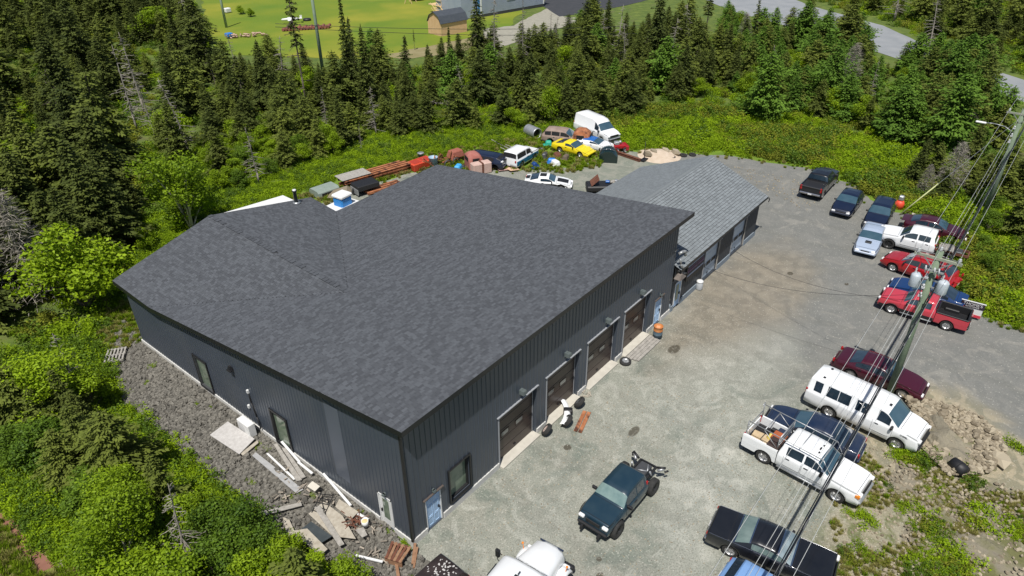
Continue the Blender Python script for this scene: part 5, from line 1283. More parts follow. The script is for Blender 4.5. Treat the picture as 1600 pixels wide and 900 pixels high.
BL = GP((-60,600),(40,575),(120,560),(165,600),(215,680),(270,730),(330,775),(380,815),(420,855),(480,905),(540,960),(100,960),(140,900),(60,850),(0,790),(-60,770))
BL = GP((-60,600),(40,590),(110,600),(150,650),(195,715),(250,765),(310,805),(360,840),(400,870),(460,915),(540,970),(230,990),(190,920),(130,862),(105,790),(40,735),(-60,705))
BL[-6:] = GP((250,990),(215,920),(165,850),(105,780),(40,730),(-60,700))
n6 = fill(BL, 74, [('bushy',4),('alder',1.8),('spruce',.7),('olive',.7),('birch',.2),('snag',.2),('dead',.12)], (3.4,5.6), 'in the thicket below the rubble slope', 'in the lower left thicket', 1.25, 'B')
n7 = fill(GP((210,395),(300,345),(340,330),(330,230),(400,225),(560,210),(560,225),(440,270),(350,310),(240,400)), 12, [('alder',3),('bushy',1)], (3.0,5.0), 'on the grassy strip behind the workshop', 'on the strip behind the workshop', 1.8, 'W')

n8 = fill(GP((330,225),(420,222),(520,222),(560,215),(545,238),(450,262),(400,290),(340,300)), 26, [('alder',3),('olive',1.5),('spruce',1.2),('bushy',1),('snag',.3)], (3.2,5.5), 'x', 'on the strip behind the workshop', 1.7, 'W')
# ---- scattered ground cover, geometry nodes instancing
def gn_scatter(name, pts, protos, label, cat):
    me = bpy.data.meshes.new(name); n = len(pts); A = np.array(pts, dtype=np.float32)
    me.vertices.add(n); me.vertices.foreach_set('co', A[:, :3].ravel())
    for nm, col_ in (('sc', 3), ('rz', 4)):
        at = me.attributes.new(nm, 'FLOAT', 'POINT'); at.data.foreach_set('value', A[:, col_].copy())
    at = me.attributes.new('ix', 'INT', 'POINT'); at.data.foreach_set('value', A[:, 5].astype(np.int32))
    o = place(name, me); cl = bpy.data.collections.new(name+'_kinds')
    for i_, p in enumerate(protos):
        p2 = bpy.data.objects.new('%s_%02d' % (p.name.split('.')[0], i_), p.data); cl.objects.link(p2)
    g = bpy.data.node_groups.new(name+'_nodes', 'GeometryNodeTree'); g.interface.new_socket('Geometry', in_out='INPUT', socket_type='NodeSocketGeometry'); g.interface.new_socket('Geometry', in_out='OUTPUT', socket_type='NodeSocketGeometry')
    N = g.nodes; Lk = g.links.new; gi = N.new('NodeGroupInput'); go = N.new('NodeGroupOutput'); ip = N.new('GeometryNodeInstanceOnPoints'); ci = N.new('GeometryNodeCollectionInfo')
    ci.inputs['Collection'].default_value = cl; ci.inputs['Separate Children'].default_value = True; ci.inputs['Reset Children'].default_value = True
    ip.inputs['Pick Instance'].default_value = True
    def na(nm, ty):
        a = N.new('GeometryNodeInputNamedAttribute'); a.data_type = ty; a.inputs['Name'].default_value = nm; return [s_ for s_ in a.outputs if s_.enabled and s_.name == 'Attribute'][0]
    cx = N.new('ShaderNodeCombineXYZ'); Lk(na('rz', 'FLOAT'), cx.inputs[2])
    Lk(gi.outputs[0], ip.inputs['Points']); Lk(ci.outputs[0], ip.inputs['Instance']); Lk(na('ix', 'INT'), ip.inputs['Instance Index']); Lk(cx.outputs[0], ip.inputs['Rotation']); Lk(na('sc', 'FLOAT'), ip.inputs['Scale'])
    Lk(ip.outputs[0], go.inputs[0]); md = o.modifiers.new('scatter', 'NODES'); md.node_group = g
    return tag(o, label, cat, kind='stuff')
def clump(seed, m, w_=1.0, h=.7, n=420, leaf=.13, up=.25):
    r_ = np.random.default_rng(seed); F = Fol(); C = r_.uniform(-.5,.5,(7,2))*w_; hh = r_.uniform(.45,1,7)*h; k = r_.integers(0,7,n)
    d = r_.normal(size=(n,3)); d /= np.linalg.norm(d,axis=1,keepdims=True); rr = r_.random((n,1))**.4
    P = np.stack([C[k,0], C[k,1], np.zeros(n)],1)+d*rr*np.stack([np.full(n,w_*.33)]*2+[hh[k]],1); P[:,2] = np.abs(P[:,2])
    ax = r_.normal(size=(n,3)); ax[:,2] = ax[:,2]*.5+up
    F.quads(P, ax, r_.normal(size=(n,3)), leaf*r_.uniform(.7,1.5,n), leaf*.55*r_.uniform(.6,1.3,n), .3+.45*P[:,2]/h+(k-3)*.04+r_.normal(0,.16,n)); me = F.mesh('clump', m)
    return bpy.data.objects.new('clump', me)
def tuft(seed, m, n=90, h=.35, w_=.35):
    r_ = np.random.default_rng(seed); F = Fol(); a = r_.uniform(0,6.28,n); q = r_.random(n)*w_*.5; H = h*r_.uniform(.5,1.1,n)
    D = np.stack([np.cos(a)*.5, np.sin(a)*.5, np.ones(n)],1)+r_.normal(0,.15,(n,3)); P = np.stack([np.cos(a)*q, np.sin(a)*q, H*.45],1)
    F.quads(P, D, r_.normal(size=(n,3)), H, np.full(n,.035), .35+.4*r_.random(n)); return bpy.data.objects.new('tuft', F.mesh('tuft', m))
def pts_in(poly, n, sc, nk, not_in=(), noise=None, z=-.02):
    xs = [p[0] for p in poly]; ys = [p[1] for p in poly]; out = []; t = 0
    while len(out) < n and t < n*25:
        t += 1; x = random.uniform(min(xs), max(xs)); y = random.uniform(min(ys), max(ys))
        if not inpoly(x, y, poly) or any(inpoly(x, y, q) for q in not_in): continue
        if noise and nz(x, y, noise[0], noise[1]) < noise[2]+random.uniform(-.2,.2): continue
        out.append((x, y, z, random.uniform(*sc), random.uniform(0,6.28), random.randrange(nk)))
    return out
M_gt = mat('grass_blade', (.11,.19,.008), (.27,.37,.02), rough=.8, attr=True, objrnd=.5, transl=.3, spec=.1)
M_gy = mat('dry_grass_blade', (.22,.22,.05), (.42,.38,.14), rough=.8, attr=True, objrnd=.5, transl=.3, spec=.1)
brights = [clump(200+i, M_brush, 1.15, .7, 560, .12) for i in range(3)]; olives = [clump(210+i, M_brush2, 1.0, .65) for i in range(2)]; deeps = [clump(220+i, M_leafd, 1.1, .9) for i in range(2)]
FIELD = GP((890,190),(1000,165),(1180,175),(1300,195),(1380,225),(1440,245),(1540,255),(1640,270),(1760,470),(1650,545),(1600,514),(1540,488),(1508,458),(1496,428),(1478,398),(1460,356),(1430,330),(1388,324),(1340,284),(1265,257),(1212,251),(1160,240),(1080,234),(1010,233),(968,230))
FP = []
for p in pts_in(FIELD, 3600, (.55,1.25), 7, (ROADP,), z=-.05):
    v = nz(p[0], p[1], .22, 2)+.35*nz(p[0], p[1], .9, 6); k = (random.choice((0,1,2,6)) if v > -.05 else random.choice((3,4,4,5))) if random.random() < .8 else p[5]
    FP.append((p[0], p[1], p[2], p[3]*(1.25+.35*nz(p[0], p[1], .6, 9)), p[4], k))
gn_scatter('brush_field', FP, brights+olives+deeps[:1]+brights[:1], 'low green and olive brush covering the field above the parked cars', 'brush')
STRIP = GP((180,480),(240,395),(330,345),(430,322),(480,300),(520,282),(600,258),(650,245),(720,232),(800,222),(880,215),(900,190),(870,170),(640,170),(560,185),(420,200),(320,215),(240,300),(180,400))
gn_scatter('green_undergrowth', pts_in(STRIP, 3600, (.4,1.0), 6, z=-.05), brights+brights[:2]+deeps[:1], 'bright green undergrowth strip between the tree belt and the workshop', 'undergrowth')
LWL = GP((-80,560),(80,540),(150,540),(172,570),(190,625),(245,680),(300,722),(340,760),(385,795),(430,845),(490,895),(560,940),(480,980),(120,980),(150,905),(90,870),(40,825),(0,790),(-80,760))
gn_scatter('thicket_undergrowth', pts_in(LWL, 2000, (.5,1.1), 7, z=-.05), brights+deeps+brights[:2], 'green leafy undergrowth of the lower left thicket', 'undergrowth')
FOREST = GP((-260,640),(-160,40),(40,-75),(260,-60),(318,30),(330,110),(420,110),(560,120),(700,104),(800,92),(900,62),(1010,44),(1180,70),(1340,90),(1560,165),(1500,240),(1380,215),(1180,175),(1000,165),(870,175),(560,190),(320,215),(200,400),(150,560))
gn_scatter('forest_undergrowth', pts_in(FOREST, 5200, (.7,1.7), 6, (ROADP, LAWN), z=-.05), deeps+olives+brights[:2], 'dark mixed undergrowth of the forest floor between the trees', 'undergrowth')
gn_scatter('roadside_undergrowth', pts_in(GP((1250,-60),(1800,-60),(1800,160),(1640,130),(1560,104),(1450,64),(1380,32),(1262,0)), 2200, (.9,2.2), 6, (ROADP,), z=-.05), brights[:2]+olives+deeps, 'mixed brush beyond the far road at the upper right', 'brush')
tg = [tuft(230+i, M_gt) for i in range(3)]; ty = [tuft(240+i, M_gy) for i in range(2)]
EDGE = pts_in(GP((400,325),(480,305),(560,285),(640,248),(760,225),(860,210),(965,222),(940,262),(890,272),(845,270),(760,266),(640,268),(560,300),(480,335)), 1500, (.7,1.5), 5, z=-.01)
YEDGE = []
for (a, b) in zip(YARD, YARD[1:]+YARD[:1]):
    L_ = math.dist(a, b)
    for k in range(int(L_*4)):
        t = random.random(); x = lerp(a[0], b[0], t)+random.gauss(0,.45); y = lerp(a[1], b[1], t)+random.gauss(0,.45)
        if (x < 25 and y > -1 and y < 30) or -11 < y < -2 and x < 20: continue
        YEDGE.append((x, y, -.01, random.uniform(.5,1.2), random.uniform(0,6.28), random.randrange(5)))
gn_scatter('grass_tufts', EDGE+YEDGE, tg+ty, 'tufts of green and yellowing grass along the edge of the gravel lot', 'grass')
WP = pts_in(GP((1320,700),(1440,690),(1600,760),(1600,930),(1330,930),(1380,830)), 120, (.3,.8), 4, noise=(.7,3,.45), z=0)+pts_in(GP((1330,700),(1430,712),(1480,760),(1400,900),(1310,900)), 18, (.25,.5), 4, z=0)+[(*G(px,py)[:2],0,s_,1.0,i_) for px,py,s_,i_ in ((1420,712,.9,0),(1405,718,.7,1),(1348,810,.8,0),(1352,865,.8,1),(1337,880,.7,2),(1408,712,.8,0),(1590,700,.9,1),(1410,790,.6,0),(1530,800,1.1,0),(1545,830,1.0,1),(1520,815,.9,2),(1480,860,1.1,0),(1500,880,1.1,1),(1440,800,.8,1))]
gn_scatter('weed_clumps', WP, brights[:2]+olives[:1]+deeps[:1], 'green weeds growing through the gravel at the lower right', 'weeds')
gn_scatter('clearing_grass', pts_in(GP((-60,800),(0,812),(30,850),(60,900),(120,900),(160,930),(140,980),(-60,980)), 700, (.5,1.3), 5, z=0)+pts_in(GP((80,868),(110,870),(170,905),(150,930),(90,900)), 120, (.5,1.1), 5, z=0), tg+ty, 'yellow green grass of the clearing at the bottom left corner', 'grass')
gn_scatter('weed_grass', pts_in(GP((1300,720),(1440,690),(1600,740),(1610,930),(1300,930)), 1300, (.3,.8), 5, noise=(.9,8,-.1), z=0), tg[:1]+ty+ty, 'sparse grass on the stony ground at the lower right', 'grass')
gn_scatter('rubble_weeds', pts_in(RUB, 22, (.2,.4), 3, z=.05), brights, 'few small weeds sprouting between the dark rubble stones', 'weeds')

PT_ = [bpy.data.objects.new('young_conifer', KIND[k_][i_][0]) for k_, i_ in (('spruce',0),('spruce',2),('olive',0),('olive',1),('spruce',1))]
def tpts(poly, n, sc, nk, dmin, avoid=(ROADP, LAWN, YARD, CLEAR)):
    out = []
    for p in pts_in(poly, n, sc, nk, avoid, z=-.1):
        out.append(p)
    return out
gn_scatter('young_conifers', tpts(GP((-260,640),(-160,40),(40,-75),(250,-60),(300,30),(312,110),(322,215),(290,270),(215,350),(190,430),(130,450),(40,470),(-60,540)), 320, (.5,.95), 5, 1)
  + tpts(GP((335,125),(430,122),(560,130),(700,112),(800,96),(900,66),(1010,50),(1110,75),(1170,110),(1150,150),(1000,165),(900,185),(760,170),(640,178),(560,200),(420,205),(330,205)), 210, (.3,.7), 5, 1)
  + tpts(GP((1270,-60),(1700,-60),(1800,150),(1640,128),(1560,102),(1450,62),(1380,30),(1270,0)), 170, (.5,1.0), 5, 1), PT_, 'mass of smaller conifers filling the woods between the larger trees', 'trees')
PL_ = [bpy.data.objects.new('young_larch', KIND[k_][i_][0]) for k_, i_ in (('larch',0),('larch',1),('alder',0),('olive',1))]
gn_scatter('young_larches', tpts(GP((1130,40),(1240,66),(1340,94),(1440,124),(1560,166),(1600,225),(1540,245),(1440,232),(1380,212),(1300,185),(1180,170),(1120,120)), 170, (.35,.9), 4, 1), PL_, 'mass of soft green young larches between the brush field and the road', 'trees')
gn_scatter('wall_corner_grass', pts_in(GP((150,470),(205,470),(222,535),(175,560),(150,540)), 260, (.5,1.2), 5, z=0), tg+ty, 'grass patch at the top of the rubble slope by the wall corner', 'grass')
# ---- stones
def stone(seed, flat=.5):
    r_ = random.Random(seed); b = MB(); P = []
    for (zz, k) in ((-.5,.7),(.0,1.0),(.5,.65)):
        for i in range(6):
            a = 2*math.pi*i/6+r_.uniform(-.3,.3); q = k*r_.uniform(.7,1.1); P.append((math.cos(a)*q*.5, math.sin(a)*q*.42, zz*flat+r_.uniform(-.06,.06)))
    b.v = P; b.face(range(5,-1,-1)); b.face(range(12,18))
    for j in (0, 6):
        for i in range(6): b.face((j+i, j+(i+1)%6, j+6+(i+1)%6, j+6+i))
    return b
ST1 = [stone(i).mesh('stone', M_stone) for i in range(6)]; ST2 = [stone(10+i).mesh('stone', M_stone2) for i in range(5)]
gn_scatter('rubble_stones', pts_in(RUB, 14000, (.07,.27), 6, z=.08), [bpy.data.objects.new('s', m_) for m_ in ST1], 'dark shale rubble covering the slope along the long side wall', 'rubble')
gn_scatter('spoil_stones', pts_in(MOUND, 3200, (.08,.32), 5, z=.25)+pts_in(WEED, 1100, (.08,.25), 5, z=.12)+pts_in(GP((1330,700),(1430,690),(1480,760),(1400,900),(1310,900)), 500, (.06,.2), 5, z=.02), [bpy.data.objects.new('s', m_) for m_ in ST2], 'broken tan rock of the spoil bank and stony verge', 'rocks')
gn_scatter('yard_pebbles', [p for p in pts_in(GP((660,880),(790,740),(1000,580),(1130,620),(1330,700),(1320,950),(700,950)), 1500, (.03,.09), 5, z=.01)]+pts_in(GP((1130,255),(1300,290),(1260,330),(1180,290)), 160, (.08,.2), 5, z=.02), [bpy.data.objects.new('s', m_) for m_ in ST2], 'loose pale pebbles scattered over the gravel lot', 'pebbles')
bed = bpy.data.objects['rubble_bed']; mnd = bpy.data.objects['rock_spoil_bank']
for i in range(90):
    q = pts_in(RUB, 1, (.3,.55), 6, z=.14)[0]; o = place('stone', ST1[q[5]], bed, q[:3], q[4]); o.scale = (q[3],)*3
for i in range(60):
    q = pts_in(MOUND, 1, (.3,.6), 5, z=.38)[0]; o = place('stone', ST2[q[5]], mnd, q[:3], q[4]); o.scale = (q[3],)*3
for px, py, s_, lb_ in ((105,880,1.0,'pale flat boulder at the end of the red path'),(1508,690,1.0,'pale angular rock on the spoil bank by the road'),(1562,722,1.5,'white boulder at the right of the black barrel')):
    o = place('boulder', ST2[0], None, (*G(px,py)[:2], .25*s_*.5), 1.0); o.scale = (s_,s_,s_*.6); tag(o, lb_, 'boulder')
M_wirel = mat('pale_wire', (.45,.46,.45), rough=.5)
# ------------------------------------------------------------------ utility line (runs parallel to the shop front)
def insul(parent, x, y, z, s=1.0):
    b = MB(); b.lathe([(.0,0),(.05,0),(.09*s,.05),(.05,.09),(.10*s,.14),(.05,.18),(.08*s,.22),(.0,.26)], (x,y,z), n=10); return b.build('insulator', M_porc, parent)
WY = (-12.95, -13.85, -14.78); ZA = 9.35
def pole(label, x, y, transf, lamp):
    t = thing('utility_pole', label, 'utility pole', (x,y,0))
    b = MB(); b.tube((0,0,-.3),(.0,0,9.5),.19,.16,12); b.build('post', M_pole, t)
    for yy, nm in ((0,0),): 
        b = MB(); b.box((-.12,-14.0+.1-y+.05 if False else (WY[0]+WY[2])/2-y, ZA-.22),(.10,2.15,.13)); b.build('crossarm', M_arm, t)
    insul(t, -.12, WY[0]-y, ZA-.16); insul(t, 0, 0, 9.5); insul(t, -.12, WY[2]-y, ZA-.16)
    b = MB(); b.bar((-.14,.6,ZA-.25),(-.14,.0,ZA-.9),.05); b.bar((-.14,-.7,ZA-.25),(-.14,-.0,ZA-.9),.05); b.build('brace', M_galv, t)
    for z in (8.0,7.4,6.9): 
        b = MB(); b.box((-.16,.18,z),(.12,.16,.10)); b.tube((-.16,.18,z+.05),(-.16,.18,z+.2),.05,n=6); b.build('clamp', M_porc, t)
    if transf:
        for s in (1,-1):
            r_ = MB(); cy = s*.62; r_.lathe([(0,0),(.24,0),(.26,.04),(.26,.62),(.24,.66),(.15,.74),(0,.76)], (-.15,cy,7.35), n=18); tr = r_.build('transformer', mat('transformer_grey',(.42,.47,.52),(.5,.54,.58),rough=.4,scale=3), t)
            q = MB(); q.lathe([(.05,.7),(.07,.78),(.03,.86),(.06,.94),(.02,1.05)], (-.15,cy+.1,7.35), n=8); q.build('bushing', M_porc, tr)
            q = MB(); q.path([(-.15,cy+.1,8.35),(-.4,cy*.8,8.6),(-.12,cy*1.2,8.95),(-.12,cy*1.35,9.2)], .012, 4); q.build('lead_wire', M_cable, tr)
            q = MB(); q.bar((-.08,s*.1,7.9),(-.12,s*.45,7.9),.07); q.bar((-.08,s*.1,7.5),(-.12,s*.45,7.5),.07); q.build('hanger', M_galv, tr)
        b = MB(); b.box((-.3,-.05,8.5),(.1,.9,.08)); b.build('cutout_arm', M_galv, t)
        for yy in (.3,-.3,-.1):
            b = MB(); b.tube((-.36,yy,8.35),(-.42,yy+.05,8.75),.035,n=6); b.build('cutout', M_porc, t)
        b = MB(); b.path([(-.4,-.35,7.9),(-.5,-.3,7.3),(-.35,-.15,6.9),(-.2,-.1,6.3)], .025, 5); b.path([(-.4,.35,8.0),(-.45,.2,7.2),(-.25,.1,6.6)], .025, 5); b.build('drop_loop', M_cable, t)
    if lamp:
        b = MB(); P = [(0,.1,7.6),(-.1,.8,8.0),(-.15,1.6,8.1),(-.15,2.1,8.05)]; b.path(P, .035, 6); b.build('lamp_arm', M_galv, t)
        b = MB(); b.box((-.15,2.45,8.03),(.22,.75,.14),bev=.05); b.build('lamp_head', M_white, t)
    return t
pole('green treated utility pole with crossarm and two grey transformers above the red pickup', 23.75, -13.85, True, False)
pole('far utility pole with a white street lamp arm in front of the larches', 52.2, -13.85, False, True)
XS = [-34.0, 23.75, 52.2, 95.0]
def catenary(p, q, sag, r, n=22, m=M_wire, name='overhead_wire', label='', group='overhead wires'):
    b = MB(); pts = [Vector(p).lerp(Vector(q), i/n)-Vector((0,0,sag*4*(i/n)*(1-i/n))) for i in range(n+1)]; b.path(pts, r, 5); return b
for i, (y, z, lb_) in enumerate(((WY[0],9.45,'left bare power wire running on the left ends of the crossarms'),(WY[1],9.78,'middle bare power wire running over the pole tops'),(WY[2],9.45,'right bare power wire running on the right ends of the crossarms'))):
    b = MB()
    for a, c in zip(XS[:-1], XS[1:]):
        n = 26; pts = [Vector((lerp(a,c,k/n), y, z-.25*4*(k/n)*(1-k/n)*(c-a)/45)) for k in range(n+1)]; b.path(pts, .009, 5)
    tag(b.build('overhead_wire', M_wirel, None, fix=False), lb_, 'wire', 'overhead wires along the pole line')
for i, (dy, z, r_, lb_, mm) in enumerate(((.0,6.45,.05,'thick black cable bundle slung below the power wires',M_cable),(.22,6.75,.008,'thin wire just above and left of the thick cable bundle',M_wirel),(.42,7.3,.008,'thin wire furthest left above the thick cable bundle',M_wirel),(.12,6.2,.022,'slim dark cable under the thick bundle',M_cable),(-.1,7.0,.008,'thin wire directly over the thick cable bundle',M_wire))):
    b = MB()
    for a, c in zip(XS[:-1], XS[1:]):
        n = 26; pts = [Vector((lerp(a,c,k/n), -14.05+dy, z-.3*4*(k/n)*(1-k/n)*(c-a)/45)) for k in range(n+1)]; b.path(pts, r_, 6)
    tag(b.build('cable', mm, None, fix=False), lb_, 'cable', 'overhead cables along the pole line')
for (p, q, sg_, lb_) in (((23.75,-13.8,7.0),(24.6,-.4,3.9),1.0,'dark service cable from the transformer pole to the shop corner'),((23.7,-13.8,6.6),(29.5,-.45,3.3),1.1,'second dark service cable from the pole to the shop eave')):
    tag(catenary(p,q,sg_,.010).build('service_cable', M_cable, None, fix=False), lb_, 'cable')
# guy wires of the far pole
for q, lb_ in ((G(1412,330),'yellow-sleeved guy wire nearest the orange marker'),(G(1405,336),'second yellow-sleeved guy wire beside the orange marker')):
    b = MB(); a = Vector(q); c = Vector((52.2,-13.8,8.8)); e = a.lerp(c,.32); b.path([a,e], .05, 6); g = b.build('guy_sleeve', mat('guard_yellow',(.50,.52,.25),rough=.7), None)
    b = MB(); b.path([e,c], .01, 4); gw = b.build('guy_wire', M_galv, None, fix=False); g.parent = gw; tag(gw, lb_, 'guy wire')
# lawn poles
for (px, py, h_, lb_) in ((354,43,9.0,'slim wooden pole near the left end of the lawn'),(507,128,17.5,'tall pale green wooden pole rising in front of the lawn')):
    x, y, _ = G(px,py); t = thing('wooden_pole', lb_, 'utility pole', (x,y,0)); b = MB(); b.tube((0,0,-.2),(0,0,h_),.24,.18,10); b.build('post', mat('pale_green_pole',(.22,.30,.20),(.3,.38,.27),rough=.9,scale=2), t)
    if px < 400: b = MB(); b.box((1.2,-.8,5.5),(.5,.5,.5)); 
for k, (pa, pb) in enumerate((((430,37,8),(1000,40,4)),((430,42,8),(1000,52,3.0)))):
    b = MB(); b.path([Vector(G(*pa)).lerp(Vector(G(*pb)), i/12)-Vector((0,0,.6*4*(i/12)*(1-i/12))) for i in range(13)], .03, 4)
    tag(b.build('lawn_wire', M_cable, None, fix=False), 'upper thin dark wire crossing over the lawn' if k == 0 else 'lower thin dark wire crossing over the lawn', 'wire')

# ------------------------------------------------------------------ house, shed, lawn things
M_hs = mat('blue_grey_clapboard', (.28,.32,.40), (.33,.37,.45), rough=.6, scale=1); M_pine = mat('new_pine', (.62,.42,.20), (.72,.52,.28), rough=.8, scale=3); M_shed = mat('tan_shed_board', (.60,.38,.20), (.68,.45,.26), rough=.8, scale=1.5)
def oriented(p, q):
    a, b_ = Vector(p[:2]), Vector(q[:2]); d = (b_-a); return a, d.normalized(), d.length, math.atan2(d.y, d.x)
a, d, L, h = oriented(G(752,27), G(849,10))
ho = thing('house', 'blue-grey clapboard house with white windows at the top of the picture', 'house', (a.x,a.y,0), h)
D_ = 9.0; hh_ = 5.6
b = MB(); b.box((L/2, D_/2, hh_/2+.5),(L,D_,hh_)); b.build('wall', M_hs, ho)
for i in range(26):
    z = .62+i*.21
    b = MB(); b.box((L/2,-.02,z),(L,.03,.17)); 
    if i == 0: me_c = b.mesh('clapboard', M_hs)
    place('clapboard', me_c, ho, (0,0,z-.62))
b = MB(); b.box((L/2,D_/2,.25),(L+.1,D_+.1,.5)); b.build('foundation', M_drive, ho)
b = MB(); b.box((L,-.03,hh_/2+.5),(.25,.12,hh_)); b.box((0,-.03,hh_/2+.5),(.25,.12,hh_)); b.build('corner_board', M_white, ho)
b = MB(); b.poly([(-.5,-.6,6.0),(L+.5,-.6,6.0),(L+.5,D_/2,8.8),(-.5,D_/2,8.8)]); b.poly([(-.5,D_+.6,6.0),(L+.5,D_+.6,6.0),(L+.5,D_/2,8.8),(-.5,D_/2,8.8)]); b.poly([(-.0,0,6.0),(0,D_,6.0),(0,D_/2,8.75)]); b.poly([(L,0,6.0),(L,D_,6.0),(L,D_/2,8.75)]); b.build('roof', M_shg, ho, fix=False)
wx = L*.46
for k in (0, .5):
    b = MB(); w0 = MB(); w0.box((wx+L*k*.75,-.06,3.0),(1.9,.06,1.2)); wo = w0.build('window', M_cglass, ho)
    f = MB()
    for q in ((0,.63,2.1,.12),(0,-.63,2.1,.12)): f.box((wx+L*k*.75,-.1,3.0+q[1]),(q[2],.08,q[3]))
    for xx in (-1.0,-.35,.35,1.0): f.box((wx+L*k*.75+xx,-.1,3.0),(.1,.08,1.3))
    f.build('window_frame', M_white, wo)
    for zz in (2.8,3.2):
        f = MB(); f.box((wx+L*k*.75,-.1,zz),(1.9,.05,.04)); f.build('muntin', M_white, wo)
# side bay, blue, with deck
b = MB(); b.box((-2.2,4.5,2.6),(4.2,8,5.0)); b.build('side_bay', M_hs, ho); b = MB(); b.box((-.25,.42,2.6),(.4,.2,5.0)); b.build('blue_corner_trim', mat('bright_blue_trim',(.05,.20,.42),rough=.5), ho)
dk = thing('wooden_deck', 'new pine deck with railing and stairs beside the blue-grey house', 'deck', G(716,18), h)
b = MB(); b.box((-1.5,1.2,1.55),(6.5,4.2,.12)); b.build('floor', M_pine, dk)
for i in range(22):
    b = MB(); b.box((-4.6+i*.29,-.85,2.1),(.09,.05,.95))
    if i == 0: mbal = b.mesh('baluster', M_pine)
    place('baluster', mbal, dk, (i*.29,0,0))
b = MB(); b.box((-1.5,-.85,2.62),(6.4,.12,.09)); b.box((-4.7,1.2,2.62),(.1,4.1,.09)); b.build('handrail', M_pine, dk)
for x in (-4.6,-1.5,1.6):
    b = MB(); b.box((x,-.8,.9),(.14,.14,1.8)); b.build('post', M_pine, dk)
for i in range(7):
    b = MB(); b.box((-6.0-.0*i,-.4-.32*i,1.45-.2*i),(1.3,.3,.06)); b.build('step', M_pine, dk)
for s in (-.66,.66):
    b = MB(); b.bar((-6.0+s,-.2,2.4),(-6.0+s,-2.5,1.05),.09); b.bar((-6.0+s,-2.5,0),(-6.0+s,-2.5,1.05),.09); b.build('stair_rail', M_pine, dk)
# gambrel shed
a, d, L, h = oriented(G(690,57), G(731,49)); L = 5.6
gs = thing('garden_shed', 'tan wooden shed with dark gambrel roof in front of the deck', 'shed', (a.x,a.y,0), h)
sw_ = 3.6; prof = [(0,0),(0,2.1),(.5,3.1),(sw_/2,3.75),(sw_-.5,3.1),(sw_,2.1),(sw_,0)]
b = MB(); n = len(prof); b.poly([(0,y,z) for y,z in prof]); b.poly([(L,y,z) for y,z in prof][::-1])
for (y0,z0),(y1,z1) in ((prof[0],prof[1]),(prof[5],prof[6])): b.poly([(0,y0,z0),(L,y0,z0),(L,y1,z1),(0,y1,z1)])
b.build('wall', M_shed, gs)
for i, ((y0,z0),(y1,z1)) in enumerate(zip(prof[1:5],prof[2:6])):
    b = MB(); o_ = .05; e0 = (y0-(.18 if i == 0 else 0), z0-(.12 if i == 0 else 0)); e1 = (y1+(.18 if i == 3 else 0), z1-(.12 if i == 3 else 0))
    b.poly([(-.2,e0[0],e0[1]+o_),(L+.2,e0[0],e0[1]+o_),(L+.2,e1[0],e1[1]+o_),(-.2,e1[0],e1[1]+o_)]); b.poly([(-.2,e0[0],e0[1]),(L+.2,e0[0],e0[1]),(L+.2,e1[0],e1[1]),(-.2,e1[0],e1[1])]); b.poly([(-.2,e0[0],e0[1]+o_),(-.2,e1[0],e1[1]+o_),(-.2,e1[0],e1[1]-.08),(-.2,e0[0],e0[1]-.08)])
    b.build('roof_slope', mat('charcoal_roof',(.045,.055,.07),(.065,.075,.09),rough=.9,scale=2), gs, fix=False)
for y in (0,sw_):
    b = MB(); b.box((0,y,1.05),(.12,.12,2.1)); b.build('corner_board', M_pine, gs)
# play set at the top edge
pset = thing('play_set', 'wooden play set with dark tub at the very top of the lawn', 'play set', G(638,6), .4)
b = MB()
for s in (0,2.4):
    b.bar((s,-.8,0),(s,0,2.2),.12); b.bar((s,.8,0),(s,0,2.2),.12)
b.bar((0,0,2.2),(2.4,0,2.2),.12); b.build('frame', M_pine, pset)
b = MB(); b.lathe([(0,0),(1.6,0),(1.7,.7),(1.55,.7),(1.5,.1),(0,.1)], (5,0,0), n=20); b.build('tub', M_black, pset)
# lawn things
fp = thing('firewood_pile', 'heap of pinkish split firewood under a blue tarp corner on the lawn', 'firewood', G(388,58), .0)
random.seed(11)
for i in range(34):
    b = MB(); t = i/34; a = Vector((t*5.0-2.5, -t*3.2+1.6, 0)); 
    x, y, z = a.x+random.uniform(-.5,.5), a.y+random.uniform(-.5,.5), random.uniform(.12,.6); an = random.uniform(0,3.1)
    b.tube((x-.3*math.cos(an),y-.3*math.sin(an),z),(x+.3*math.cos(an),y+.3*math.sin(an),z+.05),.12,n=6); b.build('log', mat('split_wood',(.42,.28,.2),(.6,.42,.33),rough=.9,scale=3), fp)
b = MB(); b.box((-2.4,1.9,.55),(1.1,1.0,.6),bev=.1); b.build('tarp', mat('blue_tarp',(.03,.18,.55),rough=.5), fp)
rl = thing('log_row', 'row of dark red logs lying on the lawn behind the green pole', 'logs', G(482,46), .0)
for i in range(16):
    b = MB(); x, y = (i-8)*.42, -(i-8)*.30; b.tube((x-.5,y-.3,.3),(x+.5,y+.3,.3+.2*(i%2)),.26,n=7); b.build('log', mat('red_log',(.18,.06,.04),(.3,.12,.09),rough=.9,scale=3), rl)
sl = thing('lawn_glider', 'small pale aircraft-shaped lawn ornament left of the red logs', 'lawn ornament', G(457,36), -.6)
b = MB(); b.lathe([(0,-1.9),(.18,-1.7),(.26,-.4),(.2,.9),(0,1.9)], (0,0,.7), axis='x', n=10); b.build('fuselage', M_white, sl)
b = MB(); b.box((-.4,0,.72),(.7,3.4,.08),bev=.03); b.build('wing', M_white, sl)
b = MB(); b.box((1.6,0,.8),(.4,1.1,.06)); b.box((1.65,0,1.05),(.4,.06,.5)); b.build('tail', M_white, sl)
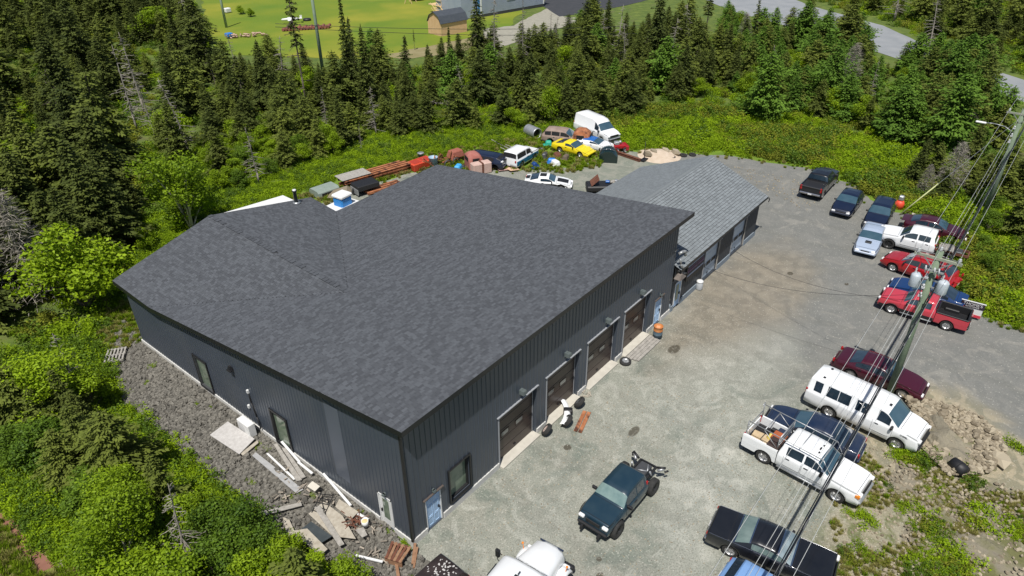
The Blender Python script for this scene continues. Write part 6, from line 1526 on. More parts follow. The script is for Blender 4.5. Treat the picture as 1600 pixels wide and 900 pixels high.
for px, py, lb_ in ((377,48,'small round shrub casting a shadow at the left of the lawn'),(392,52,'second small shrub beside the first on the lawn')):
    x, y, _ = G(px,py-28 if False else py-26); tree('alder', x, y, 1.7, lb_, None, 1.2, 0)
b = MB(); x, y, _ = G(480,32); b.lathe([(0,.0),(.8,.0),(.7,.35),(0,.4)], (x,y,0), n=12); tag(b.build('stone_ring', M_black), 'dark fire pit ring on the lawn above the red logs', 'fire pit')
b = MB(); x, y, _ = G(356,20); b.box((x,y,.5),(1.2,1.0,.8),bev=.1); tag(b.build('white_box', M_white), 'small white box on the lawn beside the left pole', 'box')

# ------------------------------------------------------------------ junk row behind the buildings
def at(px, py, z=0): return G(px, py, z)
def gthing(nm, lb_, cat, px, py, rz=0.0, z=0, group=None): return thing(nm, lb_, cat, G(px,py,z), rz, group)
# sports car
P = dict(SED, L=4.4, W=1.75, H=1.24, belt=.86, axF=.9, axR=3.35, clear=.18, wr=.31, top=[(0,.42),(.05,.52),(.15,.57),(.7,.68),(1.35,.80),(1.42,.82),(2.15,1.19),(2.4,1.24),(2.9,1.22),(3.9,.95),(4.2,.92),(4.38,.86),(4.4,.5)], ws=(1.5,2.15), rw=(3.0,3.85), sw=[(1.85,2.75)], hood=(.3,1.35), trunk=(3.92,4.3), doors=[(1.65,2.8)], grh=.07, bz=[(0,.86),(4.4,.86)])
f = Vector(G(925,252,.2)[:2])
yc, X, S, PT = car('yellow_sports_car', 'bright yellow wedge sports car with black glass in the junk row', 'car', (44.2,21.9), R(-88), P, p_yel, mats=dict(bumper=p_yel, lens=p_yel, grille=M_black), z=.05)
# white box van
P = dict(VAN, L=5.6, sw=[(1.5,2.15)], H=2.35, top=[(0,.75),(.04,1.0),(.12,1.12),(.5,1.22),(.98,1.32),(1.05,1.34),(1.72,1.95),(2.0,2.2),(2.6,2.33),(5.2,2.35),(5.45,2.25),(5.58,1.6),(5.6,.7)])
wv, X, S, PT = car('white_panel_van', 'white windowless panel van at the back of the junk row', 'van', (49.6,22.6), R(-106), P, p_white, mats=dict(bumper=M_black))
# blue and white utility vehicle seen from behind
P = dict(WAG, L=4.3, W=1.8, H=1.75, axR=3.3, top=[(0,.75),(.05,.92),(.15,.98),(1.2,1.05),(1.28,1.07),(1.75,1.62),(2.0,1.72),(3.6,1.75),(4.15,1.7),(4.25,1.1),(4.3,.65)], rw=(4.16,4.235), sw=[(1.6,2.4),(2.5,4.0)], ws=(1.35,1.8), doors=[(1.55,2.5)])
bs, X, S, PT = car('two_tone_truck', 'white-topped utility truck with teal lower body and black windows in the junk row', 'truck', (38.9,24.6), R(6), P, p_white, mats=dict(glass=M_black, bumper=M_galv))
for s in (1,-1): PT('teal_band', .3, 4.2, 2.4, 4.2, mat('paint_tealblue',(.015,.16,.28),rough=.4), .014, s, nt_=14)
# white and black striped sports coupe
P = dict(SED, L=4.3, W=1.75, H=1.25, belt=.86, top=[(0,.5),(.05,.6),(.15,.66),(.7,.76),(1.35,.86),(1.42,.88),(2.05,1.2),(2.3,1.25),(2.9,1.24),(3.8,.98),(4.2,.92),(4.3,.5)], ws=(1.5,2.05), rw=(3.0,3.75), sw=[(1.8,2.8)], hood=(.3,1.35), trunk=(3.82,4.2), doors=[(1.6,2.8)], axR=3.35, axF=.9, bz=[(0,.86),(4.3,.86)])
x, y, _ = G(863,287,.6)
sc_, X, S, PT = car('striped_coupe', 'white coupe with black stripes half hidden behind the main roof ridge', 'car', (x+.2,y+.6), R(-60), P, p_white)
for a_, b__ in ((.3,1.3),(2.3,2.9),(3.84,4.2)): PT('black_stripe', a_, b__, 9.0, 10, M_black, .016, across=True, nt_=6)
for s in (1,-1): PT('black_side', .3, 4.0, 2.2, 4.2, M_black, .014, s, nt_=12)
# dark car wreck
P = dict(HAT, L=3.8, H=1.45, axR=3.0, axF=.75, nowheels=True, mirror=False)
x, y, _ = G(762,250,.7)
wk, X, S, PT = car('dark_car_shell', 'dark navy car shell without wheels beside the rusty red machinery', 'car shell', (x,y), R(-75), dict(P, top=[(0,.8),(.1,1.15),(.6,1.35),(1.2,1.43),(3.0,1.45),(3.6,1.35),(3.75,1.0),(3.8,.6)], ws=(.25,.55), rw=(3.3,3.6), sw=[(.9,1.8),(1.9,2.9)], doors=[(1.0,2.0)], hood=(.6,.9), belt=.95), p_dblue, mats=dict(glass=M_black, ws=M_black))
# green-black car standing on its side
x, y, _ = G(905,248,.0)
gc = thing('green_car_hood', 'black-green car front shell standing on end beside the yellow car', 'car shell', (44.9,18.1,0), R(-60))
b = MB(); b.smooth = True
rows = []
for i in range(9):
    t = i/8; rows.append([(lerp(-.9,.9,t), y_*.95, .15+ (1.25-.25*abs(y_))*math.sin(math.pi*(.15+.75*t))**.6) for y_ in (-1,-.7,-.35,0,.35,.7,1)])
b.grid(rows); b.smooth = False
b.poly([(r_[0][0],r_[0][1],r_[0][2]) for r_ in rows]+[(.9,-.95,0),(-.9,-.95,0)]); b.poly([(r_[-1][0],r_[-1][1],r_[-1][2]) for r_ in rows]+[(.9,.95,0),(-.9,.95,0)]); b.poly([*rows[-1],(.9,.95,0),(.9,-.95,0)]); b.poly([*rows[0],(-.9,.95,0),(-.9,-.95,0)])
b.build('shell', mat('green_black_paint',(.008,.022,.020),rough=.25,coat=.6), gc)
b = MB(); b.path([(-.6,-.7,1.25),(0,-.75,1.42),(.6,-.6,1.2)], .04, 6); b.build('trim', M_chrome, gc)
# rusty cab
def rusty_cab(px, py, rz, lb_, m, sc=1.0, z=0.0):
    t = gthing('rusty_cab', lb_, 'truck cab', px, py, rz, z); W_ = 1.7*sc; b = MB(); b.smooth = True
    rows = []
    for (x_, w_, h_) in ((-.75,.80,1.0),(-.72,.84,1.45),(-.35,.82,1.62),(.2,.82,1.62),(.55,.80,1.40),(.75,.84,1.0)):
        rows.append([(x_*sc, -w_*sc, .15),(x_*sc,-w_*sc,.8*sc),(x_*sc,-w_*.92*sc,(h_-.15)*sc),(x_*sc,-w_*.55*sc,h_*sc),(x_*sc,0,(h_+.03)*sc),(x_*sc,w_*.55*sc,h_*sc),(x_*sc,w_*.92*sc,(h_-.15)*sc),(x_*sc,w_*sc,.8*sc),(x_*sc,w_*sc,.15)])
    b.grid(rows); b.smooth = False; b.poly(rows[0]); b.poly(rows[-1][::-1]); b.build('shell', m, t)
    for s in (1,-1): b = MB(); b.box((-.05*sc,s*.865*sc,1.08*sc),(.7*sc,.03,.38*sc),bev=.01); b.build('window_opening', M_black, t)
    for xx, ww in ((-.765,1.0),(.775,1.2)): b = MB(); b.box((xx*sc,0,1.12*sc),(.04,ww*sc,.36*sc),bev=.01); b.build('window_opening', M_black, t)
    return t
rusty_cab(910,228,R(-70),'rusty orange-brown truck cab with empty window holes behind the yellow car', M_rust, 1.15)
t = rusty_cab(741,262,R(-30),'dull red rusted truck cab behind the roof peak', mat('dull_red',(.30,.09,.07),(.4,.16,.13),rough=.85,scale=2,detail=8), 1.0)
# brown van wreck
P = dict(WAG, L=4.6, H=1.7, nowheels=True, mirror=False)
x, y, _ = G(882,216,.6)
bw, X, S, PT = car('faded_brown_van', 'faded pinkish brown wrecked van left of the rusty cab', 'van', (x,y), R(-70), dict(P, axF=.9, axR=3.6), mat('faded_brown',(.20,.14,.11),(.34,.26,.22),rough=.8,scale=1.5,detail=8), mats=dict(glass=M_black))
# blue white car in between
P = dict(HAT, L=3.9, H=1.25, axR=3.1, nowheels=True, mirror=False, top=[(0,.55),(.05,.66),(.15,.74),(.7,.85),(1.1,.92),(1.18,.94),(1.8,1.2),(2.3,1.25),(3.0,1.22),(3.6,1.1),(3.85,1.0),(3.9,.6)], rw=(3.2,3.6), sw=[(1.4,2.3)], doors=[(1.4,2.3)])
bwc, X, S, PT = car('blue_white_wreck', 'white wrecked car with a blue roof panel behind the yellow car', 'car', (46.3,20.6), R(-80), P, p_white)
PT('blue_panel', 1.9, 3.1, 7.6, 10, mat('panel_blue',(.02,.12,.40),rough=.4), .02, across=True, nt_=5)
# red machine, pale engine
rm_ = gthing('red_snow_plough', 'red machine with black wheels and bare engine in front of the white van', 'machine', 967,236,R(-40))
b = MB(); b.box((0,0,.55),(1.3,.8,.4),bev=.08); b.box((.7,0,.45),(.4,1.3,.5),bev=.06); b.build('body', p_red, rm_)
b = MB(); b.box((-.3,0,.9),(.5,.5,.35),bev=.06); b.lathe([(0,0),(.15,0),(.18,.2),(.1,.3),(0,.3)], (.1,.1,.8), n=10); b.build('engine', M_galv, rm_)
for sx_ in (-.4,.5):
    for s in (1,-1): add_wheel(rm_, sx_, s*.55, .28, .2, M_rim, 5)
b = MB(); b.path([(-.5,.3,.8),(-1.0,.35,1.2),(-1.05,-.35,1.2),(-.5,-.3,.8)], .03, 6); b.build('handlebar', M_black, rm_)
# big culvert
cv = gthing('steel_culvert', 'grey corrugated steel culvert drum lying in the yellow grass', 'drum', 832,214,R(75)); b = MB()
b.lathe([(.55,-.9)]+[(.60+.03*(i%2), -.88+.08*i) for i in range(23)]+[(.55,.9),(.50,.88),(.50,-.88),(.55,-.9)], (0,0,.6), axis='x', n=22); b.build('shell', M_galv, cv)
b = MB(); b.lathe([(0,0),(.5,0)], (-.5,0,.6), axis='x', n=20); b.build('baffle', M_black, cv)
# black drum/tyres heaps
def tyre_thing(px, py, r, lb_, lay=True, z=0, rz=0.0, rim=None, tilt=0.0, w_=.2):
    T, Rm, D = wheel_mesh(r, w_, rim or M_rim, 5, .58); x, y, _ = G(px,py,z)
    o = place('tyre', T, None, (x,y,z+(w_/2 if lay else r)), rz)
    if lay: o.rotation_euler = (R(90)+tilt, 0, rz)
    elif tilt: o.rotation_euler = (tilt, 0, rz)
    if rim: place('rim', Rm, o)
    tag(o, lb_, 'tyre'); return o
tyre_thing(854,679,.36,'tyre with a pinkish rim leaning beside the first overhead door pier', False, 0, R(20), mat('pink_rim',(.38,.30,.27),rough=.5), R(35), .24)
tyre_thing(905,636,.36,'tyre leaning at the right end of the white bumper scrap', False, 0, R(15), M_dgrey, R(40), .24)
tyre_thing(886,665,.36,'tyre with a bright rim at the left end of the white bumper scrap', False, 0, R(25), M_galv, R(38), .24)
tyre_thing(977,567,.36,'flat lying tyre at the left end of the board ramp', True, 0, 0, M_galv, .12, .2)
for px, py, lb_ in ((1050,247,'leftmost tyre lying behind the small shop ridge'),(1068,244,'middle tyre lying behind the small shop ridge'),(1082,243,'rightmost tyre lying behind the small shop ridge'),(846,235,'tyre lying on the scrap heap between the two-tone truck and the yellow car'),(862,252,'tyre standing near the yellow car nose-side wheel'),(790,256,'tyre standing left of the two-tone truck'),(722,262,'grey tyre beside the dull red cab')):
    tyre_thing(px, py, .36, lb_, True, 0, 0, M_dgrey if px < 900 else None, .15)
# white bumper scrap + red board
wb = gthing('white_car_bumper', 'bent white car bumper lying between two tyres by the second overhead door', 'car bumper', 890,652,R(35))
b = MB(); b.smooth = True
b.grid([[(x_, .25*(x_/1.0)**2+dy_, z_) for (dy_, z_) in ((0,.05),(-.06,.2),(0,.38),(.12,.42),(.3,.40))] for x_ in (-1,-.75,-.5,-.2,.1,.4,.7,1)]); b.build('shell', p_white, wb)
b = MB(); b.box((.2,.1,.3),(.35,.5,.3),bev=.06); b.build('bracket', M_black, wb)
rb_ = gthing('red_plank_pair', 'two rusty red planks lying on the gravel beside the tyres', 'planks', 909,659,R(-48-20))
a_, b__ = Vector(G(917,645)), Vector(G(903,675)); an = math.atan2((b__-a_).y,(b__-a_).x); rb_.location = (a_+b__)/2; rb_.rotation_euler = (0,0,an)
for s in (-.13,.12): b = MB(); b.box((0,s,.05+.02*s),(1.7,.2,.06)); b.build('plank', M_rust, rb_)
# rubbish drum, white barrel
rd = gthing('rusty_drum', 'rusty orange and blue-grey drum used as a bin beside the white entry door', 'drum', 1027,527,0)
b = MB(); b.lathe([(0,0),(.29,0),(.29,.28),(.305,.3),(.29,.32),(.29,.56)], (0,0,0), n=20); b.build('lower_shell', mat('slate_paint',(.06,.10,.13),(.10,.14,.17),rough=.7,scale=4), rd)
b = MB(); b.lathe([(.29,.56),(.305,.58),(.29,.6),(.29,.86),(.31,.88),(.27,.88),(.26,.5),(0,.5)], (0,0,0), n=20); b.build('upper_shell', mat('orange_rust',(.42,.14,.03),(.5,.22,.08),rough=.85,scale=5), rd)
b = MB(); b.box((.03,.02,.7),(.25,.22,.2),rz=.4); b.build('rubbish', mat('rubbish_orange',(.75,.35,.18),rough=.8), rd)
wb2 = gthing('white_barrel', 'small white plastic barrel standing by the dark shop wall', 'barrel', 1092,452,0)
b = MB(); b.lathe([(0,0),(.2,0),(.24,.1),(.24,.55),(.22,.62)], (0,0,0), n=18); b.build('body', mat('pale_grey_plastic',(.5,.52,.54),rough=.5), wb2)
b = MB(); b.lathe([(.22,.6),(.25,.62),(.24,.70),(.15,.76),(0,.77)], (0,0,0), n=18); b.build('lid', M_white, wb2)
b = MB(); x, y, _ = G(962,560); b.path([(x,y,.1),(x-.2,y+.1,.3),(x-.1,y-.1,.15),(x+.2,y,.05)], .03, 6); b.box((x,y+.2,.5),(.2,.12,.3)); tag(b.build('hose_coil', M_galv), 'small grey hose coil at the wall between the last two overhead doors', 'hose')
b = MB(); random.seed(3)
x, y, _ = G(916,618)
for i in range(14): b.bar((x+random.uniform(-.4,.4),y+random.uniform(-.3,.3),.03),(x+random.uniform(-.4,.4),y+random.uniform(-.3,.3),.08),.04)
o = b.build('wood_scraps', M_ply); tag(o, 'small pale wood scraps by the pier between the second and third doors', 'scraps', kind='stuff')
# steel beams stack
x0, y0, _ = G(530,293); x1, y1, _ = G(638,262); an = math.atan2(y1-y0, x1-x0); Lb = math.dist((x0,y0),(x1,y1))
sb = thing('rusty_beam_stack', 'long stack of rusty orange steel beams behind the workshop', 'steel beams', ((x0+x1)/2,(y0+y1)/2,0), an)
random.seed(21)
for i in range(9):
    yy = (i%5)*.42-.9; zz = .35+.32*(i//5); b = MB(); L_ = Lb*random.uniform(.75,1.0); xo = random.uniform(-.3,.3)
    b.box((xo,yy,zz-.12),(L_,.26,.03)); b.box((xo,yy,zz+.12),(L_,.26,.03)); b.box((xo,yy,zz),(L_,.04,.22)); b.build('beam', M_rust, sb)
b = MB(); b.box((-Lb*.3,-.1,.92),(3.0,1.6,.08),bev=.02); b.build('grey_sheet', M_wood, sb)
# second timber/beams near the red tub
x0, y0, _ = G(585,300); x1, y1, _ = G(612,291)
s2 = thing('rusty_channel_pair', 'short rusty channels lying in front of the long beam stack', 'steel beams', ((x0+x1)/2,(y0+y1)/2,0), an)
for i in range(3): b = MB(); b.box((0,i*.4-.4,.2),(3.6,.22,.2)); b.build('beam', M_rust, s2)
# green-grey truck cap
cp = gthing('truck_cap', 'pale green-grey pickup cap lying left of the beam stack', 'truck cap', 508,303,an+.1)
b = MB(); pr = [(-.85,0),(-.78,.45),(-.6,.62),(.6,.62),(.78,.45),(.85,0)]
b.grid([[(x_,y_,z_+.1) for y_,z_ in pr] for x_ in (-1.1,1.1)]); b.poly([(-1.1,y_,z_+.1) for y_,z_ in pr]); b.build('shell', mat('sage_paint',(.22,.27,.23),(.28,.33,.29),rough=.5,scale=2), cp, fix=False)
b = MB(); b.box((0,-.83,.33),(1.5,.05,.28)); b.box((1.0,-.2,.4),(.1,.6,.3)); b.build('window', M_black, cp)
# black pickup bed
bb = gthing('black_truck_bed', 'black pickup bed resting on the ground before the beam stack', 'truck bed', 572,300,an)
b = MB(); b.box((0,0,.75),(2.2,1.5,.5),bev=.06); b.build('box', M_black, bb); b = MB(); b.box((-1.12,0,.45),(.08,1.4,.5)); b.build('tail_frame', M_galv, bb)
tyre_thing(556,304,.36,'tyre under the black pickup bed',False,0,an)
# rock pile & white blue tank
b = MB(); x, y, _ = G(530,312)
o = place('concrete_heap', ST2[1], None, (x+.5,y+.5,.3)); o.scale = (3.2,2.2,1.2); tag(o, 'pale heap of broken concrete behind the blue and white tank', 'heap')
wt = gthing('blue_white_tank', 'white cap boat console with blue sides peeking over the valley of the roof', 'tank', 536,318,an+.3, 1.0)
b = MB(); b.box((0,0,.25),(1.2,1.1,.9),bev=.1); b.build('body', mat('tank_blue',(.02,.22,.6),rough=.4), wt); b = MB(); b.box((0,0,.82),(1.35,1.25,.3),bev=.1); b.build('lid', M_white, wt)
b = MB(); b.box((0,0,-.5),(2.6,2.0,.9),bev=.05); b.build('base', M_white, wt)
# red tub, blue barrel
rt_ = gthing('red_tub', 'bright red plastic cargo tub beside the blue barrel', 'tub', 657,262,an+.1)
b = MB(); b.box((0,0,.4),(2.3,1.2,.75),taper=1.1,bev=.05); b.build('shell', mat('tub_red',(.60,.07,.03),rough=.5), rt_)
for xx in (-.55,.55): b = MB(); b.box((xx,0,.79),(.95,.95,.04),bev=.02); b.build('lid_recess', mat('tub_red_dark',(.38,.04,.02),rough=.6), rt_)
bbr = gthing('blue_barrel', 'pale blue open barrel behind the roof peak', 'barrel', 678,262,0)
b = MB(); b.lathe([(0,0),(.38,0),(.46,1.1),(.49,1.12),(.44,1.12),(.38,.3),(0,.3)], (0,0,0), n=20); b.build('shell', mat('barrel_blue',(.30,.42,.55),rough=.5), bbr)
gd = gthing('grey_drum', 'small grey drum standing in the grass above the red tub', 'drum', 658,248,0); b = MB(); b.lathe([(0,0),(.3,0),(.32,.6),(.38,.62),(.3,.66),(0,.62)], (0,0,0), n=16); b.build('shell', M_galv, gd)
# rusty machinery
mc = gthing('rusty_machinery', 'tangle of rusty red farm machinery behind the roof peak', 'machinery', 712,254,an)
b = MB(); random.seed(9)
b.box((.3,.4,.8),(1.6,1.1,.7),taper=.8,bev=.08); b.build('hopper', mat('rust_red',(.26,.07,.045),(.36,.13,.09),rough=.9,scale=3,detail=8), mc)
for i in range(26):
    b = MB(); p = (random.uniform(-2.8,1.4),random.uniform(-.6,.6),random.uniform(.1,.7)); b.bar(p,(p[0]+random.uniform(-1.6,1.6),p[1]+random.uniform(-.5,.5),random.uniform(.2,1.5)),.09); b.build('arm', M_rust, mc)
for xx in (-1.4,-.4): b = MB(); b.lathe([(.35,-.05),(.42,-.05),(.42,.05),(.35,.05),(.35,-.05)], (xx,-.7,.42), axis='y', n=16); b.build('iron_wheel', M_dgrey, mc)
pc = gthing('pink_chest', 'pair of faded pink strapped chests right of the roof peak', 'chest', 752,270,an-.2)
for s in (-.5,.5): b = MB(); b.box((s,0,.55),(.95,.9,1.1),bev=.08); b.build('chest_box', mat('pink_chest_paint',(.48,.32,.27),(.58,.42,.36),rough=.8,scale=3), pc)
b = MB(); b.box((0,-.03,.58),(.12,.98,1.16)); b.build('strap', M_rust2, pc)
# planks, blue bits
def flatb(nm, lb_, cat, quad, m, z=.05, th=.04, group=None):
    b = MB(); Q = [G(px,py,z) for px,py in quad]; b.prism([(p[0],p[1]) for p in Q], z-th/2, z+th/2); return tag(b.build(nm, m), lb_, cat, group)
flatb('tan_board', 'flat tan board lying left of the two-tone truck', 'board', ((780,258),(794,255),(812,265),(798,267)), mat('salmon_board',(.58,.38,.25),rough=.9), .2)
flatb('pink_board', 'dull pink panel lying right of the pink chests', 'board', ((775,262),(790,260),(797,265),(780,267)), mat('pink_board_m',(.45,.27,.24),rough=.9), .15)
random.seed(31)
for px, py, m_, lb_ in ((835,262,mat('deep_blue',(.01,.05,.2),rough=.4),'dark blue scrap panel below the two-tone truck'),(862,256,mat('bright_blue',(.03,.2,.6),rough=.5),'bright blue scrap tub near the yellow car'),(871,247,M_rust2,'rusty engine block beside the yellow car'),(884,250,mat('mud_brown',(.13,.10,.07),rough=.8),'brown tank lying under the yellow car door'),(851,247,M_dgrey,'dark grey scrap gearbox behind the two-tone truck'),(857,228,mat('jade',(.02,.35,.25),rough=.6),'small jade green crate in the grass left of the yellow car'),(716,266,mat('sky_blue',(.05,.35,.7),rough=.5),'light blue bucket at the roof edge by the dull red cab'),(787,250,mat('sky_blue2',(.10,.35,.55),rough=.5),'blue scrap piece between the car shell and the two-tone truck'),(776,258,M_galv,'grey scrap metal below the dark car shell'),(868,259,M_white,'white scrap sheet in front of the yellow car')):
    x, y, _ = G(px,py); b = MB(); b.box((x,y,.3),(random.uniform(.7,1.2),random.uniform(.5,.8),.55),rz=random.uniform(0,3),taper=.8,bev=.1)
    for k in range(3): b.box((x+random.uniform(-.5,.5),y+random.uniform(-.4,.4),.12),(random.uniform(.2,.5),.25,.2),rz=random.uniform(0,3),bev=.03)
    tag(b.build('scrap_piece', m_), lb_, 'scrap', 'scrap in the junk row')
b = MB()
for pa, pb in (((768,218),(800,235)),((775,222),(812,240)),((782,230),(806,244)),((790,226),(822,238)),((800,232),(830,236))): b.bar(G(*pa,.3),G(*pb,.3),.09,.05)
tag(b.build('pale_poles', M_wood), 'scatter of pale weathered poles in the yellow grass', 'poles', kind='stuff')
# rail beam, sand pile
a_, b__ = Vector(G(962,238,.15)), Vector(G(1000,251,.15)); b = MB(); b.bar(a_,b__,.22,.25); b.bar(a_+Vector((0,0,.16)),b__+Vector((0,0,.16)),.3,.05); tag(b.build('rusty_rail', M_rust2), 'rusty steel rail lying at the edge of the back lot', 'rail')
x, y, _ = G(1030,243); b = MB(); b.smooth = True; b.lathe([(0,.55),(.9,.38),(1.7,.12),(2.3,-.02)], (x,y,0), n=22); tag(b.build('sand_pile', mat('sand',(.48,.38,.28),(.58,.48,.38),rough=.95,scale=2,bump=.03)), 'low pile of pinkish sand behind the small shop roof', 'sand pile')
for px, py, lb_ in ((1022,238,'pale rock at the left of the sand pile'),(1040,236,'pale rock behind the sand pile'),(1056,238,'pale rock at the right of the sand pile'),(1012,241,'small pale rock at the left foot of the sand pile')):
    o = place('rock', ST2[1], None, G(px,py,.3), 1.0); o.scale = (1.6,1.1,.9); tag(o, lb_, 'rock')
b = MB(); x, y, _ = G(1006,251); b.tube((x,y,0),(x,y,2.0),.03,n=6); b.box((x,y,.1),(.9,.5,.15)); tag(b.build('post_stand', M_black), 'thin black post on a flat base beside the sand pile', 'post')
# wreck at the small roof's left edge
x, y, _ = G(938,290,.5)
wr2 = thing('engine_wreck', 'stripped dark car wreck with tan parts between both roofs', 'car wreck', (x,y,0), R(-50))
b = MB(); b.box((0,0,.45),(2.6,1.5,.5),bev=.1); b.build('body', M_black, wr2)
b = MB(); b.poly([(-.9,-.7,.72),(-.2,-.7,1.35),(-.2,.7,1.35),(-.9,.7,.72)]); b.poly([(-.9,-.7,.68),(-.2,-.7,1.31),(-.2,.7,1.31),(-.9,.7,.68)]); b.build('raised_lid', M_rust2, wr2)
for i in range(5):
    b = MB(); b.box((random.uniform(.2,1.6),random.uniform(-.6,.6),.85),(random.uniform(.3,.6),.3,.2),rz=i,bev=.04); b.build('loose_part', (M_ply,M_galv,M_rust,mat('panel_blue',(.02,.12,.40)),M_wood)[i], wr2)
# ------------------------------------------------------------------ rubble side things
pl2 = gthing('grey_pallet', 'weathered grey pallet lying at the top of the rubble slope', 'pallet', 181,556,R(55), .22); pallet(pl2, 1.35, 1.1, M_wood, 6)
flatb('plywood_sheet', 'large pale sheet of board lying on the rubble by the heat pump', 'board', ((356,659),(398,686),(374,710),(328,680)), mat('pale_sheet',(.42,.40,.38),(.54,.52,.5),rough=.9,scale=5,detail=7), .35, .05)
flatb('plywood_sheet', 'second pale sheet half under the large one', 'board', ((376,709),(402,688),(404,692),(380,712)), M_ply, .28, .04)
M_gb = mat('grey_board', (.30,.30,.30), (.40,.40,.40), rough=.85, scale=4)
for i, (q, m_, lb_) in enumerate(((((394,712),(400,707),(474,765),(463,771)), M_gb, 'long wide grey board on the rubble below the second window'),(((416,709),(419,708),(462,748),(459,750)), M_white, 'thin white strip lying above the wide grey board'),(((427,694),(433,693),(472,750),(463,752)), M_wood, 'grey plank lying closest to the wall base'),(((440,700),(446,700),(478,745),(471,748)), M_wood, 'second grey plank fanned beside the wall base plank'),(((404,800),(470,785),(472,790),(410,806)), M_wood, 'lone grey plank lying across the rubble'),(((442,808),(452,812),(470,850),(448,836)), M_ply, 'tan board end poking out of the green bushes'),
   (((506,784),(535,806),(556,842),(520,838),(482,803)), M_ply, 'big tan sheet in the middle of the scrap boards'),(((486,815),(519,838),(503,848),(468,829)), mat('dark_sheet',(.03,.04,.045),(.06,.07,.075),rough=.6,scale=2), 'dark grey sheet lying beside the tan sheet'),(((490,792),(500,790),(538,850),(530,854)), M_wood, 'long tan plank crossing the scrap boards'),(((455,830),(480,826),(512,858),(500,868)), M_ply, 'pale cracked sheet at the edge of the bushes'),(((530,780),(560,800),(548,812),(524,792)), M_ply, 'tan board lying below the black metal frame'),(((555,828),(568,824),(574,836),(566,840)), M_wood, 'short stack board near the white bucket'),(((488,752),(500,760),(492,768),(480,760)), mat('pale_box',(.6,.56,.48),rough=.8), 'pale carton at the wall base'))):
    o = flatb('scrap_board', lb_, 'board', q, m_, .22+.03*i, .03, 'scrap boards on the rubble')
b = MB(); a_, b__ = Vector(G(404,672,.35)), Vector(G(640,838,.3))
for (pa, pb) in (((440,690),(468,722)),((466,722),(488,740)),((505,740),(548,790)),((548,796),(575,812))): bb_ = MB(); bb_.bar(G(*pa,.45),G(*pb,.42),.12,.05); tag(bb_.build('white_batten', M_white), 'white batten along the wall base near pixel row'.replace(' near pixel row', {440:' under the second window',466:' just right of the second window',505:' beside the black frame',548:' left of the white side door'}[pa[0]]), 'batten', 'white battens along the wall base')
fr = gthing('black_metal_frame', 'bent black metal rack frame on top of the scrap boards', 'metal frame', 505,790,R(30), .35)
for i in range(5): b = MB(); b.bar((-.9+i*.45,-.5,.1+.05*i),(-.7+i*.4,.55,.25),.05); b.build('rung', M_black, fr)
b = MB(); b.bar((-1,-.5,.12),(1.1,-.5,.25),.06); b.bar((-.9,.55,.2),(1.2,.5,.35),.06); b.bar((-1.1,-.6,.6),(.3,.2,.1),.05); b.build('rail', M_black, fr)
rt2 = gthing('rusty_rebar_bundle', 'tangle of rusty rods left of the white bucket', 'rods', 553,815,0,.35)
random.seed(41)
for i in range(12): b = MB(); a = random.uniform(0,3.1); p = Vector((random.uniform(-.3,.3),random.uniform(-.3,.3),.05)); q = Vector((math.cos(a),math.sin(a),random.uniform(.0,.4)))*random.uniform(.5,.9); b.tube(p-q*.5+Vector((0,0,.1)),p+q*.6,.022,n=5); b.build('rod', M_rust2, rt2)
bk = gthing('white_bucket', 'white bucket full of yellowish stuff near the white side door', 'bucket', 571,821,0,.3)
b = MB(); b.lathe([(0,0),(.14,0),(.17,.34),(.15,.34),(.14,.28),(0,.28)], (0,0,0), n=16); b.build('body', M_white, bk); b = MB(); b.lathe([(0,.33),(.1,.32),(.15,.29)], (0,0,0), n=14); b.build('contents', mat('foam_yellow',(.65,.5,.25),rough=.9), bk)
wc_ = gthing('rusty_wood_crate', 'broken rusty brown crate below the front corner of the workshop', 'crate', 622,872,R(20),.1)
for i in range(6): b = MB(); b.box((0,-.5+i*.2,.5+.0*i),(1.2,.16,.04),rz=.05*i-.1); b.build('slat', M_rust2 if i%2 else mat('brown_slat',(.22,.11,.06),(.33,.19,.11),rough=.9), wc_)
for s in (-.5,.5): b = MB(); b.box((s,0,.25),(.08,1.1,.5)); b.build('side', mat('brown_slat',(.22,.11,.06)), wc_)
b = MB(); b.box((-.7,-.3,.15),(1.3,.18,.08),rz=.6); b.box((.5,-.8,.12),(1.4,.16,.08),rz=.35); b.box((.3,-1.0,.1),(1.4,.12,.08),rz=.3); b.build('loose_slats', mat('brown_slat',(.22,.11,.06)), wc_)
b = MB(); b.bar(G(556,868,.3),G(598,878,.35),.1,.06); tag(b.build('white_pipe', M_white), 'white pipe leading to the rusty brown crate', 'pipe')
fr.scale = (.6,.6,.5); wc_.scale = (.75,.75,.8)
b = MB(); random.seed(55)
for i in range(90):
    px_, py_ = random.uniform(430,610), 0; t_ = (px_-430)/180; py_ = lerp(735,845,t_)+random.uniform(-12,48); x, y, _ = G(px_,py_)
    if x > -.2: continue
    L_ = random.uniform(.1,.42); b.box((x,y,.22+random.uniform(0,.1)),(L_,random.uniform(.03,.08),.025),rz=random.uniform(0,3.1))
tag(b.build('wood_splinters', mat('splinter',(.12,.10,.08),(.38,.33,.27),rough=.9,attr=True)), 'litter of wood splinters and offcuts among the scrap boards', 'debris', kind='stuff')
# black barrel on spoil bank
bbk = thing('black_barrel', 'black plastic barrel half buried in the rocky bank', 'barrel', G(1497,732,.3), R(60))
b = MB(); b.lathe([(0,-.4),(.30,-.38),(.34,0),(.30,.38),(0,.4)], (0,0,.1), axis='x', n=18); b.lathe([(.345,-.1),(.345,-.06),(.33,-.02)], (0,0,.1), axis='x', n=18); b.build('shell', M_black, bbk)
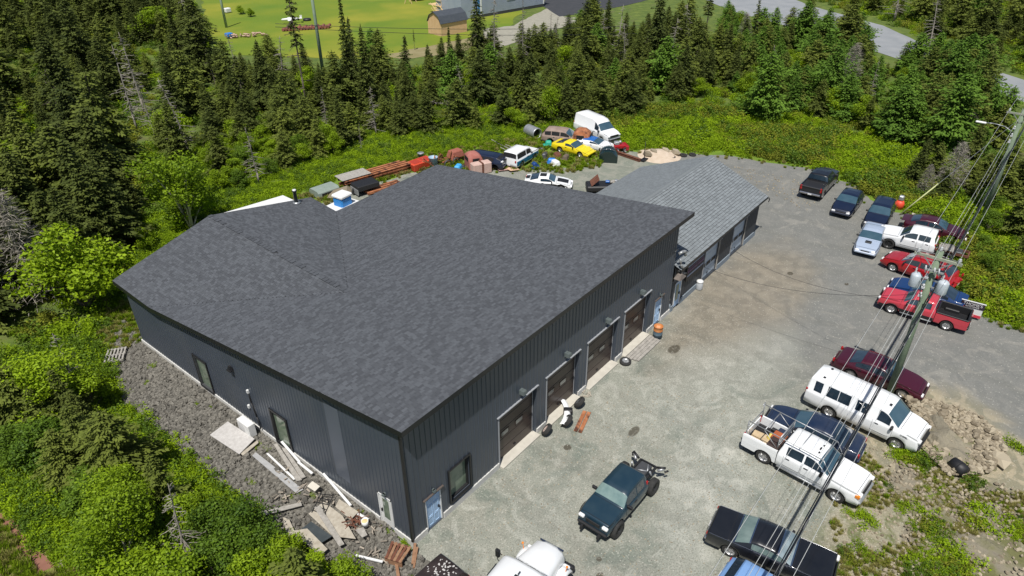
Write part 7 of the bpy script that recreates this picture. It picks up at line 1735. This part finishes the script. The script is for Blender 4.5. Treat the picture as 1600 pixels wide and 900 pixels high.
# orange marker
om = gthing('orange_marker_can', 'orange-red fuel can with grey gear in the grass behind the navy wagon', 'can', 1404,325,0)
b = MB(); b.lathe([(0,0),(.38,0),(.36,.5),(.25,.7),(0,.7)], (0,0,0), n=14); b.build('body', mat('marker_red',(.75,.08,.04),rough=.5), om); b = MB(); b.box((0,0,.95),(.4,.4,.45),bev=.08); b.build('top', M_galv, om)
flatb('pale_board', 'pale board lying behind the maroon car', 'board', ((1425,333),(1460,345),(1452,352),(1424,340)), M_ply, .4, .1)
# ------------------------------------------------------------------ roadside sign
a_, b__ = Vector(G(1497,476,.0)), Vector(G(1527,489,.0)); d = (b__-a_).normalized(); 
q0 = Vector(G(1493,494,0)); q1 = Vector(G(1524,502,0)); d = (q1-q0).normalized()
q0 = Vector(G(1501,494,0)); q1 = Vector(G(1523,500,0)); d = (q1-q0).normalized()
sn = thing('roadside_sign', 'white A-frame sign with dark lettered header and red foot beside the faded red pickup', 'sign', ((q0.x+q1.x)/2,(q0.y+q1.y)/2,0), math.atan2(d.y,d.x))
b = MB(); b.box((0,0,.9),(2.0,.08,1.0)); b.build('face', M_white, sn)
b = MB(); b.box((0,-.045,.45),(2.0,.03,.30)); b.build('red_band', mat('sign_red',(.6,.04,.07),rough=.5), sn)
b = MB(); b.box((0,-.045,1.62),(2.1,.08,.62)); hdr = b.build('header', mat('sign_black',(.03,.02,.03),rough=.5), sn)
b = MB(); b.box((0,-.0,1.97),(2.2,.12,.06)); b.build('cap_rail', M_white, sn)
textobj("THOME'S", .42, (0,-.095,1.70), (R(90),0,0), M_white, sn)
textobj('AUTO REPAIR', .20, (0,-.095,1.43), (R(90),0,0), M_white, sn)
textobj('SERVICE', .22, (0,-.075,.46), (R(90),0,0), M_white, sn)
for s in (-.95,.95): b = MB(); b.bar((s,.05,0),(s,.05,1.95),.08); b.bar((s,.05,1.6),(s,.9,0),.06); b.build('leg', M_wood, sn)
sn.scale = (.64,.64,.64)
# running gear of the semi truck and scrub beyond the lot's near edge
b = MB()
for s in (1,-1): b.bar((.8,s*.42,.75),(-5.2,s*.42,.8),.1,.28)
b.bar((-4.4,-.9,.52),(-4.4,.9,.52),.14,.14); b.build('chassis_frame', M_black, sm)
for xx in (-3.7,-4.9):
    for s in (1,-1): add_wheel(sm, xx, s*.92, .5, .5, M_rim, 8)
b = MB(); b.box((-1.9,0,.95),(1.9,2.0,.55),bev=.05); b.build('cab_floor', M_under, sm)
for s in (1,-1): b = MB(); b.tube((-1.2,s*.95,.6),(-2.6,s*.95,.6),.27,n=14); b.build('fuel_tank', M_galv, sm)
OUT = [(-30,-45),(60,-45),(60,-24),(32,-24),(26,-22.5),(14,-23.5),(6,-22),(2,-14),(-3,-9),(-7,-6),(-30,-2)]
gn_scatter('near_scrub', pts_in(OUT, 1500, (.7,1.5), 7, (YARD,), z=-.05), brights+olives+deeps, 'rough green scrub beyond the near edge of the gravel lot', 'brush')
